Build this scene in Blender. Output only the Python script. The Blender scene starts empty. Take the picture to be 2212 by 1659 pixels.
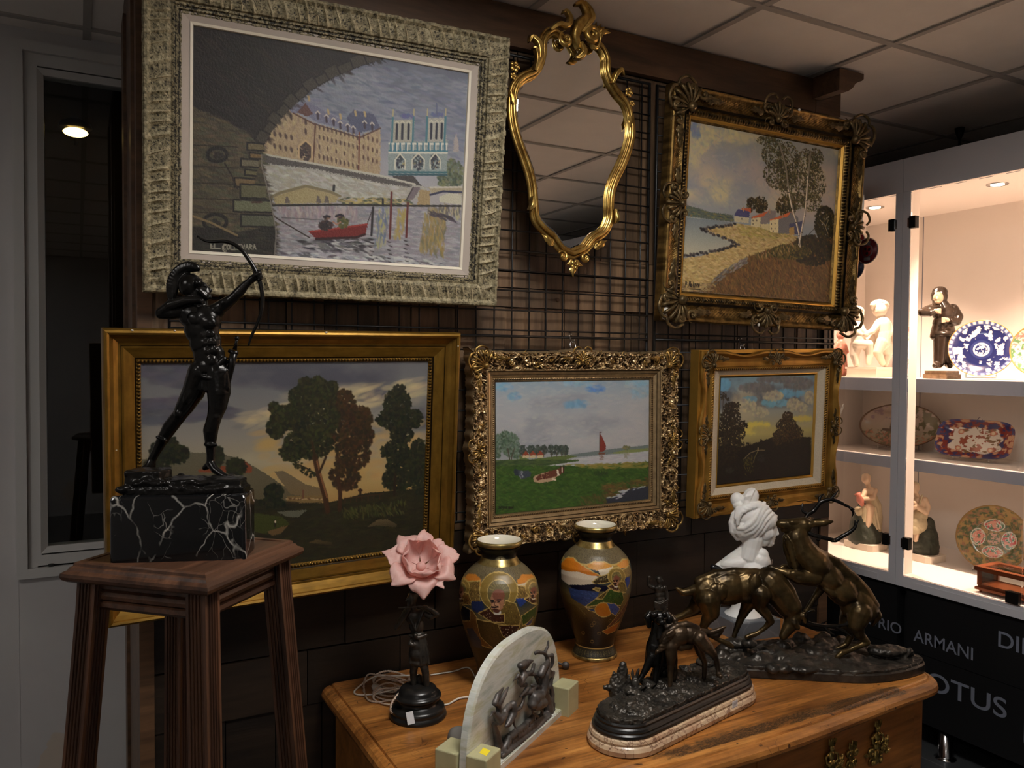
import bpy, math, random
import numpy as np
from mathutils import Vector, Matrix, Euler

# ------------------------------------------------------------------ camera, world, light, exposure
scn = bpy.context.scene
COL = scn.collection
random.seed(7)
RNG = np.random.default_rng(11)
W_IMG, H_IMG, FPX = 2212.0,1659.0,1740.0
CAM_H = 1.70
YAW, PITCH, ROLL = (math.radians(a) for a in (28.3,1.645,0.40))
_fw = Vector((math.sin(YAW) * math.cos(PITCH), math.cos(YAW) * math.cos(PITCH),-math.sin(PITCH)))
_r0 = Vector((math.cos(YAW),-math.sin(YAW),0))
_u0 = _r0.cross(_fw)
C_R = _r0 * math.cos(ROLL) + _u0 * math.sin(ROLL)
C_U = -_r0 * math.sin(ROLL) + _u0 * math.cos(ROLL)
C_F = _fw
C_O = Vector((0,0, CAM_H))
camd = bpy.data.cameras.new('camera')
cam = bpy.data.objects.new('camera', camd)
COL.objects.link(cam)
cam.matrix_world = Matrix(((C_R.x, C_U.x,-C_F.x, C_O.x),(C_R.y, C_U.y,-C_F.y, C_O.y),(C_R.z, C_U.z,-C_F.z, C_O.z),(0,0,0,1)))
camd.sensor_width = 36
camd.lens = 36 * FPX / W_IMG
camd.clip_start = 0.02
scn.camera = cam

world = bpy.data.worlds.new('night')
scn.world = world
world.use_nodes = True
world.node_tree.nodes['Background'].inputs[0].default_value = (0.55,0.6,0.75,1)
world.node_tree.nodes['Background'].inputs[1].default_value = 0.004

scn.view_settings.view_transform = 'Standard'
scn.view_settings.look = 'None'
scn.view_settings.gamma = 1.0
scn.view_settings.use_curve_mapping = False
scn.view_settings.exposure = 0.0

LED_POWER = 31.0          # emission strength of the near ceiling panel
LED_BACK = 14.0           # the panel at the left and the added one behind the camera
SPOT_W = 11.5             # one downlight of the display cabinet, watts
WARM = (1.0,0.69,0.51)
COOL = (1.0,0.96,0.91)


def ray(px, py):
 return C_R * ((px - W_IMG / 2) / FPX) - C_U * ((py - H_IMG / 2) / FPX) + C_F


def at(px, py, d):
 return C_O + ray(px, py) * d


def onZ(px, py, z):
 r = ray(px, py)
 return C_O + r * ((z - CAM_H) / r.z)


def onY(px, py, y):
 r = ray(px, py)
 return C_O + r * (y / r.y)


def onX(px, py, x):
 r = ray(px, py)
 return C_O + r * (x / r.x)


def fwd(p):
 return (Vector(p) - C_O).dot(C_F)


# ------------------------------------------------------------------ noise in numpy
def _hash(ix, iy, iz, seed):
 h = (ix.astype(np.int64) * 374761393 + iy.astype(np.int64) * 668265263 + iz.astype(np.int64) * 2147483647 + seed * 974711) & 0xffffffff
 h = ((h ^ (h >> 13)) * 1274126177) & 0xffffffff
 h = h ^ (h >> 16)
 return (h & 0xffff) / 65535.0


def vnoise(p, seed=0):
 p = np.asarray(p, float)
 i = np.floor(p).astype(np.int64)
 f = p - i
 f = f * f * (3 - 2 * f)
 out = 0
 for dx in (0,1):
  for dy in (0,1):
   for dz in (0,1):
    w = (f[:,0] if dx else 1 - f[:,0]) * (f[:,1] if dy else 1 - f[:,1]) * (f[:,2] if dz else 1 - f[:,2])
    out = out + w * _hash(i[:,0] + dx, i[:,1] + dy, i[:,2] + dz, seed)
 return out


def fbm(p, octv=4, seed=0):
 p = np.asarray(p, float)
 a, s, t = 0.5,0,0
 for k in range(octv):
  s = s + a * vnoise(p * 2 ** k, seed + k * 17)
  t += a
  a *= 0.5
 return s / t


# ------------------------------------------------------------------ objects
MW = {}


def thing(name, label, cat, loc=(0,0,0), rot=None, group=None):
 o = bpy.data.objects.new(name, None)
 COL.objects.link(o)
 o.empty_display_size = 0.05
 m = rot.to_4x4() if rot is not None else Matrix.Identity(4)
 m = Matrix.Translation(Vector(loc)) @ m
 o.matrix_world = m
 MW[o.name] = m.copy()
 o['label'] = label
 o['category'] = cat
 if group:
  o['group'] = group
 return o


def tag(o, label, cat, group=None):
 o['label'] = label
 o['category'] = cat
 if group:
  o['group'] = group
 return o


def struct(o, label=None):
 o['kind'] = 'structure'
 if label:
  o['label'] = label
 return o


def link_mesh(name, me, mat, parent=None):
 o = bpy.data.objects.new(name, me)
 COL.objects.link(o)
 if mat:
  me.materials.clear()
  for m in (mat if isinstance(mat,(list, tuple)) else [mat]):
   me.materials.append(m)
 m0 = Matrix.Identity(4)
 if parent is not None:
  o.parent = parent
  m0 = MW[parent.name].copy()
 MW[o.name] = m0
 return o


def np_mesh(name, V, F, smooth=True):
 """F: (n,4) or (n,3) int array, or list of such arrays / polygons."""
 me = bpy.data.meshes.new(name)
 V = np.asarray(V, float)
 if isinstance(F, np.ndarray):
  F = [F]
 loops, starts, tot = [],[],0
 for A in F:
  A = np.asarray(A)
  k = A.shape[1]
  loops.append(A.ravel())
  starts.append(tot + np.arange(len(A)) * k)
  tot += A.size
 lo = np.concatenate(loops).astype(np.int32)
 st = np.concatenate(starts).astype(np.int32)
 me.vertices.add(len(V))
 me.vertices.foreach_set('co', V.ravel())
 me.loops.add(len(lo))
 me.loops.foreach_set('vertex_index', lo)
 me.polygons.add(len(st))
 me.polygons.foreach_set('loop_start', st)
 me.polygons.foreach_set('use_smooth', np.full(len(st), smooth))
 me.update(calc_edges=True)
 me.validate()
 return me


class MB:
 """collects shapes, then links them as ONE mesh object"""

 def __init__(self):
  self.v, self.f, self.s, self.n = [],[],[],0

 def add(self, V, faces, smooth=False):
  b = self.n
  for p in V:
   self.v.append((float(p[0]), float(p[1]), float(p[2])))
  self.n += len(V)
  for f in faces:
   self.f.append([b + int(i) for i in f])
   self.s.append(smooth)

 def box(self, lo, hi, M=None):
  x0, y0, z0 = lo
  x1, y1, z1 = hi
  V = [Vector(p) for p in ((x0, y0, z0),(x1, y0, z0),(x1, y1, z0),(x0, y1, z0),(x0, y0, z1),(x1, y0, z1),(x1, y1, z1),(x0, y1, z1))]
  if M is not None:
   V = [M @ p for p in V]
  self.add(V,((0,3,2,1),(4,5,6,7),(0,1,5,4),(1,2,6,5),(2,3,7,6),(3,0,4,7)))

 def rbox(self, lo, hi, r, M=None, n=3):
  """box with rounded vertical edges and softened top"""
  x0, y0, z0 = lo
  x1, y1, z1 = hi
  poly = []
  for cx, cy, a0 in ((x1 - r, y1 - r,0),(x0 + r, y1 - r,90),(x0 + r, y0 + r,180),(x1 - r, y0 + r,270)):
   for k in range(n + 1):
    a = math.radians(a0 + 90 * k / n)
    poly.append((cx + r * math.cos(a), cy + r * math.sin(a)))
  cxm, cym = (x0 + x1) / 2,(y0 + y1) / 2
  rings = [(z0,0),(z1 - r,0),(z1 - r * 0.35, r * 0.3),(z1, r)]
  V = []
  for z, ins in rings:
   sx, sy = 1 - 2 * ins / (x1 - x0),1 - 2 * ins / (y1 - y0)
   for p in poly:
    V.append(Vector((cxm + (p[0] - cxm) * sx, cym + (p[1] - cym) * sy, z)))
  if M is not None:
   V = [M @ p for p in V]
  m = len(poly)
  F = [[k * m + i, k * m + (i + 1) % m,(k + 1) * m + (i + 1) % m,(k + 1) * m + i] for k in range(3) for i in range(m)]
  F += [list(range(m))[::-1],[3 * m + i for i in range(m)]]
  self.add(V, F)

 def prism(self, poly, d, M=None, smooth=False):
  """poly in (x,z), extruded from y=0 to y=d"""
  m = len(poly)
  V = [Vector((p[0],0, p[1])) for p in poly] + [Vector((p[0], d, p[1])) for p in poly]
  if M is not None:
   V = [M @ p for p in V]
  F = [list(range(m)),[m + i for i in range(m)][::-1]] + [[(i + 1) % m, i, m + i, m + (i + 1) % m] for i in range(m)]
  self.add(V, F, smooth)

 def slab(self, poly, z0, z1, M=None):
  """poly in (x,y), extruded from z0 to z1"""
  m = len(poly)
  V = [Vector((p[0], p[1], z0)) for p in poly] + [Vector((p[0], p[1], z1)) for p in poly]
  if M is not None:
   V = [M @ p for p in V]
  F = [list(range(m))[::-1],[m + i for i in range(m)]] + [[i,(i + 1) % m, m + (i + 1) % m, m + i] for i in range(m)]
  self.add(V, F)

 def tube(self, pts, r, n=8, cap=True, closed=False, squash=None):
  pts = [Vector(p) for p in pts]
  m = len(pts)
  rr = [r] * m if isinstance(r,(int, float)) else list(r)
  V = []
  T0 = None
  u = None
  for i, p in enumerate(pts):
   a = pts[i - 1] if (i > 0 or closed) else pts[0]
   b = pts[(i + 1) % m] if (i < m - 1 or closed) else pts[-1]
   t = (b - a)
   t = t.normalized() if t.length > 1e-12 else Vector((0,0,1))
   if u is None:
    u = t.orthogonal().normalized()
   else:
    u = (u - t * u.dot(t))
    u = u.normalized() if u.length > 1e-9 else t.orthogonal().normalized()
   w = t.cross(u)
   for k in range(n):
    a2 = 2 * math.pi * k / n
    q = u * (math.cos(a2) * rr[i]) + w * (math.sin(a2) * rr[i])
    if squash is not None:
     ax, fac = squash
     q = q - ax * (q.dot(ax) * (1 - fac))
    V.append(p + q)
  F = []
  for i in range(m if closed else m - 1):
   j = (i + 1) % m
   for k in range(n):
    F.append((i * n + k, i * n + (k + 1) % n, j * n + (k + 1) % n, j * n + k))
  if cap and not closed:
   F.append(list(range(n))[::-1])
   F.append([(m - 1) * n + k for k in range(n)])
  self.add(V, F, True)

 def lathe(self, prof, n=32, c=(0,0,0), M=None, smooth=True, cap=True):
  """prof: list of (r,z)"""
  V = []
  for r, z in prof:
   for k in range(n):
    a = 2 * math.pi * k / n
    V.append(Vector((c[0] + r * math.cos(a), c[1] + r * math.sin(a), c[2] + z)))
  if M is not None:
   V = [M @ p for p in V]
  m = len(prof)
  F = [(i * n + k, i * n + (k + 1) % n,(i + 1) * n + (k + 1) % n,(i + 1) * n + k) for i in range(m - 1) for k in range(n)]
  if cap:
   F.append([k for k in range(n)][::-1])
   F.append([(m - 1) * n + k for k in range(n)])
  self.add(V, F, smooth)

 def ball(self, c, r, n=10, M=None):
  rx, ry, rz = (r, r, r) if isinstance(r,(int, float)) else r
  V, F = [],[]
  h = max(4, n // 2)
  for i in range(h + 1):
   t = math.pi * i / h
   for k in range(n):
    a = 2 * math.pi * k / n
    q = Vector((rx * math.sin(t) * math.cos(a), ry * math.sin(t) * math.sin(a), rz * math.cos(t)))
    if M is not None:
     q = M @ q
    V.append(Vector(c) + q)
  for i in range(h):
   for k in range(n):
    F.append((i * n + k,(i + 1) * n + k,(i + 1) * n + (k + 1) % n, i * n + (k + 1) % n))
  self.add(V, F, True)

 def build(self, name, mat, parent=None, world=False, autos=False):
  V = np.array(self.v)
  if world and parent is not None:
   Mi = np.array(MW[parent.name].inverted())
   V = V @ Mi[:3, :3].T + Mi[:3,3]
  me = bpy.data.meshes.new(name)
  me.from_pydata([tuple(p) for p in V],[], self.f)
  me.polygons.foreach_set('use_smooth', self.s)
  me.update()
  return link_mesh(name, me, mat, parent)


# unit sphere used by the sculpting tool
def _usphere(n=14, h=10):
 V, F = [],[]
 for i in range(h + 1):
  t = math.pi * i / h
  for k in range(n):
   a = 2 * math.pi * k / n
   V.append((math.sin(t) * math.cos(a), math.sin(t) * math.sin(a), math.cos(t)))
 for i in range(h):
  for k in range(n):
   F.append((i * n + k,(i + 1) * n + k,(i + 1) * n + (k + 1) % n, i * n + (k + 1) % n))
 return np.array(V), np.array(F)


_SV, _SF = _usphere()


class Clay:
 """overlapping tapered limbs and lumps fused into one continuous skin"""

 def __init__(self):
  self.V, self.F, self.n = [],[],0

 def raw(self, V, F):
  self.V.append(np.asarray(V, float))
  self.F.append(np.asarray(F) + self.n)
  self.n += len(V)

 def cap(self, a, ra, b, rb):
  a, b = Vector(a), Vector(b)
  d = b - a
  if d.length < 1e-9:
   d = Vector((0,0,1e-6))
  q = d.to_track_quat('Z', 'Y').to_matrix()
  Q = np.array(q)
  S = _SV.copy()
  top = S[:,2] > 1e-6
  mid = ~top
  out = np.empty_like(S)
  out[top] = (S[top] * rb) @ Q.T + np.array(b)
  out[mid] = (S[mid] * ra) @ Q.T + np.array(a)
  self.raw(out, _SF)

 def chain(self, pts, rad):
  for i in range(len(pts) - 1):
   self.cap(pts[i], rad[i], pts[i + 1], rad[i + 1])

 def ell(self, c, radii, axes=None):
  S = _SV * np.array(radii)
  if axes is not None:
   S = S @ np.array(axes)          # rows of axes: the three directions
  self.raw(S + np.array(c), _SF)

 def solid(self, mb):
  self.V.append(np.array(mb.v))
  q = [f for f in mb.f if len(f) == 4]
  # n-gons become fans
  for f in mb.f:
   if len(f) == 3:
    q.append([f[0], f[1], f[2], f[2]])
   elif len(f) > 4:
    for i in range(1, len(f) - 1):
     q.append([f[0], f[i], f[i + 1], f[i + 1]])
  self.F.append(np.array(q) + self.n)
  self.n += len(mb.v)

 def build(self, name, mat, parent, voxel, smooth=4, lump=0, lump_s=60, fine=0, fine_s=300, fac=0.5, grow=0.0, zmin=None):
  V = np.concatenate(self.V)
  F = np.concatenate(self.F)
  polys = [list(dict.fromkeys(f)) for f in F.tolist()]
  me = bpy.data.meshes.new(name)
  me.from_pydata(V.tolist(),[],[p for p in polys if len(p) > 2])
  tmp = bpy.data.objects.new('clay_tmp', me)
  COL.objects.link(tmp)
  m = tmp.modifiers.new('r', 'REMESH')
  m.mode = 'VOXEL'
  m.voxel_size = voxel
  if smooth:
   s = tmp.modifiers.new('s', 'SMOOTH')
   s.factor = fac
   s.iterations = smooth
  dg = bpy.context.evaluated_depsgraph_get()
  me2 = bpy.data.meshes.new_from_object(tmp.evaluated_get(dg))
  bpy.data.objects.remove(tmp)
  bpy.data.meshes.remove(me)
  n = len(me2.vertices)
  co = np.empty(n * 3)
  me2.vertices.foreach_get('co', co)
  co = co.reshape(-1,3)
  if lump or fine or grow:
   no = np.empty(n * 3)
   me2.vertices.foreach_get('normal', no)
   no = no.reshape(-1,3)
   d = grow
   if lump:
    d = d + (fbm(co * lump_s,3,3) - 0.5) * 2 * lump
   if fine:
    d = d + (fbm(co * fine_s,2,9) - 0.5) * 2 * fine
   co = co + no * d[:, None]
  if zmin is not None:
   co[:,2] = np.maximum(co[:,2], zmin)
  if parent is not None:
   Mi = np.array(MW[parent.name].inverted())
   co = co @ Mi[:3, :3].T + Mi[:3,3]
  me2.vertices.foreach_set('co', co.ravel())
  me2.polygons.foreach_set('use_smooth', np.full(len(me2.polygons), True))
  me2.name = name
  me2.update()
  return link_mesh(name, me2, mat, parent)


class Px:
 """x, y are image pixels, cast through the camera to distance d, z deeper in the same unit"""

 def __init__(self, d):
  self.d = d
  self.s = d / FPX

 def p(self, x, y, z=0.0):
  return at(x, y, self.d + z * self.s)

 def r(self, px):
  return px * self.s


def smooth_path(pts, n=8, closed=False):
 """Catmull-Rom through points"""
 P = [Vector(p) for p in pts]
 m = len(P)
 out = []
 for i in range(m if closed else m - 1):
  p0 = P[(i - 1) % m] if (closed or i > 0) else P[0] * 2 - P[1]
  p1, p2 = P[i], P[(i + 1) % m]
  p3 = P[(i + 2) % m] if (closed or i + 2 < m) else P[-1] * 2 - P[-2]
  for k in range(n):
   t = k / n
   out.append(0.5 * ((2 * p1) + (p2 - p0) * t + (2 * p0 - 5 * p1 + 4 * p2 - p3) * t * t + (3 * p1 - p0 - 3 * p2 + p3) * t ** 3))
 if not closed:
  out.append(P[-1])
 return out


# ------------------------------------------------------------------ materials
def srgb(r, g, b):
 return tuple(((c / 255) / 12.92 if c / 255 <= 0.04045 else ((c / 255 + 0.055) / 1.055) ** 2.4) for c in (r, g, b)) + (1.0,)


class NT:
 def __init__(self, name):
  self.m = bpy.data.materials.new(name)
  self.m.use_nodes = True
  self.t = self.m.node_tree
  self.b = self.t.nodes['Principled BSDF']

 def n(self, typ, **kw):
  nd = self.t.nodes.new(typ)
  for k, v in kw.items():
   if k in nd.inputs:
    nd.inputs[k].default_value = v
   else:
    setattr(nd, k, v)
  return nd

 def l(self, a, b):
  self.t.links.new(a, b)

 def coord(self, scale=(1,1,1), out='Object', rot=(0,0,0)):
  tc = self.n('ShaderNodeTexCoord')
  mp = self.n('ShaderNodeMapping')
  mp.inputs['Scale'].default_value = scale
  mp.inputs['Rotation'].default_value = rot
  self.l(tc.outputs[out], mp.inputs['Vector'])
  return mp.outputs['Vector']

 def noise(self, vec, scale, detail=5, rough=0.55, dist=0):
  nz = self.n('ShaderNodeTexNoise')
  nz.inputs['Scale'].default_value = scale
  nz.inputs['Detail'].default_value = detail
  nz.inputs['Roughness'].default_value = rough
  nz.inputs['Distortion'].default_value = dist
  self.l(vec, nz.inputs['Vector'])
  return nz.outputs['Fac']

 def ramp(self, fac, stops):
  rp = self.n('ShaderNodeValToRGB')
  el = rp.color_ramp.elements
  while len(el) < len(stops):
   el.new(0.5)
  for e,(p, c) in zip(el, stops):
   e.position = p
   e.color = c
  self.l(fac, rp.inputs['Fac'])
  return rp.outputs['Color']

 def mix(self, fac, a, b, mode='MIX'):
  mx = self.n('ShaderNodeMix', data_type='RGBA', blend_type=mode)
  for k, v in ((0, fac),(6, a),(7, b)):
   if hasattr(v, 'links') or hasattr(v, 'is_linked'):
    self.l(v, mx.inputs[k])
   else:
    mx.inputs[k].default_value = v
  return mx.outputs[2]

 def bump(self, fac, strength=0.3, dist=0.002):
  bp = self.n('ShaderNodeBump')
  bp.inputs['Strength'].default_value = strength
  bp.inputs['Distance'].default_value = dist
  self.l(fac, bp.inputs['Height'])
  self.l(bp.outputs['Normal'], self.b.inputs['Normal'])
  return bp

 def set(self, **kw):
  for k, v in kw.items():
   self.b.inputs[k.replace('_', ' ')].default_value = v
  return self


def plain(name, col, rough=0.5, metal=0.0, bump=0, bscale=200, var=0.0, vscale=8, **kw):
 t = NT(name)
 c = srgb(*col)
 t.set(Roughness=rough, Metallic=metal, Base_Color=c, **kw)
 if var:
  v = t.coord()
  f = t.noise(v, vscale,6)
  lo = tuple(x * (1 - var) for x in c[:3]) + (1,)
  hi = tuple(min(1, x * (1 + var)) for x in c[:3]) + (1,)
  t.l(t.ramp(f,((0.3, lo),(0.7, hi))), t.b.inputs['Base Color'])
 if bump:
  v = t.coord()
  t.bump(t.noise(v, bscale,4), bump,0.001)
 return t.m


def glow(name, col, strength):
 t = NT(name)
 t.set(Base_Color=(0,0,0,1), Emission_Color=tuple(col) + (1,), Emission_Strength=strength)
 return t.m


def wood(name, dark, light, scale=1.0, axis=0, rough=0.45, streak=18, island=0.0, bump=0.15):
 t = NT(name)
 sc = [streak, streak, streak]
 sc[axis] = 1.2
 v = t.coord(tuple(s * scale for s in sc))
 f1 = t.noise(v,1.6,6,0.6,0.6)
 f2 = t.noise(v,7,4,0.6)
 c = t.ramp(f1,((0.28, srgb(*dark)),(0.72, srgb(*light))))
 c = t.mix(0.35, c, t.ramp(f2,((0.35,(0.35,0.35,0.35,1)),(0.65,(1,1,1,1)))), 'MULTIPLY')
 if island:
  g = t.n('ShaderNodeNewGeometry')
  c = t.mix(1.0, c, t.ramp(g.outputs['Random Per Island'],((0,(1 - island,) * 3 + (1,)),(1,(1 + island * 0.6,1 + island * 0.45,1 + island * 0.3,1)))), 'MULTIPLY')
 t.l(c, t.b.inputs['Base Color'])
 t.set(Roughness=rough)
 t.bump(f2, bump,0.0015)
 return t.m


def patina(name, deep, high, rough=0.32, scale=25, spec_tint=0.9, bump=0.1, bscale=220):
 """bronze and gilt: metal whose tone wanders between two patinas"""
 t = NT(name)
 v = t.coord()
 f = t.noise(v, scale,6,0.6)
 t.l(t.ramp(f,((0.35, srgb(*deep)),(0.68, srgb(*high)))), t.b.inputs['Base Color'])
 t.set(Metallic=spec_tint, Roughness=rough)
 if bump:
  t.bump(t.noise(v, bscale,4), bump,0.0008)
 return t.m


MAT = {}
# ------------------------------------------------------------------ the room
CEIL = 2.776
PY, PX0, PX1 = 2.20,0.133,2.603        # timber partition: front face, left and right end
BACK = 3.12                               # plastered wall with the window

MAT['tile'] = plain('ceiling tile',(240,233,226),0.9, var=0.03, bump=0.15, bscale=350)
MAT['tbar'] = plain('ceiling bar',(178,172,166),0.6)
MAT['white_paint'] = plain('white lacquer',(205,203,200),0.35, bump=0.05, bscale=40)


def wall_paint():
 t = NT('plaster wall')
 v = t.coord()
 f = t.noise(v,2.2,4)
 c = t.ramp(f,((0.3, srgb(196,192,192)),(0.75, srgb(210,207,205))))
 # an unpainted beige patch of filler low on the wall
 vp = t.coord((4.2,0.01,3.4))
 sep = t.n('ShaderNodeSeparateXYZ')
 t.l(v, sep.inputs[0])

 def sub(o, val):
  m = t.n('ShaderNodeMath', operation='SUBTRACT')
  t.l(o, m.inputs[0])
  m.inputs[1].default_value = val
  return m.outputs[0]

 def sq(o, s):
  m = t.n('ShaderNodeMath', operation='MULTIPLY')
  m.inputs[1].default_value = s
  t.l(o, m.inputs[0])
  q = t.n('ShaderNodeMath', operation='MULTIPLY')
  t.l(m.outputs[0], q.inputs[0])
  t.l(m.outputs[0], q.inputs[1])
  return q.outputs[0]
 add = t.n('ShaderNodeMath', operation='ADD')
 t.l(sq(sub(sep.outputs['X'],-0.05),7.0), add.inputs[0])
 t.l(sq(sub(sep.outputs['Z'],0.26),4.2), add.inputs[1])
 add2 = t.n('ShaderNodeMath', operation='ADD')
 t.l(add.outputs[0], add2.inputs[0])
 t.l(t.noise(v,9,3), add2.inputs[1])
 mask = t.ramp(add2.outputs[0],((0.98,(1,1,1,1)),(1.0,(0,0,0,1))))
 c = t.mix(mask, c, srgb(205,192,178))
 t.l(c, t.b.inputs['Base Color'])
 t.set(Roughness=0.45)
 t.bump(t.noise(v,60,3),0.05,0.001)
 return t.m


MAT['plaster'] = wall_paint()
MAT['dark_wall'] = plain('dark wall',(58,55,54),0.8)
MAT['plank'] = wood('old oak planks',(62,48,36),(136,110,84),1.0, axis=2, rough=0.48, streak=14, island=0.45, bump=0.35)
MAT['plank_low'] = wood('dark lower boards',(20,15,11),(48,36,26),1.0, axis=0, rough=0.45, streak=14, island=0.4, bump=0.35)  # boards low on the wall, in a darker tone than the planks above
MAT['beam'] = wood('stained beam',(58,41,28),(116,84,58),1.0, axis=0, rough=0.42, streak=12, bump=0.25)
MAT['black_wire'] = plain('black wire',(24,24,25),0.38,0.3)
MAT['floor'] = None


def floor_mat():
 t = NT('slate floor tiles')
 v = t.coord()
 br = t.n('ShaderNodeTexBrick', offset=0.0)
 br.inputs['Scale'].default_value = 1.0
 br.inputs['Brick Width'].default_value = 0.40
 br.inputs['Row Height'].default_value = 0.40
 br.inputs['Mortar Size'].default_value = 0.004
 br.inputs['Color1'].default_value = srgb(84,86,88)
 br.inputs['Color2'].default_value = srgb(76,78,80)
 br.inputs['Mortar'].default_value = srgb(120,120,118)
 t.l(v, br.inputs['Vector'])
 c = t.mix(0.4, br.outputs['Color'], t.ramp(t.noise(v,14,5),((0.3,(0.6,0.6,0.6,1)),(0.7,(1,1,1,1)))), 'MULTIPLY')
 t.l(c, t.b.inputs['Base Color'])
 t.set(Roughness=0.35)
 return t.m


MAT['floor'] = floor_mat()

X0, X1, Y0 = -3.2,3.96,-3.6
mb = MB(); mb.box((X0, Y0,-0.06),(X1, BACK + 0.2,0.0)); struct(mb.build('floor', MAT['floor']))
# ceiling: lay-in tiles between metal bars (0.6 m grid)
GX, GY = 1.833,1.819
mb = MB()
gx = [GX + 0.6 * k for k in range(-9,5)]
gy = [GY + 0.6 * k for k in range(-10,4)]
LED = [(7,8),(3,8),(3,3)]           # tiles (column, row) that are light panels, the last added for ambient light
for i in range(len(gx) - 1):
 for j in range(len(gy) - 1):
  if (i, j) in LED:
   continue
  a, b = max(gx[i], X0), min(gx[i + 1], X1)
  c, d = max(gy[j], Y0), min(gy[j + 1], BACK + 0.1)
  if b > a and d > c:
   mb.box((a + 0.002, c + 0.002, CEIL + 0.006),(b - 0.002, d - 0.002, CEIL + 0.03))
mb.box((X0, Y0, CEIL + 0.10),(X1, BACK + 0.2, CEIL + 0.14))
struct(mb.build('ceiling', MAT['tile']))
mb = MB()
for x in gx:
 if X0 < x < X1:
  mb.box((x - 0.012, Y0, CEIL),(x + 0.012, BACK, CEIL + 0.007))
for y in gy:
 if Y0 < y < BACK:
  mb.box((X0, y - 0.012, CEIL - 0.0006),(X1, y + 0.012, CEIL + 0.007))
struct(mb.build('trim_1', MAT['tbar']))
MAT['led_near'] = glow('led diffuser', COOL, LED_POWER)
MAT['led_back'] = glow('led diffuser dim', COOL, LED_BACK)
names = ['square led ceiling panel above the commode, nearest to the timber wall', 'square led ceiling panel left of the viewer, in line with the one above the commode', 'added square led ceiling panel behind the viewer, for ambient light']
for k,(i, j) in enumerate(LED):
 cx_, cy_ = gx[i] + 0.3, gy[j] + 0.3
 t = thing('ceiling_light', names[k], 'ceiling light',(cx_, cy_, CEIL), group='led panels in the ceiling grid')
 mb = MB()
 mb.box((-0.287,-0.287,0.004),(0.287,0.287,0.012)); mb.build('diffuser', MAT['led_near'] if k == 0 else MAT['led_back'], t)
 mb = MB()
 for s in (-1,1):
  mb.box((-0.297, s * 0.292 - 0.005,0.001),(0.297, s * 0.292 + 0.005,0.02))
  mb.box((s * 0.292 - 0.005,-0.287,0.001),(s * 0.292 + 0.005,0.287,0.02))
 mb.box((-0.29,-0.29,0.02),(0.29,0.29,0.03))
 mb.build('frame', MAT['white_paint'], t)

# walls
WX0, WX1, WZ0, WZ1 = -0.185,1.02,0.964,2.736      # window opening (outer casing)
mb = MB()
mb.box((X0, BACK,0),(WX0, BACK + 0.12, CEIL + 0.1))
mb.box((WX1, BACK,0),(2.62, BACK + 0.12, CEIL + 0.1))
mb.box((WX0, BACK,0),(WX1, BACK + 0.12, WZ0))
mb.box((WX0, BACK, WZ1),(WX1, BACK + 0.12, CEIL + 0.1))
mb.box((WX0 + 0.002, BACK - 0.0012,0.02),(WX0 + 0.005, BACK, WZ0))       # panel joints under the window
mb.box((-0.015, BACK - 0.0012,0.02),(-0.013, BACK, WZ0))
struct(mb.build('wall_back', MAT['plaster']))
mb = MB(); mb.box((2.62, BACK,0),(X1 + 0.1, BACK + 0.12, CEIL + 0.1)); struct(mb.build('wall_back_right', MAT['dark_wall']))
mb = MB(); mb.box((X1, Y0,0),(X1 + 0.1, BACK, CEIL + 0.1)); struct(mb.build('wall_right', MAT['dark_wall']))
mb = MB(); mb.box((X0 - 0.1, Y0,0),(X0, BACK + 0.12, CEIL + 0.1)); struct(mb.build('wall_left', MAT['plaster']))
mb = MB(); mb.box((X0 - 0.1, Y0 - 0.1,0),(X1 + 0.1, Y0, CEIL + 0.1)); struct(mb.build('wall_front', MAT['plaster']))

# window
def glass_mat(name, tint=(1,1,1), ior=1.45, minr=0.0):
 t = NT(name)
 t.t.nodes.remove(t.b)
 out = [n for n in t.t.nodes if n.type == 'OUTPUT_MATERIAL'][0]
 tr = t.n('ShaderNodeBsdfTransparent'); tr.inputs[0].default_value = tuple(tint) + (1,)
 gl = t.n('ShaderNodeBsdfGlossy'); gl.inputs['Roughness'].default_value = 0.0; gl.inputs[0].default_value = (1,1,1,1)
 fr = t.n('ShaderNodeFresnel'); fr.inputs[0].default_value = ior
 mx = t.n('ShaderNodeMixShader')
 t.l(fr.outputs[0], mx.inputs[0]); t.l(tr.outputs[0], mx.inputs[1]); t.l(gl.outputs[0], mx.inputs[2])
 t.l(mx.outputs[0], out.inputs[0])
 return t.m


MAT['glass'] = glass_mat('clear glass',(0.96,0.98,0.97))
win = bpy.data.objects.new('window_1', None); COL.objects.link(win); win.location = (WX0, BACK, WZ0); struct(win)
MW['window_1'] = Matrix.Translation((WX0, BACK, WZ0))


def rect_frame(mb, x0, x1, z0, z1, w, y0, y1, bev=0.0):
 """mitred rectangular frame in the xz plane, front face at y0; the inner edge steps back by bev"""
 for (a, b, c, d) in (((x0, z0),(x1, z0),(x1 - w, z0 + w),(x0 + w, z0 + w)),((x1, z0),(x1, z1),(x1 - w, z1 - w),(x1 - w, z0 + w)),
       ((x1, z1),(x0, z1),(x0 + w, z1 - w),(x1 - w, z1 - w)),((x0, z1),(x0, z0),(x0 + w, z0 + w),(x0 + w, z1 - w))):
  V = [(a[0], y0, a[1]),(b[0], y0, b[1]),(c[0], y0 + bev, c[1]),(d[0], y0 + bev, d[1]),(a[0], y1, a[1]),(b[0], y1, b[1]),(c[0], y1, c[1]),(d[0], y1, d[1])]
  mb.add(V,((0,1,2,3),(7,6,5,4),(0,4,5,1),(1,5,6,2),(2,6,7,3),(3,7,4,0)))


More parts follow.
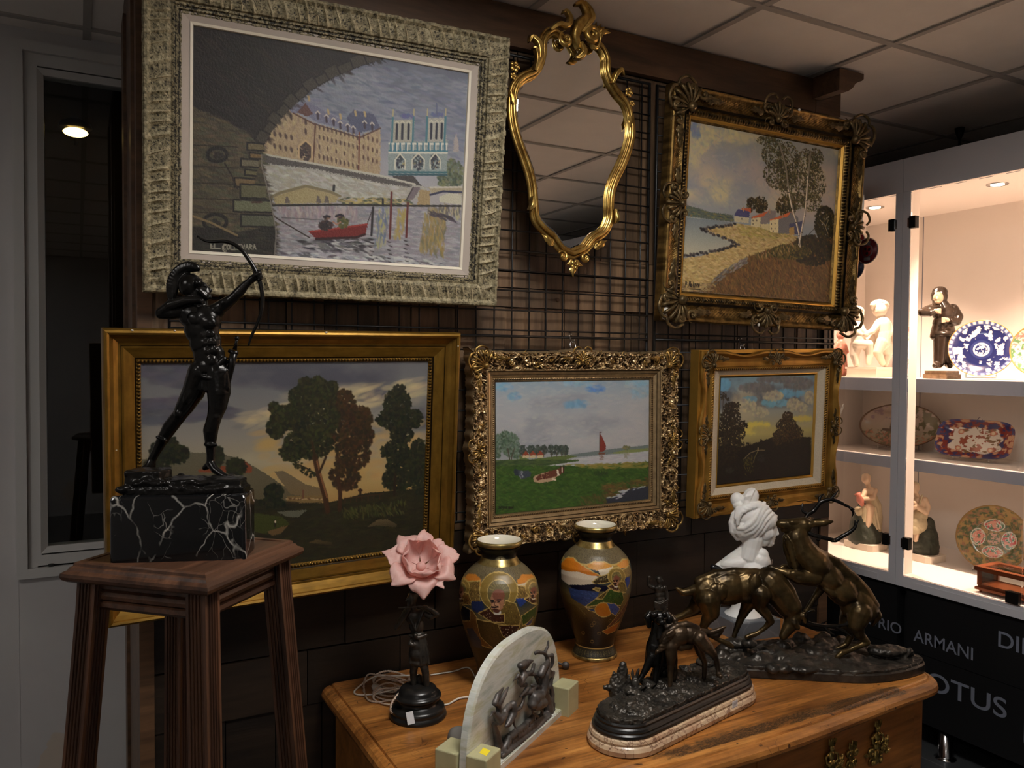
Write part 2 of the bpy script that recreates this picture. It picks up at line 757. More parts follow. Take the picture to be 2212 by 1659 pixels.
mb = MB()
rect_frame(mb, WX0, WX1, WZ0, WZ1,0.032, BACK - 0.022, BACK + 0.1)
mb.build('casing', MAT['white_paint'], win, world=True)
mb = MB()
rect_frame(mb, WX0 + 0.032, WX1 - 0.032, WZ0 + 0.032, WZ1 - 0.032,0.040, BACK - 0.004, BACK + 0.09)
rect_frame(mb, WX0 + 0.070, WX1 - 0.070, WZ0 + 0.078, WZ1 - 0.078,0.020, BACK - 0.008, BACK + 0.06,0.014)
mb.build('sash', MAT['white_paint'], win, world=True)
mb = MB(); mb.box((WX0 + 0.085, BACK + 0.016, WZ0 + 0.09),(WX1 - 0.085, BACK + 0.022, WZ1 - 0.09)); mb.build('glass_pane', MAT['glass'], win, world=True)
mb = MB(); mb.box((WX0 + 0.06, BACK - 0.004, WZ0 + 0.028),(WX0 + 0.45, BACK + 0.02, WZ0 + 0.037)); mb.build('sill', MAT['white_paint'], win, world=True)
mb = MB(); mb.ball((WX0 + 0.10, BACK - 0.012, WZ0 + 0.037),(0.012,0.006,0.006)); o = mb.build('window_wedge', plain('dirt black',(30,29,28),0.7))
tag(o, 'small black wedge lying on the white window sill', 'wedge')
# dark house opposite; lamp added to stand for one reflected in the glass
MAT['night_wall'] = plain('house in the dark',(60,50,42),0.9)
mb = MB(); mb.box((-2.0,7.0,-0.5),(4.0,7.4,6.5)); struct(mb.build('exterior', MAT['night_wall']))
lp = onY(163,286,6.0)
t = thing('reflected_lamp', 'small glowing amber lamp added outside, standing for a reflection in the window glass', 'lamp', lp)
mb = MB(); mb.ball((0,0,0),(0.075,0.05,0.03),12); mb.build('bulb', glow('amber light',(1.0,0.62,0.16),9.0), t)
mb = MB(); mb.lathe([(0.10,0.03),(0.09,0.06),(0.03,0.09),(0.012,0.10)],16); mb.tube([(0,0,0.09),(0,0.3,0.16),(0,1.02,0.16)],0.015); mb.build('bracket', MAT['black_wire'], t)

# timber partition
part = bpy.data.objects.new('wall_timber', None); COL.objects.link(part); part.location = (PX0, PY,0); MW['wall_timber'] = Matrix.Translation((PX0, PY,0)); struct(part)
mb = MB(); mb.box((PX0 + 0.01, PY + 0.02,0),(PX1 - 0.01, PY + 0.55, CEIL - 0.01)); mb.build('core', MAT['beam'], part, world=True)
mb = MB()
rr = random.Random(5)


def planks(x0, x1, z0, z1, wlo, whi, front=PY):
 x = x0
 while x < x1 - 0.01:
  w = min(rr.uniform(wlo, whi), x1 - x)
  y = front + rr.uniform(0,0.006)
  mb.box((x + 0.0015, y, z0),(x + w - 0.0015, PY + 0.03, z1))
  x += w


def boards(z0, z1, xs, front=PY):
 for a, b in zip(xs[:-1], xs[1:]):
  y = front + rr.uniform(0,0.005)
  mb.box((a + 0.0015, y, z0 + 0.002),(b - 0.0015, PY + 0.03, z1 - 0.002))


for zz in ((2.03,2.65),(1.19,1.865)):
 planks(PX0, PX1, zz[0], zz[1],0.07,0.17)
for (z0, z1) in ((1.975,2.03),(1.925,1.975),(1.865,1.925)):
 boards(z0, z1,[PX0,0.6,1.02,1.37,1.78,2.25, PX1], PY - 0.006)
mb.build('plank_cladding', MAT['plank'], part, world=True)
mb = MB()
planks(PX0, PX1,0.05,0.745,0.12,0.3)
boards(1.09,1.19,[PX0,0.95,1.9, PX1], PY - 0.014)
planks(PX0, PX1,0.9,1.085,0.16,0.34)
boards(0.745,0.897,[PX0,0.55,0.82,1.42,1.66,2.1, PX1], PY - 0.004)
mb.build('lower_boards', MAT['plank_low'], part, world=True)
for x, z in ((1.345,1.895),(1.425,1.893),(0.9,1.9),(1.95,1.9)):
 mb = MB(); mb.ball((x, PY - 0.005, z),(0.007,0.004,0.007)); mb.build('peg', MAT['beam'], part, world=True)
mb = MB(); mb.box((PX0, PY - 0.028,2.652),(PX1 - 0.135, PY - 0.001, CEIL - 0.002)); mb.box((PX1 - 0.133, PY - 0.030,2.652),(PX1, PY - 0.001, CEIL - 0.002)); struct(mb.build('trim_2', MAT['beam']))
mb = MB()
for a, b in ((PX1 - 0.04, PX1 + 0.004),(PX0 - 0.004, PX0 + 0.03)):
 mb.box((a, PY - 0.006,0.0),(b, PY + 0.56, CEIL - 0.004))
mb.build('end_post', MAT['beam'], part, world=True)
mb = MB(); mb.box((PX0 - 0.012, PY + 0.06,1.35),(PX0 - 0.003, PY + 0.16,2.7)); mb.box((PX0 - 0.012, PY + 0.42,0.1),(PX0 - 0.003, PY + 0.52,2.7)); mb.build('side_batten', MAT['beam'], part, world=True)
# bracket at the right end of the beam: block with a moulded (cyma) right end
yb = 2.045
pr = [(2.445, CEIL - 0.003),(2.575, CEIL - 0.003),(2.575, CEIL - 0.022),(2.565, CEIL - 0.030),(2.548, CEIL - 0.036),(2.530, CEIL - 0.046),(2.520, CEIL - 0.060),(2.505, CEIL - 0.072),(2.49, CEIL - 0.080),(2.445, CEIL - 0.082)]
mb = MB(); mb.prism(pr,0.122, Matrix.Translation((0, yb,0))); struct(mb.build('trim_3', MAT['beam']))

# wire display grids hung on the timber
def grid_panel(x0, x1, z0, z1, label):
 t = thing('wire_grid_panel', label, 'grid panel',((x0 + x1) / 2,2.172, z0), group='black wire grids on the timber wall')
 mb = MB()
 r = 0.0026
 z = z1 - 0.045
 while z > z0 + 0.02:
  mb.tube([(x0,2.1675, z),(x1,2.1675, z)], r,6); z -= 0.0605
 x = x0 + 0.06
 while x < x1 - 0.02:
  mb.tube([(x,2.1725, z0),(x,2.1725, z1)], r,6); x += 0.0605
 mb.build('wires', MAT['black_wire'], t, world=True)
 mb = MB()
 mb.tube([(x0,2.173, z0),(x1,2.173, z0),(x1,2.173, z1),(x0,2.173, z1)],0.006,8, closed=True)
 for z in (1.775,):
  mb.tube([(x0,2.166, z),(x1,2.166, z)],0.0042,6)
 mb.build('rim', MAT['black_wire'], t, world=True)
 for x in (x0 + 0.15, x1 - 0.15):
  for z in (z0 + 0.2, z1 - 0.1):
   mb = MB(); mb.tube([(x,2.170, z),(x,2.1795, z)],0.006,6); mb.build('wall_bracket', MAT['black_wire'], t, world=True)


grid_panel(0.20,1.683,1.22,2.625, 'black wire grid panel on the timber wall behind the oval gilt mirror')
grid_panel(1.715,2.585,1.22,2.625, 'black wire grid panel at the right end of the timber wall behind the seaside painting')
# cable dropping from the ceiling onto the cabinet
t = thing('ceiling_cable', 'thin black cable hanging from a cone on the ceiling above the cabinet', 'cable',(3.55,2.30, CEIL))
mb = MB(); mb.lathe([(0.022,-0.001),(0.016,-0.03),(0.007,-0.05)],14); mb.build('ceiling_rose', MAT['black_wire'], t)
mb = MB(); mb.tube([(0,0,-0.045),(0.002,0,-0.18)],0.006,8); mb.build('cord', MAT['black_wire'], t)
# ------------------------------------------------------------------ display cabinets on the right
MAT['cab'] = plain('grey white laminate',(216,215,220),0.45)
MAT['cab_in'] = plain('white laminate inside',(240,232,226),0.5)
MAT['cab_edge'] = plain('blue grey shaded edge',(120,128,146),0.5)  # unlit look of the shelf fronts put into the colour; seams and slots share it
MAT['black_panel'] = plain('black panel',(30,30,31),0.35)
MAT['letters'] = plain('grey letters',(130,135,150),0.45)
MAT['chrome'] = plain('chrome',(205,205,208),0.18,1.0)
MAT['hinge'] = plain('black hinge',(26,25,25),0.35,0.2)
MAT['spot'] = glow('warm lens',(1.0,0.78,0.5),14.0)
XF, XB, XS = 3.218,3.90,3.50
ZF, ZS2, ZS1, ZT, ZTOP, ZBOT = 0.760,1.245,1.629,2.468,2.602,0.713


def text_mesh(txt):
 cu = bpy.data.curves.new('t', 'FONT')
 cu.body = txt
 cu.offset = 0.008
 o = bpy.data.objects.new('t', cu)
 COL.objects.link(o)
 dg = bpy.context.evaluated_depsgraph_get()
 me = bpy.data.meshes.new_from_object(o.evaluated_get(dg))
 bpy.data.objects.remove(o)
 V = np.array([v.co[:] for v in me.vertices])
 F = [list(p.vertices) for p in me.polygons]
 bpy.data.meshes.remove(me)
 V[:, :2] -= V[:, :2].min(0)
 V[:, :2] /= V[:, :2].max(0)
 return V, F


def letter_on_x(mb, txt, y_left, y_right, z0, z1, x):
 V, F = text_mesh(txt)
 mb.add([(x, y_left + (y_right - y_left) * v[0], z0 + (z1 - z0) * v[1]) for v in V], F)


def cabinet(y_far, y_near, label, lights, words):
 t = thing('display_cabinet', label, 'display cabinet',(XF,(y_far + y_near) / 2,0), group='white lit glass display cabinets')
 w = 0.028
 B = lambda mb, n, m, p=t: mb.build(n, MAT[m], p, world=True)
 mb = MB()
 ja, jb = (XB + 0.02, XF + 0.07) if y_near < 2 else (XF + 0.07, XB + 0.02)      # where the units meet only a front post stands between them
 mb.box((XF + 0.004, y_near, ZBOT),(ja, y_near + w, ZTOP)); mb.box((XF + 0.004, y_far - w, ZBOT),(jb, y_far, ZTOP))
 w0, w1 = (w,0.0) if y_near < 2 else (0.0, w)
 y0_, y1_ = y_near + w0, y_far - w1
 mb.box((XB, y0_, ZF),(XB + 0.02, y1_, ZT))
 mb.box((XF + 0.004, y0_, ZT),(XB + 0.02, y1_, ZT + 0.02)); mb.box((XF + 0.004, y0_, ZTOP - 0.02),(XB + 0.02, y1_, ZTOP))
 mb.box((XF + 0.004, y0_, ZBOT),(XB + 0.02, y1_, ZF))
 B(mb, 'carcass', 'cab_in')
 mb = MB(); mb.box((XB - 0.0015,(y_far + y_near) / 2 - 0.0018, ZF),(XB,(y_far + y_near) / 2 + 0.0018, ZT)); B(mb, 'back_seam', 'cab_edge')
 mb = MB()
 mb.box((XF - 0.006, y_near + 0.001, ZT - 0.012),(XF + 0.004, y_far - 0.001, ZTOP)); B(mb, 'fascia', 'cab')
 mb = MB()
 mb.box((XF - 0.006, y_far - 0.036, ZBOT - 0.002),(XF + 0.004, y_far - 0.001, ZT - 0.013)); mb.box((XF - 0.006, y_near + 0.001, ZBOT - 0.002),(XF + 0.004, y_near + 0.036, ZT - 0.013))
 mb.box((XF - 0.006, y_near + 0.036, ZBOT - 0.002),(XF + 0.004, y_far - 0.036, ZF - 0.002)); B(mb, 'front_frame', 'cab')
 mb = MB(); a, b = y_far - 0.09, y_near + 0.09
 rect = [(a,0.7425),(b,0.7425)]
 mb.box((XF - 0.0085, b, ZBOT - 0.001),(XF - 0.006, a,0.7425)); B(mb, 'lock_flap', 'cab')
 for z in (ZS1, ZS2):
  th = 0.065 if z == ZS1 else 0.056
  mb = MB(); mb.box((XS + 0.004, y0_, z - th + 0.002),(XB - 0.001, y1_, z)); sh = B(mb, 'shelf', 'cab_in')
  mb = MB(); mb.box((XS, y0_, z - th),(XS + 0.004, y1_, z - 0.003)); B(mb, 'shelf_edge', 'cab_edge', sh)
 # glass doors
 mid = (y_far + y_near) / 2
 for k,(a, b) in enumerate(((mid + 0.002, y_far - 0.037),(y_near + 0.037, mid - 0.002))):
  mb = MB(); mb.box((XF - 0.002, a, ZF + 0.002),(XF + 0.003, b, ZT - 0.014)); d = B(mb, 'glass_door', 'glass')
  yh, sgn = ((y_far - 0.036,-1),(y_near + 0.036,1))[k]
  for z in (2.318,0.906):
   mb = MB(); mb.box((XF - 0.014, yh + (0 if sgn > 0 else -0.030), z - 0.026),(XF + 0.012, yh + (0.030 if sgn > 0 else 0), z + 0.026)); B(mb, 'hinge', 'hinge', d)
   mb = MB(); mb.box((XF - 0.010, yh - sgn * 0.010, z - 0.02),(XF - 0.006, yh + sgn * 0.004, z + 0.02)); B(mb, 'hinge_plate', 'chrome', d)
  if k == 0 and y_near < 2:
   mb = MB(); mb.box((XF - 0.016, a + 0.0, ZF + 0.005),(XF + 0.012, a + 0.05, ZF + 0.05)); B(mb, 'lock', 'hinge', d)
 for y in lights:
  mb = MB(); mb.lathe([(0.026,-0.001),(0.040,-0.004),(0.043,-0.002),(0.043,0.003)],24,(3.455, y, ZT - 0.001)); dl = B(mb, 'downlight', 'chrome')
  mb = MB(); mb.lathe([(0.001,-0.0045),(0.026,-0.0045),(0.026,-0.002)],20,(3.455, y, ZT - 0.001)); B(mb, 'lens', 'spot', dl)
  ld = bpy.data.lights.new('downlight_lamp', 'SPOT'); ld.energy = SPOT_W * 10; ld.color = WARM; ld.spot_size = math.radians(100); ld.spot_blend = 1.0; ld.shadow_soft_size = 0.03
  lo = bpy.data.objects.new('downlight_lamp', ld); COL.objects.link(lo); lo.parent = dl; lo.location = Vector((3.455, y, ZT - 0.02)) - Vector(t.location)
 y = y_far - 0.07
 while y > y_near + 0.1:
  mb = MB(); mb.box((XF + 0.075, y - 0.055, ZT - 0.0012),(XF + 0.079, y, ZT)); B(mb, 'vent_slot', 'cab_edge'); y -= 0.11
 # plinth of black panels on chrome feet
 for (z0, z1) in ((0.4335, ZBOT - 0.006),(0.135,0.4305)):
  mb = MB(); mb.box((XF + 0.012, y_near + 0.001, z0),(XF + 0.03, y_far - 0.045 + (0.042 if y_near > 2 else 0), z1)); p = B(mb, 'plinth_panel', 'black_panel')
  for (txt, yl, yr, a, b) in words:
   if z0 < a < z1:
    mb = MB(); letter_on_x(mb, txt, yl, yr, a, b, XF + 0.0112); B(mb, 'lettering', 'letters', p)
 mb = MB(); mb.box((XF + 0.05, y_near + 0.01,0.14),(XB, y_far - 0.01, ZBOT - 0.004)); B(mb, 'plinth_box', 'black_panel')
 for y in (y_near + 0.12, y_far - 0.21):
  for x in (XF + 0.06, XB - 0.08):
   mb = MB(); mb.lathe([(0.042,0.0),(0.044,0.004),(0.030,0.009),(0.028,0.012),(0.028,0.142)],20,(x, y,0)); B(mb, 'foot', 'chrome')
 return t


YJ = 2.335
cabR = cabinet(YJ,1.25, 'white lit cabinet at the right with a blue plate and a wooden casket inside',[2.065,1.465],[
 ('ARMANI',2.252,1.984,0.482,0.534),('DIESEL',1.883,1.615,0.572,0.637),('LOTUS',2.245,1.843,0.292,0.372),('I',1.776,1.764,0.228,0.308)])
cabL = cabinet(3.09, YJ, 'white lit cabinet left of its neighbour, half hidden by the seaside painting',[2.665],[('EMPORIO',2.62,2.312,0.487,0.536)])
# ------------------------------------------------------------------ oil painting: a brush that works on a grid of vertex colours
def homography(quad):
 src = [(0,0),(1,0),(1,1),(0,1)]
 A, b = [],[]
 for (u, v),(x, y) in zip(src, quad):
  A.append([x, y,1,0,0,0,-x * u,-y * u]); b.append(u)
  A.append([0,0,0, x, y,1,-x * v,-y * v]); b.append(v)
 h = np.linalg.solve(np.array(A, float), np.array(b, float))
 return np.append(h,1).reshape(3,3)


def lin(c):
 c = np.asarray(c, float) / 255
 return np.where(c <= 0.04045, c / 12.92,((c + 0.055) / 1.055) ** 2.4)


class Canvas:
 """colours are set down as sRGB 0-255; points in the sketch's own frame given by its four corners (TL, TR, BR, BL)"""

 def __init__(self, w, h, quad=None, fn=None, seed=1):
  self.w, self.h = w, h
  self.img = np.zeros((h, w,3))
  self.rng = np.random.default_rng(seed)
  self.Hm = homography(quad) if quad else None
  self.fn = fn
  self.rk = 1.0
  yy, xx = np.mgrid[0:h,0:w]
  self.xx, self.yy = xx, yy

 def uv(self, p):
  p = np.atleast_2d(np.asarray(p, float))
  if self.fn is not None:
   return np.array([self.fn(a, b) for a, b in p])
  q = np.c_[p, np.ones(len(p))] @ self.Hm.T
  return q[:, :2] / q[:,2:3]

 def px(self, p):
  q = self.uv(p)
  return q * np.array([self.w - 1, self.h - 1])

 def noise(self, sx, sy, seed=0, octv=4):
  P = np.c_[(self.xx.ravel() / self.w * sx),(self.yy.ravel() / self.h * sy), np.zeros(self.w * self.h)]
  return fbm(P, octv, seed).reshape(self.h, self.w)

 def grad(self, stops, axis=1):
  """vertical gradient, stops (v, colour)"""
  t = (self.yy if axis == 1 else self.xx) / ((self.h if axis == 1 else self.w) - 1)
  vs = [s[0] for s in stops]
  for c in range(3):
   self.img[..., c] = np.interp(t, vs,[s[1][c] for s in stops])

 def clouds(self, color, sx, sy, lo, hi, seed, top=0.0, bot=1.0, amt=1.0):
  n = self.noise(sx, sy, seed,5)
  a = np.clip((n - lo) / (hi - lo),0,1) * amt
  v = self.yy / self.h
  a = a * np.clip((v - top) / 0.04 + 0.5,0,1) * np.clip((bot - v) / 0.06 + 0.5,0,1)
  self.img += (np.asarray(color, float) - self.img) * a[..., None]

 def mask(self, pts, soft=1.0, rough=0):
  P = self.px(pts)
  x0, y0 = np.floor(P.min(0)).astype(int) - 3
  x1, y1 = np.ceil(P.max(0)).astype(int) + 4
  x0, y0, x1, y1 = max(x0,0), max(y0,0), min(x1, self.w), min(y1, self.h)
  if x1 <= x0 or y1 <= y0:
   return None
  X, Y = self.xx[y0:y1, x0:x1].astype(float), self.yy[y0:y1, x0:x1].astype(float)
  rough *= self.rk
  if rough:
   X = X + (self.rng.random(X.shape) - 0.5) * rough
   Y = Y + (self.rng.random(X.shape) - 0.5) * rough
  ins = np.zeros(X.shape, bool)
  n = len(P)
  for i in range(n):
   (xa, ya),(xb, yb) = P[i], P[(i + 1) % n]
   if ya == yb:
    continue
   c = ((ya > Y) != (yb > Y)) & (X < (xb - xa) * (Y - ya) / (yb - ya) + xa)
   ins ^= c
  return (slice(y0, y1), slice(x0, x1)), ins.astype(float)

 def poly(self, pts, color, var=6, rough=1.5, alpha=1.0, streak=None):
  m = self.mask(pts, rough=rough)
  if m is None:
   return
  sl, a = m
  col = np.asarray(color, float)
  n = (self.rng.random(a.shape) - 0.5) * 2 * var
  if streak:
   sx, sy = streak
   P = np.c_[(self.xx[sl].ravel() / self.w * sx),(self.yy[sl].ravel() / self.h * sy), np.full(a.size,3.3)]
   n = n * 0.4 + (fbm(P,4,5).reshape(a.shape) - 0.5) * 5 * var
  self.img[sl] += (col + n[..., None] - self.img[sl]) * (a * alpha)[..., None]

 def fade(self, pts, c_top, c_bot, var=4, alpha=1.0, rough=1.0):
  m = self.mask(pts, rough=rough)
  if m is None:
   return
  sl, a = m
  h = a.shape[0]
  t = np.linspace(0,1, h)[:, None, None]
  col = np.asarray(c_top, float) * (1 - t) + np.asarray(c_bot, float) * t
  n = (self.rng.random(a.shape) - 0.5) * 2 * var
  self.img[sl] += (col + n[..., None] - self.img[sl]) * (a * alpha)[..., None]

 def dab(self, x, y, l, wd, ang, color, alpha=0.85):
  """one stroke, grid units"""
  r = int(max(l, wd)) + 2
  x0, x1, y0, y1 = max(int(x) - r,0), min(int(x) + r + 1, self.w), max(int(y) - r,0), min(int(y) + r + 1, self.h)
  if x1 <= x0 or y1 <= y0:
   return
  X, Y = self.xx[y0:y1, x0:x1] - x, self.yy[y0:y1, x0:x1] - y
  c, s = math.cos(ang), math.sin(ang)
  d = ((X * c + Y * s) / max(l,.6)) ** 2 + ((-X * s + Y * c) / max(wd,.5)) ** 2
  a = np.clip(1.5 - d * 1.1,0,1) * alpha
  self.img[y0:y1, x0:x1] += (np.asarray(color, float) - self.img[y0:y1, x0:x1]) * a[..., None]

 def dabs(self, pts, colors, n, l, wd, ang=0.0, spread=0.4, alpha=0.8, jit=8):
  """n strokes inside a polygon"""
  m = self.mask(pts)
  if m is None:
   return
  sl, a = m
  ys, xs = np.nonzero(a > 0.5)
  if len(xs) == 0:
   return
  for k in self.rng.integers(0, len(xs), n):
   col = np.asarray(colors[self.rng.integers(len(colors))], float) + (self.rng.random(3) - .5) * jit + (self.rng.random() - .5) * jit
   self.dab(xs[k] + sl[1].start, ys[k] + sl[0].start, l * (0.6 + 0.8 * self.rng.random()), wd * (0.7 + 0.6 * self.rng.random()), ang + (self.rng.random() - .5) * 2 * spread, col, alpha)

 def line(self, pts, color, wd=1.0, alpha=0.9):
  P = self.px(pts)
  for i in range(len(P) - 1):
   d = P[i + 1] - P[i]
   L = max(np.hypot(*d),1e-6)
   n = max(int(L / max(wd * 0.5,0.5)),1)
   for k in range(n + 1):
    q = P[i] + d * k / n
    self.dab(q[0], q[1], wd, wd,0, color, alpha)

 def blob(self, c, rx, ry, colors, n, size=2.2, alpha=0.85, jit=8, light=None, edge=1.0):
  """foliage: dabs scattered over an ellipse, in image-crop units"""
  for k in range(n):
   a = self.rng.random() * 2 * math.pi
   r = math.sqrt(self.rng.random()) * edge
   p = (c[0] + rx * r * math.cos(a), c[1] + ry * r * math.sin(a))
   q = self.px([p])[0]
   col = np.asarray(colors[self.rng.integers(len(colors))], float) + (self.rng.random(3) - .5) * jit
   if light is not None and self.rng.random() < 0.25 and (math.cos(a) * light[0] + math.sin(a) * light[1]) > 0.2:
    col = np.asarray(light[2], float) + (self.rng.random(3) - .5) * jit
   self.dab(q[0], q[1], size * (0.6 + self.rng.random()), size * (0.5 + 0.5 * self.rng.random()), self.rng.random() * 3.1, col, alpha)

 def text(self, s, x, y, h, w, color, wd=1.0, slant=0.0, gap=0.25):
  for ch in s:
   for st in STROKES.get(ch,()):
    self.line([(x + (p[0] + slant * p[1]) * w, y - p[1] * h) for p in st], color, wd)
   x += w * (1 + gap)

 def colors(self, gain=1.0, k=1.0, m=108):
  c = lin(np.clip((self.img - m) * k + m,6,255)) * gain
  return np.clip(c,0,0.95)


STROKES = {'H': [[(0,0),(0,1)],[(1,0),(1,1)],[(0,.5),(1,.5)]], 'L': [[(0,1),(0,0),(1,0)]], 'C': [[(1,.9),(.5,1),(.1,.7),(.1,.3),(.5,0),(1,.1)]],
   'O': [[(.5,1),(.05,.6),(.2,.1),(.6,0),(.95,.4),(.8,.9),(.5,1)]], 'E': [[(1,1),(0,1),(0,0),(1,0)],[(0,.5),(.8,.5)]], 'V': [[(0,1),(.5,0),(1,1)]],
   'A': [[(0,0),(.5,1),(1,0)],[(.25,.4),(.75,.4)]], 'R': [[(0,0),(0,1),(.8,.9),(.8,.6),(0,.5),(1,0)]],
   'P': [[(0,0),(.1,1),(.9,.85),(.7,.5),(.05,.5)]], '.': [[(.3,0),(.35,.04)]], 'M': [[(0,0),(.1,1),(.5,.3),(.9,1),(1,0)]],
   'o': [[(.5,.6),(.1,.3),(.5,0),(.9,.3),(.5,.6)]], 'i': [[(.4,.6),(.5,0)],[(.45,.85),(.46,.88)]], 'r': [[(.2,.6),(.25,0)],[(.22,.45),(.7,.62)]],
   'e': [[(.1,.3),(.9,.35),(.6,.62),(.15,.4),(.3,0),(.9,.08)]], 'é': [[(.1,.3),(.9,.35),(.6,.62),(.15,.4),(.3,0),(.9,.08)],[(.5,.8),(.8,1)]],
   's': [[(.8,.6),(.2,.5),(.8,.15),(.1,0)]], 'y': [[(.1,.6),(.5,.1)],[(.9,.6),(.3,-.4)]], 'a': [[(.8,.55),(.2,.5),(.1,.1),(.8,.15),(.85,.6),(.9,0)]],
   'u': [[(.1,.6),(.2,.05),(.8,.1),(.85,.6),(.9,0)]], 'd': [[(.8,.3),(.3,.5),(.1,.1),(.8,.1),(.85,1),(.9,0)]], 'n': [[(.1,.6),(.15,0)],[(.12,.45),(.6,.62),(.85,.4),(.9,0)]]}


def paint_mat(name, rough=0.5, bump=0.35, bs=260, coat=0.0):
 t = NT(name)
 a = t.n('ShaderNodeVertexColor', layer_name='paint')
 t.l(a.outputs['Color'], t.b.inputs['Base Color'])
 t.set(Roughness=rough)
 if coat:
  t.set(Coat_Weight=coat, Coat_Roughness=0.15)
 if bump:
  v = t.coord()
  t.bump(t.noise(v, bs,4,0.6), bump,0.0012)
 return t.m


def color_mesh(me, cols):
 at_ = me.color_attributes.new('paint', 'FLOAT_COLOR', 'POINT')
 c = np.ones((len(cols),4))
 c[:, :3] = cols
 at_.data.foreach_set('color', c.ravel())


def canvas_object(cv, w, h, gain, mat, parent, y=0.0, name='canvas', relief=0.0006, k=1.0):
 """flat picture surface, origin at the middle of the bottom edge of the picture, x right, z up"""
 W, H = cv.w, cv.h
 xs = np.linspace(-w / 2, w / 2, W)
 zs = np.linspace(h,0, H)
 X, Z = np.meshgrid(xs, zs)
 g = cv.img.mean(2)
 Y = y - (g - g.mean()) / 255 * relief
 V = np.c_[X.ravel(), Y.ravel(), Z.ravel()]
 i = np.arange((H - 1) * W).reshape(H - 1, W)[:, :-1].ravel()
 F = np.c_[i, i + W, i + W + 1, i + 1]
 me = np_mesh(name, V, F)
 color_mesh(me, cv.colors(gain, k).reshape(-1,3))
 return link_mesh(name, me, mat, parent)
# ------------------------------------------------------------------ picture frames
def relief_mat(name, deep, mid, high, rough=0.38, metal=0.85, stain=0.25, sscale=30, bump=0.15):
 """carved and gilded surface: the paint attribute holds how high the carving stands, low parts keep the dark wash"""
 t = NT(name)
 a = t.n('ShaderNodeVertexColor', layer_name='paint')
 c = t.ramp(a.outputs['Color'],((0.12, srgb(*deep)),(0.5, srgb(*mid)),(0.9, srgb(*high))))
 v = t.coord()
 f = t.noise(v, sscale,6,0.65)
 c = t.mix(1.0, c, t.ramp(f,((0.32,(1 - stain,) * 3 + (1,)),(0.62,(1,1,1,1)))), 'MULTIPLY')
 t.l(c, t.b.inputs['Base Color'])
 t.set(Metallic=metal, Roughness=rough)
 t.bump(t.noise(v,420,3), bump,0.0006)
 return t.m


def resample(prof, step):
 P = np.array(prof, float)
 d = np.r_[0, np.cumsum(np.hypot(*np.diff(P, axis=0).T))]
 n = max(int(d[-1] / step),2)
 t = np.unique(np.r_[np.linspace(0, d[-1], n + 1), d])
 return np.c_[np.interp(t, d, P[:,0]), np.interp(t, d, P[:,1])]


def sweep_frame(name, w, h, prof, mat, parent, step=0.003, pstep=0.002, disp=None, edge=None, z0=0.0, smooth=False):
 """prof: (inset, depth) from the outer back edge to the inner edge. disp(s, inset, L) -> (height, carve 0..1)"""
 P = resample(prof, pstep)
 tang = np.gradient(P, axis=0)
 nrm = np.c_[tang[:,1],-tang[:,0]]
 nrm /= np.maximum(np.linalg.norm(nrm, axis=1),1e-9)[:, None]
 V, F, A, base = [],[],[],0
 cor = [(-w / 2,0),(w / 2,0),(w / 2, h),(-w / 2, h)]
 for k in range(4):
  a, b = np.array(cor[k]), np.array(cor[(k + 1) % 4])
  L = np.linalg.norm(b - a)
  e = (b - a) / L
  inn = np.array([-e[1], e[0]])
  ns = max(int(L / step),2)
  s = np.linspace(0,1, ns + 1)
  S, I = np.meshgrid(s, P[:,0], indexing='ij')
  D = np.broadcast_to(P[:,1], S.shape).copy()
  pos = I + S * (L - 2 * I)
  ins = I.copy()
  hgt, carve = np.zeros_like(pos), np.full_like(pos,0.6)
  if disp is not None:
   hgt, carve = disp(pos, I, L, k)
  ins = ins + nrm[:,0][None, :] * hgt
  dep = D + nrm[:,1][None, :] * hgt
  if edge is not None:
   ins = ins + edge(pos, I, L, k)
  X = a[0] + e[0] * pos + inn[0] * ins
  Z = a[1] + e[1] * pos + inn[1] * ins + z0
  V.append(np.c_[X.ravel(), dep.ravel(), Z.ravel()])
  A.append(carve.ravel())
  m = P.shape[0]
  i = (np.arange(ns)[:, None] * m + np.arange(m - 1)[None, :]).ravel() + base
  F.append(np.c_[i, i + m, i + m + 1, i + 1])
  base += (ns + 1) * m
 me = np_mesh(name, np.concatenate(V), np.concatenate(F), smooth)
 a = np.clip(np.concatenate(A),0,1)
 color_mesh(me, np.c_[a, a, a])
 return link_mesh(name, me, mat, parent)


def fn(P, sx, sy, seed, octv=3):
 s, i = P
 return fbm(np.c_[s.ravel() * sx, i.ravel() * sy, np.full(s.size, seed * 7.7)], octv, seed).reshape(s.shape)


# carved ornaments, laid in the plane of the frame: x right, z up, -y towards the room
def pl(x, z, y, ang, sc=1.0, mir=False):
 return Matrix.Translation((x, y, z)) @ Matrix.Rotation(-ang,4, 'Y') @ Matrix.Diagonal((-sc if mir else sc, sc, sc,1))


def c_scroll(mb, M, R, turns=1.25, r=0.004, a0=0.0, tail=1.0, lift=0.004, n=26):
 pts, rad = [],[]
 for k in range(n + 1):
  t = k / n
  a = a0 + (1 - t) * turns * 2 * math.pi
  q = R * (0.22 + 0.78 * t ** 0.8) * (1 + 0.35 * tail * max(t - 0.75,0) * 4)
  pts.append(M @ Vector((q * math.cos(a),-lift * (1.4 - t), q * math.sin(a))))
  rad.append(r * (0.75 + 0.5 * math.sin(math.pi * min(t * 1.1,1))) * (1 - 0.75 * max(t - 0.7,0) / 0.3))
 sc = M.to_scale()[0]
 sc = abs(sc)
 mb.tube(pts,[x * sc for x in rad],7)
 mb.ball(M @ Vector((0,-lift * 1.2,0)), R * 0.30 * sc,8)


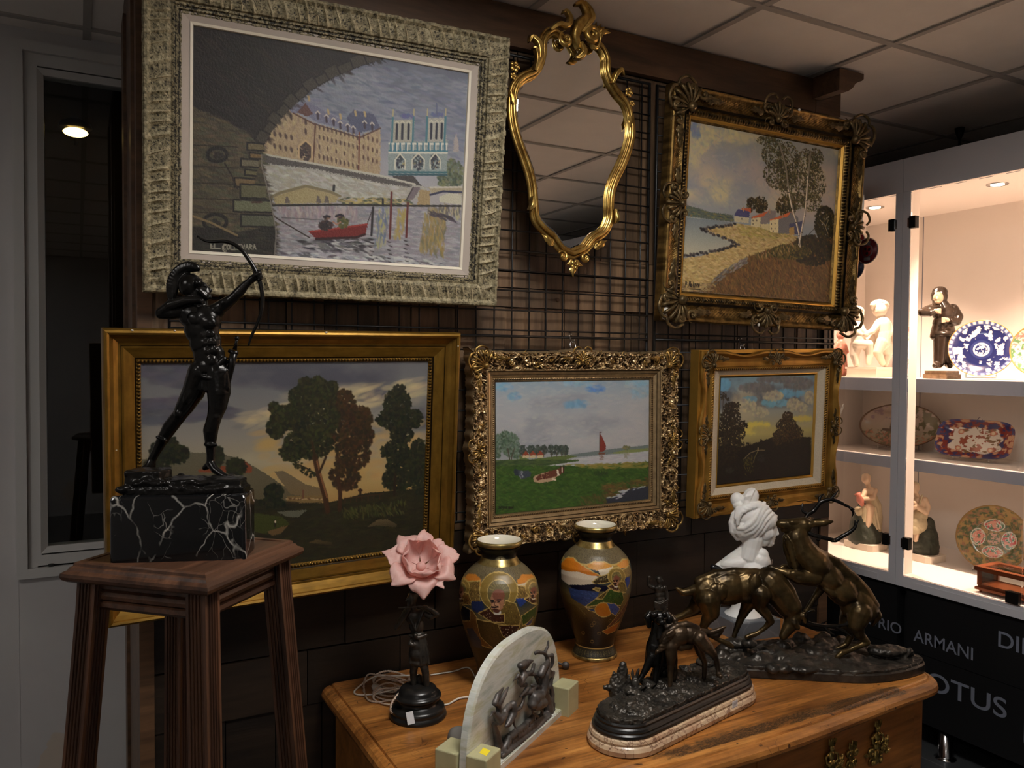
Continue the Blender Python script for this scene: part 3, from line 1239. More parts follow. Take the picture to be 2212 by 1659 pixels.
def leaf(mb, M, L, wd, curl=0.3, lobes=3, bend=0.0, n=12, thick=0.003):
 V, F = [],[]
 m = 6
 for i in range(n + 1):
  t = i / n
  prof = math.sin(math.pi * min(1,0.06 + 0.94 * t) ** 0.8) * (1 + 0.28 * math.sin(lobes * 2 * math.pi * t))
  wv = wd * max(prof,0.03)
  cx = bend * L * t * t
  for j in range(m + 1):
   s = -1 + 2 * j / m
   ridge = (1 - abs(s)) * thick * 1.6 + thick * 0.7 * math.cos(s * math.pi * 2.5)
   V.append(M @ Vector((cx + s * wv,-ridge - curl * L * 0.35 * math.sin(t * math.pi * 0.9) - thick, L * t)))
 for i in range(n):
  for j in range(m):
   a = i * (m + 1) + j
   F.append((a, a + 1, a + m + 2, a + m + 1))
 mb.add(V, F, True)


def shell(mb, M, R, n=7, span=2.4, r=0.006, lift=0.012, hub=True):
 sc = abs(M.to_scale()[0])
 for k in range(n):
  a = math.pi / 2 + (k / (n - 1) - 0.5) * span
  ln = R * (1 - 0.18 * abs(k / (n - 1) - 0.5) * 2)
  pts, rad = [],[]
  for i in range(8):
   t = i / 7
   pts.append(M @ Vector((math.cos(a) * ln * (0.15 + 0.85 * t),-lift * math.sin(math.pi * (0.15 + 0.7 * t)), math.sin(a) * ln * (0.15 + 0.85 * t))))
   rad.append(r * sc * (0.35 + 0.75 * t) * (1 if i < 7 else 0.7))
  mb.tube(pts, rad,7)
 if hub:
  mb.ball(M @ Vector((0,-lift * 0.8,0)), R * 0.2 * sc,8)


def cartouche(mb, x, z, y, ang, R, seed=0):
 """shell between two C-scrolls, leaves spreading to both sides"""
 M = pl(x, z, y, ang)
 shell(mb, M @ Matrix.Translation((0,0,-R * 0.35)), R * 1.05,7,2.2, R * 0.11, R * 0.25)
 for mir in (False, True):
  q = pl(x, z, y, ang,1.0, mir)
  c_scroll(mb, q @ Matrix.Translation((R * 0.85,0, R * 0.25)), R * 0.33,1.2, R * 0.075, a0=2.4, lift=R * 0.14)
  c_scroll(mb, q @ Matrix.Translation((R * 0.55,0,-R * 0.55)), R * 0.30,1.1, R * 0.07, a0=-0.4, lift=R * 0.14)
  pts = smooth_path([q @ Vector(p) for p in ((R * 1.1,-R * .1, R * .35),(R * .95,-R * .2, R * .85),(R * .5,-R * .24, R * 1.05),(R * .2,-R * .2, R * .85))],5)
  mb.tube(pts, R * 0.075,7)
  for k,(dx, dz, aa) in enumerate(((1.1,-0.1,-1.35),(1.35,0.05,-1.75),(1.2,-0.25,-1.05))):
   leaf(mb, q @ Matrix.Translation((R * dx,0, R * dz)) @ Matrix.Rotation(-aa,4, 'Y'), R * 0.8, R * 0.17,0.2,2, thick=R * 0.05)


def corner_piece(mb, x, z, y, ang, R):
 """ang points from the middle of the frame to its corner"""
 M = pl(x, z, y, ang)
 shell(mb, M @ Matrix.Translation((0,0,-R * 0.55)), R * 1.25,8,2.5, R * 0.10, R * 0.25)
 for mir in (False, True):
  q = pl(x, z, y, ang,1.0, mir)
  c_scroll(mb, q @ Matrix.Translation((R * 0.62,0, R * 0.05)), R * 0.34,1.3, R * 0.08, a0=1.6, lift=R * 0.15)
  c_scroll(mb, q @ Matrix.Translation((R * 1.0,0,-R * 0.55)), R * 0.28,1.1, R * 0.07, a0=0.6, lift=R * 0.13)
  pts = smooth_path([q @ Vector(p) for p in ((R * .95,-R * .15, R * .15),(R * .75,-R * .22, R * .65),(R * .3,-R * .25, R * .85),(0,-R * .22, R * .72))],5)
  mb.tube(pts, R * 0.08,7)
  for (dx, dz, aa) in ((0.95,-0.7,-2.35),(1.25,-1.05,-2.35),(1.0,-1.0,-2.0),(1.2,-0.75,-2.75)):
   leaf(mb, q @ Matrix.Translation((R * dx,0, R * dz)) @ Matrix.Rotation(-aa,4, 'Y'), R * 0.75, R * 0.16,0.2,2, thick=R * 0.05)


def flower(mb, M, R, n=5):
 sc = abs(M.to_scale()[0])
 for k in range(n):
  a = 2 * math.pi * k / n
  c = M @ Vector((math.cos(a) * R * .6,-R * .2, math.sin(a) * R * .6))
  mb.ball(c,(R * .42 * sc, R * .25 * sc, R * .42 * sc),8)
 mb.ball(M @ Vector((0,-R * .4,0)), R * .25 * sc,8)


def picture_root(name, label, cat, X0, Y0, Z0, tilt, roll, yaw, group=None):
 rot = Matrix.Rotation(math.radians(yaw),3, 'Z') @ Matrix.Rotation(math.radians(tilt),3, 'X') @ Matrix.Rotation(math.radians(roll),3, 'Y')
 return thing(name, label, cat,(X0, Y0, Z0), rot, group)


def back_board(t, w, h, d0, d1, ins, mat):
 mb = MB(); mb.box((-w / 2 + ins, d0, ins),(w / 2 - ins, d1, h - ins)); return mb.build('backing', mat, t)


def flat_ring(name, t, w, h, cx, cz, rings, mat, steps=None):
 """nested flat rings: rings = [(half-inset, depth), ...] around an opening w x h centred at cx, bottom cz"""
 mb = MB()
 for (o0, y0),(o1, y1) in zip(rings[:-1], rings[1:]):
  A = [(cx - w / 2 - o0, cz - o0),(cx + w / 2 + o0, cz - o0),(cx + w / 2 + o0, cz + h + o0),(cx - w / 2 - o0, cz + h + o0)]
  B = [(cx - w / 2 - o1, cz - o1),(cx + w / 2 + o1, cz - o1),(cx + w / 2 + o1, cz + h + o1),(cx - w / 2 - o1, cz + h + o1)]
  for i in range(4):
   j = (i + 1) % 4
   mb.add([(A[i][0], y0, A[i][1]),(A[j][0], y0, A[j][1]),(B[j][0], y1, B[j][1]),(B[i][0], y1, B[i][1])],[(0,1,2,3)])
 return mb.build(name, mat, t)


def put_canvas(cv, t, w, h, zc, y, gain, mat, k=1.0):
 o = canvas_object(cv, w, h, gain, mat, t,0.0, k=k)
 o.location = (0, y, zc - h / 2)
 return o


MAT['frame_white'] = relief_mat('limed carved wood',(36,30,20),(128,117,88),(172,160,128),0.7,0.0,0.45,60,0.5)
MAT['liner_grey'] = plain('pinkish grey liner',(168,156,145),0.8, bump=0.2, bscale=300, var=0.05)
MAT['lip_white'] = plain('cream slip',(214,206,188),0.6)
MAT['gilt_dark'] = relief_mat('dark gilt',(26,20,12),(104,80,40),(172,138,78),0.36,0.8,0.45,40,0.2)
MAT['gilt_worn'] = relief_mat('worn compo ornament',(32,26,16),(96,80,50),(170,142,88),0.42,0.6,0.35,60,0.2)
MAT['gilt_plain'] = relief_mat('mellow gilt',(36,25,8),(128,94,32),(158,120,46),0.36,0.7,0.25,18,0.12)
MAT['gilt_bright'] = relief_mat('bright gilt',(48,32,12),(156,114,46),(192,148,70),0.38,0.7,0.22,22,0.12)
MAT['bronze_gilt'] = relief_mat('bronzed gilt',(28,20,13),(140,112,78),(226,198,150),0.33,0.8,0.35,50,0.2)
MAT['gilt_rose'] = plain('rose gilt',(190,150,110),0.38,0.75, var=0.12, vscale=30)
MAT['gilt_orn'] = patina('gilded ornament',(92,66,30),(196,160,92),0.34,40,0.8,0.15)
MAT['gilt_orn_dark'] = patina('dark gilded ornament',(64,52,32),(128,106,68),0.38,50,0.6,0.2)
MAT['black_band'] = plain('black band',(30,25,20),0.5)
MAT['gold_slip'] = plain('gold slip',(204,158,74),0.34,0.75, var=0.1, vscale=20)
MAT['linen'] = plain('linen liner',(196,182,158),0.85, bump=0.6, bscale=500, var=0.10, vscale=180)
MAT['board'] = plain('backing board',(70,52,34),0.8)
MAT['chip_white'] = plain('chipped gesso',(225,220,210),0.8)
MAT['oil'] = paint_mat('oil paint',0.55,0.5,240)
MAT['oil_thick'] = paint_mat('thick oil paint',0.6,0.9,160)
MAT['oil_varnish'] = paint_mat('varnished oil paint',0.5,0.25,300,0.0)

# ---- 1: the large river picture in the limed, gouged frame
X, Y, Z, w, h = 0.600,2.09,1.856,0.928,0.743
P1 = picture_root('framed_painting', 'largest painting, river seen under a dark stone arch, in a pale gouged frame', 'painting', X, Y, Z,6.22,0.13,-3.02)


def d1(pos, ins, L, k):
 amp = np.clip(np.sin(np.clip((ins - 0.010) / 0.052,0,1) * math.pi),0,1) ** 0.6
 ph = (pos + 0.25 * (ins - 0.03)) / 0.0295 + 0.35 * np.sin(pos * 31 + k)
 rib = np.exp(-((ph - np.round(ph)) / 0.16) ** 2)
 edge = np.clip(np.minimum(pos - ins, L - ins - pos) / 0.02,0,1)
 longr = 0.55 + 0.45 * (np.floor(ph) % 2)
 n = fn((pos, ins),160,160,2 + k)
 n2 = fn((pos, ins),420,420,12 + k)
 pit = np.clip((n2 - 0.5) * 4,0,1)
 hh = amp * edge * (0.0075 * rib * longr - 0.002) + (n - 0.5) * 0.0035
 bead = np.exp(-((ins - 0.006) / 0.004) ** 2) * np.clip(np.sin(pos / 0.0075 * 0.9) * 2 - 0.8,0,1) * 0.003
 step = np.clip((ins - 0.062) / 0.004,0,1) * np.clip((0.088 - ins) / 0.004,0,1)
 lines = 0.5 + 0.5 * np.sin(ins / 0.0043 * math.pi)
 streak = fn((pos, ins),40,700,31 + k)
 carve = 0.62 + 0.5 * rib * amp - 0.75 * pit * (0.4 + 0.6 * amp) - 0.5 * step * np.clip((lines - 0.55) * 2.5,0,1) * (streak > 0.42) - (0.35 * step * (n2 > 0.55)) + (n - 0.5) * 0.9
 return hh + bead, carve


prof = [(0.0,0.055),(0.0,0.012),(0.004,0.003),(0.010,0.002),(0.018,0.010),(0.035,0.006),(0.052,0.004),(0.060,0.008),(0.0615,0.016),(0.068,0.014),(0.070,0.019),(0.0765,0.018),(0.078,0.024),(0.085,0.024),(0.086,0.034)]
sweep_frame('frame', w, h, prof, MAT['frame_white'], P1,0.0016,0.0016, d1)
cw, ch, zc = 0.706,0.530,0.3715
flat_ring('liner', P1, cw, ch,0, zc - ch / 2,[(0.029,0.026),(0.027,0.024),(0.007,0.028)], MAT['liner_grey'])
flat_ring('slip', P1, cw, ch,0, zc - ch / 2,[(0.007,0.0265),(0.001,0.028),(-0.001,0.037)], MAT['lip_white'])
back_board(P1, w, h,0.042,0.054,0.004, MAT['board'])

cv = Canvas(430,330,[(318,95),(1785,382),(1745,1420),(315,1320)], seed=3)
cv.grad([(0,(100,104,116)),(0.28,(112,116,128)),(0.5,(140,140,146)),(0.62,(150,146,146)),(1,(140,138,142))])
cv.clouds((150,152,158),5,8,0.45,0.7,4,0,0.6,0.6)
cv.dabs([(1150,300),(1785,420),(1770,900),(850,560)],[(118,122,134),(96,102,120),(130,134,144),(108,112,128)],900,9,2.2,0.1,0.3,0.45)
S = cv.poly
# trees and far spire on the right
cv.blob((1700,930),70,90,[(84,92,70),(70,80,66),(110,112,84),(96,104,92)],330,3)
S([(1715,735),(1725,700),(1735,735),(1740,800),(1710,800)],(150,142,138))
# twin-towered church
S([(1368,740),(1682,740),(1676,925),(1365,925)],(128,138,136),10)
S([(1384,625),(1506,625),(1502,745),(1380,745)],(150,148,136),10)
S([(1570,618),(1668,618),(1674,745),(1566,745)],(152,150,140),10)
for x in (1390,1500,1572,1668):
 cv.line([(x,610),(x - 4,745)],(72,112,122),1.8)
 cv.line([(x,605),(x + 2,570)],(158,150,120),1.2)
for x0 in (1412,1442,1474,1594,1622,1650):
 cv.line([(x0,650),(x0 - 2,728)],(44,46,58),2.0)
 cv.line([(x0 - 10,640),(x0,632),(x0 + 10,642)],(182,176,158),0.9)
cv.blob((1465,604),34,8,[(92,96,132)],25,2.4); cv.blob((1622,600),30,8,[(92,100,132)],25,2.4)
cv.line([(1621,540),(1623,605)],(92,98,122),1.1)
for y0, cl in ((752,(190,188,176)),(790,(70,112,124)),(800,(186,184,172)),(905,(60,98,106)),(918,(54,84,92))):
 cv.line([(1372, y0),(1678, y0 + 6)], cl,1.6)
for xx in (1380,1404,1430,1460,1490,1520,1550,1580,1610,1640,1665):
 cv.line([(xx,752),(xx + 1,792)],(66,108,124),1.5); cv.line([(xx + 9,756),(xx + 9,790)],(188,186,176),1.0)
for x0, r in ((1430,26),(1525,32),(1615,26)):
 cv.blob((x0,856), r,40,[(46,48,58),(60,66,74),(80,82,84)],60,2.2)
 cv.line([(x0 - r,890),(x0 - r,840),(x0,806),(x0 + r,840),(x0 + r,890)],(186,182,166),1.1)
 cv.dabs([(x0 - r,840),(x0 + r,840),(x0 + r,890),(x0 - r,890)],[(172,168,160),(150,140,100)],8,2,1,1.5,.3)
S([(1390,925),(1500,925),(1548,985),(1480,1000),(1400,960)],(70,66,66),8)
# the long row of stone houses
S([(770,625),(835,555),(975,640),(1215,715),(1325,665),(1325,918),(1200,900),(960,850),(690,795),(700,740)],(156,138,112),12,2)
cv.dabs([(770,625),(835,555),(975,640),(1215,715),(1325,665),(1325,918),(960,850),(690,795)],[(172,154,124),(142,124,104),(164,146,110),(132,116,104)],420,4,1.5,1.5,.4,.5)
S([(835,560),(905,520),(955,530),(1060,590),(1210,668),(1218,718),(1100,660),(975,628),(920,575),(860,585)],(112,112,130),8)
S([(880,575),(925,525),(965,585),(930,600)],(96,70,66),6)
S([(1142,610),(1180,568),(1288,590),(1325,668),(1216,690),(1160,640)],(84,88,108),8)
cv.line([(975,640),(1215,718),(1325,668)],(90,68,62),1.2); cv.line([(860,580),(978,645),(968,850)],(96,72,62),1.2)
cv.line([(1214,690),(1210,900)],(104,60,50),1.3)
for k,(x, y) in enumerate([(990,585),(1036,604),(1075,622),(1110,640),(1150,655),(1180,668),(1240,640),(1280,650)]):
 cv.line([(x, y),(x + 2, y + 26)],(70,60,70),1.8); cv.line([(x - 10, y - 4),(x, y - 14),(x + 12, y)],(176,166,156),0.9)
for x, y in ((940,490),(1045,565),(1110,590),(1190,575),(1240,580)):
 cv.line([(x, y),(x + 4, y + 22)],(166,146,110),1.8)
for r in range(4):
 for k in range(10):
  x, y = 1000 + 22.5 * k,658 + 52 * r + 6.6 * k
  if r == 2 and k % 2:
   continue
  cv.dab(*cv.px([(x, y)])[0],4.2 if r < 3 else 4.8,1.5,1.45,(76,60,56),.85)
  cv.dab(*cv.px([(x + 6, y - 12)])[0],2,1,0.2,(186,168,132),.6)
for k in range(4):
 for r in range(2):
  cv.dab(*cv.px([(760 + 30 * k,690 + 66 * r + 7 * k)])[0],4.6,2.2,1.3,(72,58,56),.85)
for x, y in ((848,600),(926,628),(926,680)):
 cv.dab(*cv.px([(x, y)])[0],5.5,2,1.45,(70,54,52),.9)
cv.blob((925,790),36,48,[(66,54,56),(80,66,60),(54,46,48)],90,2.4)
cv.line([(890,820),(890,760),(925,728),(960,760),(960,830)],(176,152,118),1.4)
for r in range(3):
 for k in range(4):
  cv.dab(*cv.px([(1236 + 24 * k,712 + 56 * r + 8 * k)])[0],4.2,1.6,1.5,(82,60,54),.85)
# quay
S([(690,800),(1320,925),(1575,990),(1560,1040),(1480,1060),(1300,1060),(1110,1040),(740,1040)],(150,148,140),12,2)
cv.dabs([(700,850),(1320,965),(1540,1010),(1460,1050),(740,1035)],[(164,162,156),(144,140,130),(174,172,166),(150,146,128)],420,6,1.8,.2,.4,.6)
S([(688,800),(1320,930),(1500,975),(1480,990),(1310,960),(960,880),(690,850)],(84,80,78),10,3)
cv.line([(690,798),(960,852),(1320,922),(1510,972)],(168,164,152),1.5)
S([(755,1030),(930,975),(1108,1030),(1090,1068),(765,1072)],(150,138,104),10)
cv.line([(745,1032),(790,1010),(930,975),(1060,1008),(1112,1032)],(120,110,86),2.2)
for x in (828,996,1040):
 S([(x - 12,1068),(x - 6,1030),(x + 6,1030),(x + 16,1068)],(100,92,86))
cv.dabs([(1110,1040),(1500,1050),(1490,1090),(1110,1075)],[(150,134,90),(168,152,104),(110,104,84),(66,76,60)],130,5,1.5,0,.3)
S([(1500,985),(1540,990),(1500,1055),(1462,1056)],(110,100,104)); cv.line([(1500,990),(1465,1055)],(70,62,66),1.2)
S([(1535,1000),(1590,1010),(1590,1085),(1520,1085)],(146,128,96),10)
S([(1580,990),(1760,985),(1760,1030),(1680,1012),(1600,1032)],(150,140,118),8); cv.line([(1590,1030),(1660,1012),(1755,1018)],(54,56,78),1.8)
cv.line([(1590,990),(1756,990)],(176,170,158),1.4)
S([(1640,1040),(1690,1022),(1755,1030),(1755,1085),(1640,1070)],(172,168,150),8)
# water
S([(755,1075),(1100,1078),(1755,1092),(1748,1425),(755,1360)],(132,130,134),8)
wat = [(758,1085),(1752,1100),(1746,1415),(757,1350)]
cv.dabs(wat,[(146,144,148),(118,118,124),(160,158,160),(134,126,130)],1300,7,1.7,0.0,.25,.6)
cv.dabs([(780,1085),(1200,1090),(1200,1160),(800,1150)],[(150,138,140),(130,116,122),(164,152,146)],200,6,1.8,1.5,.3,.6)
cv.dabs([(1560,1100),(1680,1100),(1660,1360),(1540,1330)],[(134,116,74),(150,132,84),(110,104,82)],240,7,1.8,1.5,.4,.6)
cv.dabs([(1640,1095),(1750,1100),(1745,1160),(1640,1140)],[(160,152,120),(96,92,92)],60,5,1.7,1.5,.3,.7)
cv.dabs([(1590,1110),(1720,1160),(1740,1180),(1600,1150)],[(70,64,74)],40,6,1.4,.35,.3,.7)
cv.dabs([(1310,1110),(1370,1110),(1360,1300),(1300,1300)],[(96,106,128),(156,152,110)],90,6,1.5,1.5,.3,.6)
cv.dabs([(1420,1110),(1470,1110),(1440,1260),(1400,1260)],[(150,134,80)],50,6,1.5,1.5,.3,.6)
cv.dabs([(900,1270),(1270,1260),(1290,1330),(960,1330)],[(70,70,74),(100,98,100),(54,52,58),(172,170,170)],130,8,1.7,.1,.4,.8)
cv.dabs([(780,1330),(1500,1370),(1700,1410),(800,1350)],[(176,174,172),(90,88,94),(150,150,156)],160,8,1.9,.15,.4,.8)
cv.line([(750,1078),(1110,1078),(1500,1088),(1752,1092)],(48,46,44),1.7)
for x0, y0, y1, cl in ((1288,1095,1245,(48,44,48)),(1386,1015,1262,(92,44,40)),(1473,1072,1256,(88,38,36))):
 cv.line([(x0, y0),(x0 - 8, y1)], cl,1.9)
 for k in range(6):
  cv.dab(*cv.px([(x0 - 12 + (k % 2) * 8, y1 + 20 + 22 * k)])[0],4,1.2,.2,(56,48,52),.8)
cv.line([(1340,1050),(1340,1085)],(40,40,44),1.8); cv.line([(1080,975),(1078,1000)],(46,44,46),2)
# red boat and the two men
S([(945,1222),(1080,1205),(1262,1182),(1250,1236),(1200,1254),(985,1262)],(108,36,34),6)
cv.line([(950,1222),(1100,1206),(1258,1184)],(140,58,50),1.4); cv.line([(985,1262),(1200,1256),(1245,1240)],(50,22,26),2)
cv.blob((1037,1190),34,26,[(54,44,46),(70,52,48),(44,38,42)],60,2.6); cv.blob((1042,1148),13,9,[(52,42,44),(120,92,78)],18,2)
cv.blob((1128,1176),28,28,[(84,84,48),(70,74,46),(98,94,56)],60,2.6); cv.blob((1112,1142),12,9,[(110,84,72),(62,48,46)],18,2)
cv.line([(1090,1140),(1112,1132),(1128,1138)],(40,36,48),1.8); cv.line([(1026,1144),(1042,1138),(1058,1143)],(40,36,44),1.8)
cv.line([(1075,1170),(1095,1185),(1115,1172)],(150,112,96),1.3)
cv.line([(800,1145),(1020,1160)],(96,92,96),.8); cv.line([(640,1060),(800,1165),(950,1255)],(62,52,48),1.1); cv.line([(1285,1105),(1258,1180)],(64,58,60),.8)
# the dark arch
arch = [(1340,300),(1230,330),(1120,372),(1030,418),(945,468),(870,530),(800,600),(748,672),(705,752),(690,800),(690,860),(715,960),(738,1050),(758,1150),(772,1225),(762,1360),(300,1330),(300,60),(1000,200)]
S(arch,(42,37,36),4,2)
cv.dabs(arch,[(48,42,39),(37,33,32),(54,45,41),(41,36,37)],900,10,2.4,.6,.5,.5)
low = [(310,535),(480,610),(620,690),(690,770),(700,880),(740,1050),(768,1200),(762,1360),(310,1330)]
S(low,(78,70,56),6,2)
cv.dabs(low,[(86,78,62),(70,63,52),(96,86,66),(64,60,50),(80,80,62)],800,8,2.2,.05,.3,.6)
for y in (745,860,950,1035,1110):
 cv.line([(320, y),(450, y + 6),(560, y + 14)],(56,50,40),1.1,.7)
S([(310,1190),(560,1225),(770,1180),(762,1360),(310,1330)],(42,38,33),5)
cv.dabs([(310,1190),(560,1225),(765,1200),(760,1350),(310,1325)],[(48,44,38),(36,33,30),(58,54,46)],240,9,1.8,.1,.2,.6)
# arch stones
ring_ = [(1330,300),(1250,318),(1180,345),(1110,372),(1050,402),(995,432),(940,468),(890,512),(842,556),(800,600),(766,645),(735,692),(708,745)]
for i,(p, q) in enumerate(zip(ring_[:-1], ring_[1:])):
 nx, ny = -(q[1] - p[1]),(q[0] - p[0])
 L = math.hypot(nx, ny)
 o = (62 if i % 2 else 46)
 nx, ny = nx / L * o, ny / L * o
 if nx > 0:
  nx, ny = -nx,-ny
 S([p, q,(q[0] + nx, q[1] + ny),(p[0] + nx, p[1] + ny)],(66,60,54),5)
 cv.line([p,(p[0] + nx, p[1] + ny),(q[0] + nx, q[1] + ny)],(34,30,29),1.2)
for i,(x0, x1, y0, y1) in enumerate(((612,700,735,775),(625,690,790,820),(578,672,822,865),(600,662,880,912),(545,650,925,975),(575,715,960,1035),(540,742,1045,1110),(580,755,1125,1190))):
 S([(x0, y0),(x1, y0 + 8),(x1 + 4, y1 + 6),(x0, y1)],[(104,94,70),(112,92,62),(104,98,80),(96,92,66),(108,92,66),(92,90,68),(100,102,80),(84,86,70)][i],8)
 cv.line([(x0, y0),(x1, y0 + 8)],(36,32,30),1.4); cv.line([(x0, y0),(x0, y1),(x1, y1 + 6)],(36,32,30),1.4)
for cx_, cy_, rx, ry in ((450,802,52,34),(440,1168,62,38)):
 cv.line([(cx_ + rx * math.cos(a / 8 * math.pi), cy_ + ry * math.sin(a / 8 * math.pi) + (a > 8) * -6) for a in range(17)],(36,33,32),2.6)
 cv.blob((cx_ + 5, cy_ + 2), rx * .5, ry * .5,[(50,46,42)],30,2.4)
cv.line([(490,845),(530,915),(560,985)],(46,38,32),1.2)
cv.line([(320,1132),(420,1170),(560,1240)],(120,104,76),1.7)
cv.line([(690,1060),(640,1060)],(70,50,40),1.5)
cv.line([(690,800),(690,860),(715,960),(738,1050),(758,1150),(770,1225),(762,1350)],(118,112,104),1.0,.5)
for k in range(60):
 x, y = cv.rng.uniform(340,1050), cv.rng.uniform(150,560)
 if y < 560 and (x < 780 - (y - 200) * .3):
  cv.dab(*cv.px([(x, y)])[0],7,.9,.6,(72,62,55),.5)
cv.text('H',418,1308,24,20,(138,134,120),0.9); cv.line([(418,1308),(470,1312)],(138,134,120),.9)
cv.text('COLLEVARA',484,1316,26,15,(138,134,120),0.8, gap=.35)
cv.text('C',480,1328,42,22,(138,134,120),0.9)
put_canvas(cv, P1, cw, ch, zc,0.034,0.88, MAT['oil_thick'],1.15)

# ---- 2: seaside path with birches, compo shells on the corners
X, Y, Z, w, h = 2.132,2.08,1.828,0.891,0.770
P2 = picture_root('framed_painting', 'seaside painting with tall birches and red-roofed houses in a dark gilt shell frame', 'painting', X, Y, Z,2.44,1.0,-2.40)


def d2(pos, ins, L, k):
 cove = np.clip(np.sin(np.clip((ins - 0.014) / 0.042,0,1) * math.pi),0,1)
 tex = np.sin(pos / 0.0016) * np.sin((ins + pos * 0.3) / 0.0016)
 egg = np.exp(-((ins - 0.077) / 0.006) ** 2)
 ph = pos / 0.0115
 q = np.abs(ph - np.round(ph)) * 2
 eggs = egg * (np.clip(1 - q * q * 2.2,0,1) * 0.0045 - 0.001)
 n = fn((pos, ins),70,70,40 + k)
 black = np.exp(-((ins - 0.0615) / 0.0045) ** 4)
 hh = cove * tex * 0.0007 + eggs + (n - .5) * 0.0012
 carve = 0.62 + 0.22 * cove * tex - 0.75 * black + egg * (np.clip(1 - q * 1.8,0,1) * 0.4 - 0.45) + (n - .5) * 0.8 + 0.3 * np.exp(-((ins - 0.008) / 0.004) ** 2)
 return hh, carve


prof = [(0.006,0.05),(0.0,0.045),(0.0,0.012),(0.004,0.004),(0.009,0.002),(0.014,0.005),(0.022,0.013),(0.034,0.018),(0.046,0.018),(0.055,0.014),(0.057,0.012),(0.066,0.014),(0.068,0.020),(0.077,0.018),(0.086,0.024),(0.088,0.026),(0.100,0.036),(0.105,0.044)]
sweep_frame('frame', w, h, prof, MAT['gilt_dark'], P2,0.0016,0.0016, d2)
cw, ch, zc = 0.682,0.562,0.385
flat_ring('slip', P2, cw, ch,0, zc - ch / 2,[(0.016,0.026),(0.012,0.026),(-0.001,0.046)], MAT['gold_slip'])
back_board(P2, w, h,0.046,0.052,0.003, MAT['board'])
for (sx, sz) in ((-1,1),(1,1),(1,-1),(-1,-1)):
 mb = MB(); corner_piece(mb, sx * (w / 2 - 0.045), h / 2 + sz * (h / 2 - 0.045),0.006, math.atan2(-sx, sz),0.068); mb.build('corner_ornament', MAT['gilt_orn_dark'], P2)
for (x, z, a) in ((0, h - 0.034,0),(0,0.034, math.pi),(w / 2 - 0.034, h / 2,-math.pi / 2),(-w / 2 + 0.034, h / 2, math.pi / 2)):
 mb = MB(); cartouche(mb, x, z,0.006, a,0.058); mb.build('shell_ornament', MAT['gilt_orn_dark'], P2)
for i,(x, z, rx, rz) in enumerate(((-0.435,0.015,0.012,0.012),(-0.43,0.035,0.010,0.015),(-0.055,0.006,0.012,0.005),(-0.03,0.004,0.006,0.006),(0.025,0.012,0.008,0.006),(0.062,0.004,0.006,0.006),(0.098,0.765,0.006,0.005),(0.443,0.46,0.004,0.05),(0.444,0.40,0.004,0.02))):
 mb = MB(); mb.ball((x,0.001, z),(rx,0.003, rz),9)
 o = mb.build('gesso_chip', MAT['chip_white'], P2)
 o['label'] = 'white chip where the gilding has broken off'

cv = Canvas(400,340,[(275,365),(1145,540),(1073,1445),(222,1385)], seed=5)
cv.grad([(0,(122,122,118)),(0.3,(134,130,122)),(0.55,(118,122,124)),(0.62,(112,118,122)),(1,(120,118,112))])
cv.clouds((112,118,126),4,5,0.5,0.62,8,0,.4,.5)
cv.clouds((154,146,118),5,6,0.52,0.66,21,0,.45,.85)
cv.clouds((142,130,124),4,4,0.5,0.7,33,.1,.5,.6)
for c, rx, ry in (((340,410),50,25),((330,500),55,60),((505,450),45,40),((400,460),60,40)):
 cv.blob(c, rx, ry,[(156,148,118),(148,142,118),(140,136,120)],90,5,.5)
cv.blob((300,420),30,60,[(100,110,130)],40,5,.4)
S = cv.poly
cv.dabs([(275,365),(1145,540),(1110,900),(250,900)],[(140,134,124),(126,126,122),(118,120,122)],700,6,2.2,.3,1.2,.3)
# far shore, water
S([(250,875),(300,885),(390,915),(520,930),(530,975),(400,960),(246,938)],(84,90,84),6,3)
cv.dabs([(250,880),(400,920),(520,940),(520,965),(250,935)],[(92,96,78),(70,80,78),(108,104,78)],90,4,1.4,0,.2)
S([(246,940),(400,962),(530,980),(545,1000),(330,1015),(550,1100),(400,1150),(232,1180)],(132,134,126),3,1)
cv.fade([(246,945),(400,962),(530,980),(480,1000),(330,1015),(540,1100),(400,1150),(232,1180)],(104,112,116),(150,146,128),4)
# sand
sand = [(540,985),(700,1000),(900,1060),(890,1100),(700,1150),(480,1260),(400,1330),(330,1385),(222,1385),(228,1190),(330,1180),(540,1100),(560,1110),(330,1015)]
S(sand,(142,126,92),8,2)
cv.dabs(sand,[(154,138,102),(134,116,82),(162,148,112),(120,104,74),(146,134,106)],900,5,1.6,.1,.5,.6)
cv.dabs([(540,990),(720,1010),(880,1060),(700,1080),(560,1050)],[(128,116,74),(140,130,84),(110,102,68)],160,5,1.5,.2,.4,.6)
# rocks
for p, q in (((230,1180),(400,1150)),((400,1150),(560,1105)),((540,1100),(330,1015)),((330,1015),(540,985))):
 for k in range(16):
  t = k / 16 + cv.rng.random() * .05
  x, y = p[0] + (q[0] - p[0]) * t, p[1] + (q[1] - p[1]) * t
  cv.dab(*cv.px([(x, y + cv.rng.uniform(-6,6))])[0],4.2,2.8, cv.rng.random() * .5, cv.rng.choice([(58,56,58),(74,70,70),(46,45,50)]),.9)
  cv.dab(*cv.px([(x, y - 8)])[0],2,1,0,(108,104,100),.6)
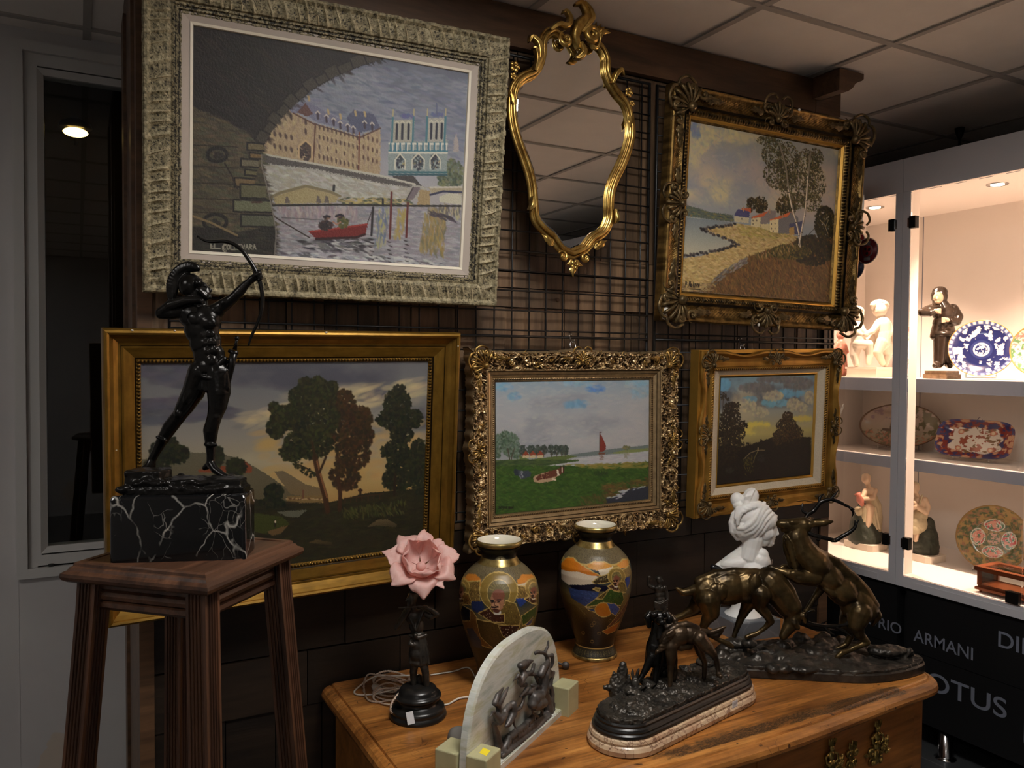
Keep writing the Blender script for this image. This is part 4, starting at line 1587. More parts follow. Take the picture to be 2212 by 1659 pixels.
# houses
cv.blob((630,868),28,40,[(56,50,34),(68,60,38),(44,42,30)],90,2.4); cv.blob((686,870),38,52,[(60,54,34),(72,62,36),(46,44,30)],150,2.6); cv.blob((835,880),60,60,[(62,56,36),(80,68,40),(48,46,32)],220,2.8)
S([(575,890),(628,890),(628,920),(570,915)],(142,84,62),6)
S([(528,935),(552,895),(622,912),(618,950)],(74,74,98),6); S([(530,938),(618,948),(612,980),(530,972)],(148,142,122),6)
S([(628,945),(735,905),(775,905),(772,960),(680,1000),(630,1000)],(110,104,102),6); S([(628,945),(735,905),(700,940),(640,952)],(152,88,60),6); S([(630,952),(684,945),(682,1005),(628,998)],(158,150,124),6)
S([(738,960),(862,912),(905,945),(900,1045),(790,1040),(738,1030)],(100,98,98),6); S([(735,962),(862,912),(842,940),(740,968)],(158,92,60),6); S([(738,965),(790,955),(786,1040),(738,1032)],(166,156,126),6)
S([(680,985),(740,985),(738,1025),(690,1010)],(156,146,116),5)
S([(850,985),(930,965),(925,1045),(852,1045)],(74,76,94),6); S([(850,1010),(880,1000),(880,1050),(850,1048)],(138,116,78),5)
for x, y in ((575,955),(640,965),(662,965),(640,985),(748,985),(768,982),(748,1012),(768,1012)):
 cv.dab(*cv.px([(x, y)])[0],2.2,1.2,1.5,(60,54,52),.9)
cv.dab(*cv.px([(756,1028)])[0],3.4,1.5,1.5,(56,50,48),.9)
for x, y in ((585,885),(738,898),(868,905),(812,925)):
 cv.line([(x, y),(x, y + 22)],(134,112,92),1.6)
# bank
bank = [(222,1385),(330,1385),(480,1270),(610,1180),(720,1140),(900,1085),(1110,1060),(1073,1445)]
S(bank,(94,76,56),8,3)
cv.dabs(bank,[(104,82,58),(84,66,50),(118,92,62),(72,60,46),(96,84,58)],1500,6,1.5,1.2,.9,.6)
cv.blob((985,1140),120,90,[(42,42,36),(52,50,38),(36,38,36),(62,56,42)],800,3.2); cv.blob((860,1150),120,45,[(66,64,44),(84,78,50),(54,54,42),(100,90,58)],500,2.6)
cv.blob((1060,980),60,105,[(58,54,34),(48,46,34),(72,64,38),(40,42,34)],520,3)
cv.dabs([(400,1320),(470,1260),(600,1180),(610,1215),(480,1290),(420,1345)],[(104,100,98),(124,118,112),(88,84,82)],90,5,2,-.6,.3)
cv.dabs([(640,1170),(760,1130),(900,1100),(880,1150),(650,1200)],[(72,70,48),(92,84,54),(130,110,84)],130,4,1.3,1.3,.6)
cv.dabs([(222,1340),(420,1340),(400,1385),(222,1385)],[(118,104,80),(96,86,70),(134,120,92)],110,5,1.6,.1,.5)
# birches
g1 = [(62,60,42),(78,74,50),(50,50,38),(94,88,60),(70,64,46)]
for c, rx, ry, n in (((770,560),75,90,420),((800,690),100,90,520),((850,640),70,150,520),((900,760),110,90,480),((960,620),70,90,380),((1010,600),50,70,250),((1000,740),70,110,420),((880,850),70,50,220),((720,480),60,26,120),((980,850),60,60,180)):
 cv.blob(c, rx, ry, g1, n,1.9,.8,10)
for p in ([(915,1120),(908,1040),(890,960),(868,880),(850,780),(835,640),(800,500)],[(908,1110),(925,1020),(945,920),(955,830),(965,700),(980,560)]):
 cv.line(p,(112,106,96),2.2); cv.line([(a - 3, b) for a, b in p[:5]],(172,164,148),1.3)
 for a, b in p[:5]:
  cv.dab(*cv.px([(a, b + 15)])[0],2.4,1.1,0,(54,48,44),.9)
cv.line([(1075,1040),(1055,985),(1030,960)],(128,118,96),.9); cv.line([(1062,1000),(1080,960)],(128,118,96),.8)
cv.line([(950,1060),(1000,1010),(1075,1100)],(60,52,40),.8)
cv.text('P.Moirée'.replace('é', 'e'),242,1362,34,9,(44,38,32),0.9, slant=.2, gap=.2); cv.line([(270,1372),(330,1376)],(44,38,32),.8)
put_canvas(cv, P2, cw, ch, zc,0.040,1.5, MAT['oil'],1.4)

# ---- 3: dusk landscape in a plain deep gilt frame
X, Y, Z, w, h = 0.503,2.09,1.077,0.900,0.696
P3 = picture_root('framed_painting', 'dusk landscape with dark trees in a plain gilt frame behind the archer', 'painting', X, Y, Z,4.9,-0.74,3.12)


def d3(pos, ins, L, k):
 b = np.exp(-((ins - 0.0765) / 0.0036) ** 2)
 ph = pos / 0.0085
 q = np.abs(ph - np.round(ph)) * 2
 n = fn((pos, ins),30,120,60 + k)
 hh = b * np.clip(1 - q * q * 1.4,0,1) * 0.0036
 carve = 0.6 + (n - .5) * 0.5 + b * (np.clip(1 - q * 1.3,0,1) * 0.6 - 0.5) - 0.7 * np.exp(-((ins - 0.0695) / 0.0016) ** 4) - .5 * np.exp(-((ins - 0.0385) / 0.0009) ** 2)
 return hh, carve


prof = [(0.004,0.052),(0.0,0.05),(0.0,0.010),(0.003,0.003),(0.008,0.0),(0.013,0.003),(0.0145,0.008),(0.022,0.018),(0.032,0.024),(0.0375,0.0245),(0.0385,0.027),(0.044,0.027),(0.066,0.034),(0.0685,0.035),(0.0715,0.039),(0.0765,0.038),(0.081,0.041),(0.083,0.048)]
sweep_frame('frame', w, h, prof, MAT['gilt_plain'], P3,0.0016,0.0013, d3)
back_board(P3, w, h,0.047,0.053,0.003, MAT['board'])
for i,(x, z, r) in enumerate(((-0.43,0.215,0.003),(-0.39,0.6935,0.0024),(-0.30,0.694,0.002),(-0.13,0.069,0.004),(0.06,0.694,0.003),(0.440,0.66,0.002),(-0.425,0.42,0.0015))):
 mb = MB(); mb.ball((x,0.006 if z < 0.6 else 0.002, z),(r * 1.4,0.002, r * .8),8); o = mb.build('gesso_chip', MAT['chip_white'], P3); o['label'] = 'white chip where the gilding has broken off'
cw, ch, zc = 0.738,0.534,0.348
cv = Canvas(460,330,[(245,237),(1818,237),(1790,1262),(275,1560)], seed=8)
cv.grad([(0,(92,92,94)),(0.15,(100,100,100)),(0.34,(120,116,108)),(0.48,(136,126,104)),(0.62,(150,128,86)),(0.72,(140,112,70)),(1,(50,48,36))])
cv.clouds((72,72,80),3.2,5,.46,.66,5,0,.36,.95)
cv.clouds((146,138,116),3,6,.52,.7,15,.12,.5,.8)
S = cv.poly
for pts in ([(250,470),(500,440),(700,500),(820,520),(760,560),(500,580),(250,610)],[(1480,420),(1600,410),(1560,450),(1470,450)],[(250,240),(700,240),(760,330),(500,380),(250,330)]):
 cv.dabs(pts,[(78,76,84),(88,86,92),(70,70,78)],220,14,5,0,.25,.35)
cv.dabs([(800,540),(1080,480),(1400,380),(1800,330),(1800,420),(1400,520),(900,640)],[(164,148,112),(150,138,112),(172,156,120)],160,16,4,-.2,.2,.3)
cv.dabs([(900,640),(1800,560),(1800,900),(1000,900)],[(160,130,82),(150,122,78)],200,16,6,-.1,.2,.3)
# hills
cv.fade([(245,820),(500,770),(720,770),(860,820),(960,880),(1060,950),(1240,990),(1240,1060),(245,1100)],(88,84,70),(84,76,56),3)
cv.fade([(1010,870),(1060,865),(1120,900),(1180,940),(1270,960),(1270,1010),(1100,1000)],(98,88,70),(104,88,62),3)
S([(1080,1010),(1290,1000),(1290,1040),(1080,1050)],(108,90,58),4)
for k in range(30):
 cv.dab(*cv.px([(1080 + 6.5 * k,1022 + cv.rng.uniform(-4,4))])[0],1.8,1.2,0, cv.rng.choice([(140,116,84),(90,64,48),(150,130,100)]),.8)
cv.line([(1168,975),(1168,1018)],(96,66,50),1.6)
S([(245,1050),(900,1030),(1080,1050),(1300,1040),(1500,980),(1810,940),(1790,1262),(245,1560)],(44,42,30),4)
cv.dabs([(245,1060),(900,1040),(1300,1050),(1800,960),(1790,1255),(245,1540)],[(48,46,30),(38,37,28),(54,52,32),(42,40,30)],1500,8,2,0,.4,.5)
S([(890,1110),(1060,1130),(1100,1170),(960,1230),(890,1215)],(58,62,32),5); S([(1020,1100),(1190,1085),(1140,1130),(1080,1125)],(84,84,72),3)
S([(975,1215),(1090,1175),(1050,1225),(1000,1240)],(92,74,50),4)
cv.fade([(1505,1170),(1560,1125),(1610,1122),(1660,1148),(1655,1165),(1560,1160)],(98,86,62),(56,50,38),3)
cv.fade([(1195,1270),(1240,1250),(1320,1262),(1330,1280)],(84,72,48),(50,44,32),3)
cv.dabs([(1370,1080),(1720,1010),(1700,1080),(1390,1130)],[(62,64,36),(52,56,32),(72,72,42)],150,5,1.2,1.2,.5)
# red roofed farm at the left
S([(590,870),(700,840),(760,850),(850,810),(890,850),(890,880),(590,885)],(110,62,42),5)
# trees
dk = [(34,37,28),(42,44,30),(28,31,26),(50,50,32)]
for c, rx, ry, n in (((420,760),60,80,260),((360,770),50,60,160),((690,790),40,60,140),((800,850),55,50,180),((1010,990),50,45,180),((480,780),50,50,160),((1000,1050),70,26,150),((340,900),90,90,260)):
 cv.blob(c, rx, ry, dk, n,3)
gd = [(38,40,27),(48,50,30),(30,33,25),(58,58,34),(44,42,28)]
rd = [(58,44,28),(50,40,28),(66,48,30),(40,36,26)]
for c, rx, ry, n in (((1400,620),110,120,500),((1380,470),60,70,220),((1430,760),90,90,320),((1470,560),60,70,220),((1390,880),80,90,300),((1500,660),40,60,140)):
 cv.blob(c, rx, ry, rd, n,3.2)
for c, rx, ry, n in (((1210,560),150,120,900),((1150,440),60,60,240),((1240,400),70,70,280),((1300,430),45,70,200),((1060,560),70,70,260),((1200,700),130,90,500),((1020,620),50,60,160),((1100,760),60,50,160),((1180,370),40,40,110),((1240,350),26,26,60),((1320,380),26,30,70),((1010,500),26,26,60)):
 cv.blob(c, rx, ry, gd, n,3.2)
for c, rx, ry, n in (((1660,470),70,70,300),((1670,410),30,40,100),((1660,560),110,60,320),((1680,640),60,60,240),((1650,740),70,60,260),((1690,830),90,70,340),((1660,900),80,60,260),((1770,780),50,110,360),((1780,900),50,80,220),((1750,560),40,50,120)):
 cv.blob(c, rx, ry, dk, n,3.2)
cv.line([(1230,780),(1250,880),(1285,1000),(1300,1090)],(62,44,30),4.5); cv.line([(1240,800),(1262,890),(1296,1010)],(110,78,52),1.4)
cv.line([(1255,870),(1290,780)],(52,38,26),2); cv.line([(1355,900),(1365,990),(1362,1080)],(60,42,30),3.4); cv.line([(1650,870),(1645,990)],(44,34,26),2.4)
cv.line([(1250,900),(1190,850),(1150,830)],(56,44,32),1.2); cv.line([(1215,700),(1235,800)],(56,42,28),2)
for c in ((1140,830),(1180,860),(1210,880)):
 cv.blob(c,26,18, gd,24,2)
cv.line([(1470,960),(1470,1018)],(44,34,26),2); cv.line([(1462,965),(1478,965)],(60,40,30),2)
for k in range(7):
 x = 1390 + 30 * k
 cv.line([(x,1010 - 4 * k),(x,1036 - 4 * k)],(60,44,30),1.1)
cv.line([(1390,1014),(1590,980)],(60,44,30),1.0)
cv.line([(1018,1150),(1018,1185)],(40,34,28),1.6); cv.dab(*cv.px([(1019,1158)])[0],1.5,2.2,0,(190,180,160),.9)
put_canvas(cv, P3, cw, ch, zc,0.044,1.15, MAT['oil_varnish'],1.15)

# ---- 4: meadow with cows and a red sail, all-over carved frame
X, Y, Z, w, h = 1.387,2.10,1.138,0.779,0.602
P4 = picture_root('framed_painting', 'meadow painting with two resting cows and a red sail in a carved bronze-gilt frame', 'painting', X, Y, Z,-0.18,-0.39,-0.18)


def d4(pos, ins, L, k):
 band = np.clip((ins - 0.002) / 0.006,0,1) * np.clip((0.068 - ins) / 0.006,0,1)
 wx = fn((pos, ins),45,45,80 + k,2) - .5
 wy = fn((pos, ins),45,45,90 + k,2) - .5
 n = fn((pos + wx * 0.03, ins + wy * 0.03),75,75,70 + k,2)
 n3 = fn((pos + wy * 0.02, ins + wx * 0.02),150,150,75 + k,2)
 r = 1 - np.abs(n - .5) * 7
 r2 = 1 - np.abs(n3 - .5) * 6
 r, r2 = np.clip(r,0,1), np.clip(r2,0,1)
 hh = band * (0.0062 * r + 0.003 * r2 - 0.003)
 bd = np.exp(-((ins - 0.094) / 0.0022) ** 2)
 ph = pos / 0.0062
 q = np.abs(ph - np.round(ph)) * 2
 carve = np.where(band > 0.5,0.16 + 0.7 * r + 0.3 * r2,0.72) + bd * (np.clip(1 - q * 1.4,0,1) * .6 - .6) - .6 * np.exp(-((ins - 0.0705) / 0.0012) ** 2) - .5 * np.exp(-((ins - 0.0805) / 0.0008) ** 2)
 return hh + bd * np.clip(1 - q * q,0,1) * .002, carve


def e4(pos, ins, L, k):
 t = pos / L
 f = np.minimum(np.abs(np.sin(t * 2 * math.pi)),1) ** 0.7
 return np.clip(1 - ins / 0.03,0,1) * 0.012 * f + np.clip(1 - ins / 0.008,0,1) * 0.003 * np.sin(pos / 0.006)


prof = [(0.006,0.06),(0.0,0.05),(0.0,0.012),(0.005,0.003),(0.014,0.0),(0.028,0.004),(0.042,0.014),(0.055,0.020),(0.068,0.021),(0.0705,0.024),(0.0715,0.022),(0.080,0.026),(0.0805,0.028),(0.082,0.027),(0.090,0.034),(0.094,0.034),(0.098,0.038),(0.100,0.038),(0.104,0.046)]
sweep_frame('frame', w, h, prof, MAT['bronze_gilt'], P4,0.0013,0.0013, d4, e4)
back_board(P4, w, h,0.046,0.060,0.016, MAT['board'])
rr = random.Random(4)
for (sx, sz) in ((-1,1),(1,1),(1,-1),(-1,-1)):
 mb = MB(); corner_piece(mb, sx * (w / 2 - 0.036), h / 2 + sz * (h / 2 - 0.036),0.006, math.atan2(-sx, sz),0.042); mb.build('corner_ornament', MAT['gilt_orn'], P4)
for (x, z, a) in ((0, h - 0.028,0),(0,0.028, math.pi),(w / 2 - 0.028, h / 2,-math.pi / 2),(-w / 2 + 0.028, h / 2, math.pi / 2)):
 mb = MB(); cartouche(mb, x, z,0.008, a,0.032); mb.build('shell_ornament', MAT['gilt_orn'], P4)
for k in range(4):
 L = w if k % 2 == 0 else h
 n = int(L / 0.045)
 for i in range(1, n):
  s = -L / 2 + L * i / n + rr.uniform(-.004,.004)
  if abs(s) < 0.05 or abs(abs(s) - L / 2) < 0.09:
   continue
  off = rr.uniform(0.018,0.05)
  x, z = {0: (s, off),1: (w / 2 - off, h / 2 + s),2: (s, h - off),3: (-w / 2 + off, h / 2 + s)}[k]
  mb = MB(); c_scroll(mb, pl(x, z,0.0035 + off * .22, rr.uniform(0,6.28),1, rr.random() < .5), rr.uniform(.008,.013),1.2,0.0026, lift=.003, n=18)
  leaf(mb, pl(x, z,0.006 + off * .22, rr.uniform(0,6.28)),.022,.005,.15,2, thick=.0016, n=7); mb.build('scroll', MAT['gilt_orn'], P4)
cw, ch, zc = 0.572,0.397,0.301
cv = Canvas(400,290,[(272,335),(1387,330),(1390,1195),(272,1305)], seed=12)
cv.grad([(0,(120,136,146)),(0.12,(136,142,146)),(0.3,(142,144,146)),(0.55,(138,140,142)),(0.62,(126,130,132)),(1,(40,56,30))])
cv.clouds((118,122,128),4,6,.5,.7,3,.1,.6,.6)
cv.clouds((154,152,150),3,6,.5,.7,13,.05,.6,.6)
S = cv.poly
for c, rx, ry, cl in (((1000,388),70,16,(74,112,158)),((330,370),60,20,(96,130,152)),((410,440),40,14,(96,126,146)),((870,500),90,24,(92,126,150)),((1320,420),70,40,(112,138,152)),((880,350),120,10,(108,136,152)),((1300,350),80,12,(110,140,154))):
 cv.blob(c, rx, ry,[cl, tuple(min(255, x + 14) for x in cl)],60,6,.35)
cv.dabs([(275,340),(1385,335),(1385,800),(275,830)],[(148,148,148),(136,140,144),(156,154,150)],500,9,3,0,.4,.22)
# far bank and water
S([(800,870),(1100,830),(1387,800),(1387,850),(1150,862),(800,890)],(96,106,104),4)
S([(1110,860),(1200,838),(1387,822),(1387,850),(1200,866)],(110,118,76),5); cv.blob((1228,818),26,16,[(112,108,74),(92,92,66)],30,2.4)
S([(640,945),(780,905),(1000,880),(1387,845),(1387,935),(1100,935),(900,955),(600,955)],(150,150,152),3)
cv.dabs([(700,930),(1000,885),(1380,850),(1380,925),(900,945)],[(160,160,160),(140,142,146),(152,150,152)],200,9,1.6,0,.1,.4)
cv.dabs([(1210,860),(1245,860),(1240,895),(1215,895)],[(128,126,112)],14,4,1.6,1.5,.3)
# trees at left
for c, rx, ry, n in (((380,790),66,90,420),((340,740),40,50,130),((290,800),26,90,160),((420,850),40,40,120)):
 cv.blob(c, rx, ry,[(70,86,70),(86,102,88),(58,74,58),(104,118,106)], n,2.8,.6)
cv.line([(378,930),(372,880),(360,820)],(70,66,56),1.5); cv.line([(385,930),(392,870),(410,820)],(70,66,56),1.3)
S([(445,870),(520,900),(800,870),(880,880),(780,905),(445,925)],(84,96,56),5)
for x, r in ((470,34),(530,40),(580,36),(625,42),(680,36),(720,34),(755,32),(785,26)):
 cv.blob((x,832), r * .7,34,[(60,68,62),(72,80,72),(50,58,54)],60,2.6); cv.line([(x,850),(x,882)],(70,64,54),1)
for x in (494,545,600):
 S([(x - 30,872),(x,835),(x + 30,870)],(120,62,44),5); S([(x - 24,872),(x + 22,870),(x + 22,888),(x - 24,890)],(164,150,120),5)
S([(272,905),(450,900),(880,905),(880,916),(640,948),(272,955)],(66,82,48),5); cv.dabs([(272,905),(450,905),(870,908),(640,945),(272,950)],[(58,74,46),(78,92,54),(50,66,44)],120,8,1.6,0,.15,.6)
# meadow
mead = [(272,948),(640,948),(900,952),(1387,925),(1390,1195),(272,1305)]
S(mead,(54,78,34),5,2)
cv.dabs(mead,[(48,76,30),(62,88,38),(40,64,30),(72,92,42),(54,74,36)],1600,7,2,.2,.7,.55)
cv.dabs([(800,940),(1387,925),(1387,965),(1000,970)],[(124,112,58),(106,104,54),(132,116,64)],140,8,2,0,.3,.55)
cv.dabs([(1050,1090),(1390,1040),(1390,1110),(1080,1190)],[(94,74,44),(78,62,40),(108,88,50)],200,7,2,.1,.5,.55)
cv.dabs([(900,1180),(1100,1150),(1100,1240),(900,1230)],[(66,66,36),(84,74,44)],120,6,1.8,.8,.6,.5)
S([(1080,1185),(1130,1190),(1200,1140),(1280,1115),(1390,1100),(1390,1195),(1090,1226)],(50,52,60),4)
cv.dabs([(1085,1190),(1200,1130),(1260,1118),(1385,1098),(1240,1140),(1180,1190)],[(150,152,156),(164,164,164)],30,6,1.5,-.1,.2,.8)
cv.blob((1040,1005),50,14,[(44,62,34)],30,3)
# cows
S([(408,985),(430,975),(470,985),(510,980),(532,1000),(528,1025),(470,1045),(440,1020),(410,1015)],(58,64,74),5); cv.dabs([(440,990),(475,985),(480,1040),(450,1045)],[(120,124,128),(70,76,84)],14,3,1.5,1.4,.4)
S([(405,985),(412,970),(435,975),(438,1015),(415,1018)],(46,52,62),4)
S([(548,1040),(560,1020),(620,1000),(690,985),(720,985),(730,1020),(690,1060),(600,1075),(555,1065)],(150,128,104),7)
for c, rx, ry in (((610,1030),24,18),((648,1020),22,22),((690,1005),34,22),((585,1040),10,10)):
 cv.blob(c, rx, ry,[(92,54,40),(80,46,36)],30,2.4)
S([(660,990),(745,965),(752,1010),(700,1030),(664,1040)],(90,54,42),5)
S([(718,978),(730,976),(742,1020),(726,1022)],(180,168,150),4); S([(744,955),(776,955),(774,1000),(752,1008)],(78,46,38),4)
cv.line([(760,962),(760,995)],(176,160,140),1.4); cv.line([(746,952),(746,962)],(50,40,36),1.6); cv.line([(772,952),(772,962)],(50,40,36),1.6); cv.line([(690,1045),(712,1052)],(180,166,146),2)
# sail boat
S([(1034,720),(1048,730),(1078,800),(1078,828),(1062,846),(1034,850)],(110,50,42),4); cv.line([(1034,706),(1032,858)],(84,60,50),1.2); cv.line([(1034,706),(1046,706)],(80,50,44),1)
S([(1022,858),(1076,852),(1070,866),(1030,868)],(98,66,50),4); cv.dabs([(1030,872),(1062,870),(1056,915),(1034,915)],[(112,92,82),(134,124,120)],18,3,1.2,0,.3)
cv.text('seyeraad',292,1262,26,11,(34,36,26),0.9, gap=.3)
put_canvas(cv, P4, cw, ch, zc,0.040,1.2, MAT['oil'],1.15)

# ---- 5: small pastoral with a linen liner and a swept gilt frame
X, Y, Z, w, h = 2.186,2.09,1.173,0.678,0.572
P5 = picture_root('framed_painting', 'small painting of dark trees under blue clouds with pale linen liner in bright gilt frame', 'painting', X, Y, Z,2.9,-1.12,-0.63)


def d5(pos, ins, L, k):
 b = np.exp(-((ins - 0.064) / 0.0045) ** 2)
 ph = (pos + ins) / 0.009
 q = np.abs(ph - np.round(ph)) * 2
 n = fn((pos, ins),30,30,100 + k)
 return b * np.clip(1 - q * q,0,1) * 0.0032,0.62 + (n - .5) * .6 + b * (np.clip(1 - q * 1.3,0,1) * .5 - .45)


def e5(pos, ins, L, k):
 t = np.abs(pos / L - .5) * 2
 f = np.sin(np.clip((t - 0.12) / 0.62,0,1) * math.pi) ** 2
 return np.clip(1 - ins / 0.035,0,1) * 0.016 * f


prof = [(0.004,0.045),(0.0,0.04),(0.0,0.008),(0.004,0.002),(0.010,0.002),(0.016,0.008),(0.026,0.018),(0.040,0.021),(0.050,0.018),(0.0555,0.015),(0.058,0.018),(0.064,0.016),(0.070,0.020),(0.0715,0.030)]
sweep_frame('frame', w, h, prof, MAT['gilt_bright'], P5,0.002,0.0016, d5, e5)
back_board(P5, w, h,0.038,0.044,0.020, MAT['board'])
mb = MB(); rect_frame(mb,-w / 2 - 0.002, w / 2 + 0.002,-0.002, h + 0.002,0.012,0.018,0.06); mb.build('back_moulding', MAT['gilt_bright'].copy() if False else MAT['gold_slip'], P5)
for (sx, sz) in ((-1,1),(1,1),(1,-1),(-1,-1)):
 mb = MB(); corner_piece(mb, sx * (w / 2 - 0.034), h / 2 + sz * (h / 2 - 0.034),0.006, math.atan2(-sx, sz),0.038); mb.build('corner_ornament', MAT['gilt_orn_dark'], P5)
for (x, z, a) in ((0, h - 0.028,0),(0,0.028, math.pi),(w / 2 - 0.028, h / 2,-math.pi / 2),(-w / 2 + 0.028, h / 2, math.pi / 2)):
 mb = MB(); cartouche(mb, x, z,0.008, a,0.032); mb.build('shell_ornament', MAT['gilt_orn_dark'], P5)
cw, ch, zc = 0.454,0.373,0.290
flat_ring('liner', P5, cw, ch,0, zc - ch / 2,[(0.042,0.020),(0.036,0.020),(0.010,0.031)], MAT['linen'])
flat_ring('slip', P5, cw, ch,0, zc - ch / 2,[(0.010,0.030),(0.007,0.029),(-0.001,0.040)], MAT['gold_slip'])
mb = MB()
M = Matrix.Translation((0.338,0.010,0.33)) @ Matrix.Rotation(0.5,4, 'Y') @ Matrix.Rotation(0.5,4, 'Z')
mb.box((0,0,0),(0.028,0.0008,0.042), M); mb.tube([(0.335,0.012,0.37),(0.342,0.010,0.36)],0.0006,5)
o = mb.build('price_tag', MAT['chip_white'], P5); o['label'] = 'white paper tag'
cv = Canvas(330,290,[(310,382),(1125,368),(1090,1225),(272,1300)], seed=15)
cv.grad([(0,(96,120,130)),(0.2,(112,122,126)),(0.42,(128,124,108)),(0.55,(142,132,88)),(0.66,(112,104,76)),(1,(30,27,20))])
cv.clouds((78,80,84),4,5,.46,.64,4,0,.3,.8)
cv.clouds((146,136,112),4,5,.5,.66,9,.1,.5,.7)
S = cv.poly
for c, rx, ry, cl in (((330,440),60,50,(84,124,146)),((900,520),130,30,(86,128,150)),((780,600),120,30,(92,130,146)),((560,570),60,14,(92,122,136))):
 cv.blob(c, rx, ry,[cl, tuple(min(255, x + 10) for x in cl)],140,6,.35)
for c, rx, ry in (((650,680),70,40),((940,620),60,50),((760,540),90,40),((520,620),90,50),((1010,640),50,40),((1080,560),40,50)):
 cv.blob(c, rx, ry,[(148,140,118),(132,126,112),(116,112,104),(156,148,116)],170,5,.4)
for c, rx, ry in (((620,470),150,40),((980,440),130,50),((820,400),200,20)):
 cv.blob(c, rx, ry,[(92,92,92),(84,84,86),(104,102,98)],200,6,.4)
for c, rx, ry, cl in (((640,790),110,22,(172,158,78)),((1010,740),90,16,(160,146,80)),((560,840),60,20,(164,150,84)),((700,830),130,24,(142,132,88))):
 cv.blob(c, rx, ry,[cl],120,6,.3)
S([(480,975),(560,955),(700,920),(760,890),(1095,900),(1090,1225),(272,1300),(285,960)],(32,28,20),4,3)
cv.dabs([(290,960),(560,965),(760,910),(1095,910),(1090,1220),(275,1290)],[(34,30,21),(26,24,18),(42,36,24),(30,26,22)],900,6,2,.3,.8,.5)
bl = [(34,29,21),(42,36,24),(26,24,19),(50,42,28)]
for c, rx, ry, n in (((390,720),90,70,340),((400,640),70,50,150),((380,820),110,80,420),((450,860),70,60,220),((500,790),40,40,60),((340,900),70,70,260),((330,540),26,30,26),((370,560),14,14,10),((430,610),46,20,50),((420,960),70,60,240),((360,1040),90,90,260)):
 cv.blob(c, rx, ry, bl, n,2.6)
cv.line([(320,800),(325,640),(330,540)],(50,44,34),1)
br = [(58,46,28),(44,36,25),(68,54,32),(36,31,22)]
for c, rx, ry, n in (((880,800),90,70,420),((890,720),45,45,160),((870,880),110,60,420),((930,850),80,60,300),((810,910),50,60,200),((990,870),40,40,80)):
 cv.blob(c, rx, ry, br, n,2.6)
for x in (500,540,555,655,700,730):
 cv.blob((x,950 - (x > 600) * 25),12,14,[(32,28,20)],12,2)
cv.line([(505,1082),(560,1030),(625,1006),(690,1006)],(104,94,72),1.2); cv.line([(630,1010),(600,1070),(590,1110)],(88,84,56),1.5)
cv.dabs([(500,1080),(580,1050),(590,1180),(520,1220)],[(62,58,30),(82,76,38),(50,46,26)],70,4,1.4,1.0,.5); cv.line([(630,985),(630,1008)],(150,130,100),1.6)
cv.blob((380,1175),40,25,[(52,50,46),(44,42,38)],60,3,.6); cv.blob((660,1080),40,30,[(46,44,44)],60,3,.5)
put_canvas(cv, P5, cw, ch, zc,0.034,1.4, MAT['oil_varnish'],1.2)

# hooks by which the pictures hang
def hook(X, Z, label):
 t = thing('picture_hook', label, 'hook',(X,2.158, Z))
 mb = MB(); mb.tube(smooth_path([(0,-0.006,0.012),(0,0.004,0.017),(0,0.010,0.010),(0,-0.004,-0.008),(0,-0.016,-0.014),(0,-0.020,-0.004)],5),0.0022,8); mb.build('wire_hook', MAT['chrome'], t)
 mb = MB(); mb.tube([(0.010 * math.cos(a / 16 * math.tau),-0.012 + 0.004 * math.sin(a / 16 * math.tau),-0.022 + 0.013 * math.sin(a / 16 * math.tau)) for a in range(16)],0.0014,6, closed=True); mb.build('ring', MAT['chrome'], t)


hook(1.372,1.772, 'small bright wire hook and ring above the meadow painting')
hook(2.09,1.772, 'small dark wire hook on the grid above the small linen-lined painting')
# ------------------------------------------------------------------ rococo mirror
MAT['gold_leaf'] = patina('gold leaf',(140,104,48),(220,188,110),0.3,30,0.92,0.12)
t = NT('mirror silver'); t.set(Metallic=1.0, Roughness=0.0, Base_Color=(0.86,0.87,0.86,1)); MAT['mirror'] = t.m
MY = 2.04
_k = MY / 2.10


def mp(p, dy=0.0):
 return Vector((p[0] * _k, MY + dy, CAM_H + (p[1] - CAM_H) * _k))


ML = [(1.304,2.68),(1.276,2.693),(1.252,2.681),(1.237,2.655),(1.236,2.624),(1.226,2.586),(1.205,2.557),(1.17,2.536),(1.144,2.506),(1.135,2.459),(1.139,2.405),(1.154,2.356),(1.178,2.303),(1.196,2.26),(1.206,2.22),(1.212,2.169),(1.218,2.128),(1.246,2.1),(1.276,2.081),(1.308,2.047),(1.345,2.034)]
MR = [(1.411,2.688),(1.44,2.678),(1.46,2.649),(1.461,2.612),(1.474,2.582),(1.501,2.549),(1.535,2.522),(1.552,2.487),(1.56,2.433),(1.547,2.377),(1.524,2.325),(1.498,2.278),(1.482,2.233),(1.479,2.184),(1.48,2.152),(1.46,2.112),(1.421,2.087),(1.39,2.053)]
mir = thing('wall_mirror', 'oval gilt rococo mirror with a leafy crest hanging between two paintings', 'mirror', mp((1.345,2.03)))
loop = smooth_path([mp(p) for p in ML],4) + smooth_path([mp(p) for p in MR[::-1]],4)
mid_ = mp((1.345,2.36))


def offs(path, d, dy):
 out = []
 n = len(path)
 for i, p in enumerate(path):
  tt = (path[min(i + 1, n - 1)] - path[max(i - 1,0)])
  nn = Vector((tt.z,0,-tt.x))
  nn = nn.normalized() if nn.length > 1e-9 else Vector((0,0,1))
  if nn.dot(mid_ - p) < 0 and False:
   nn = -nn
  out.append(p + nn * d + Vector((0, dy,0)))
 return out


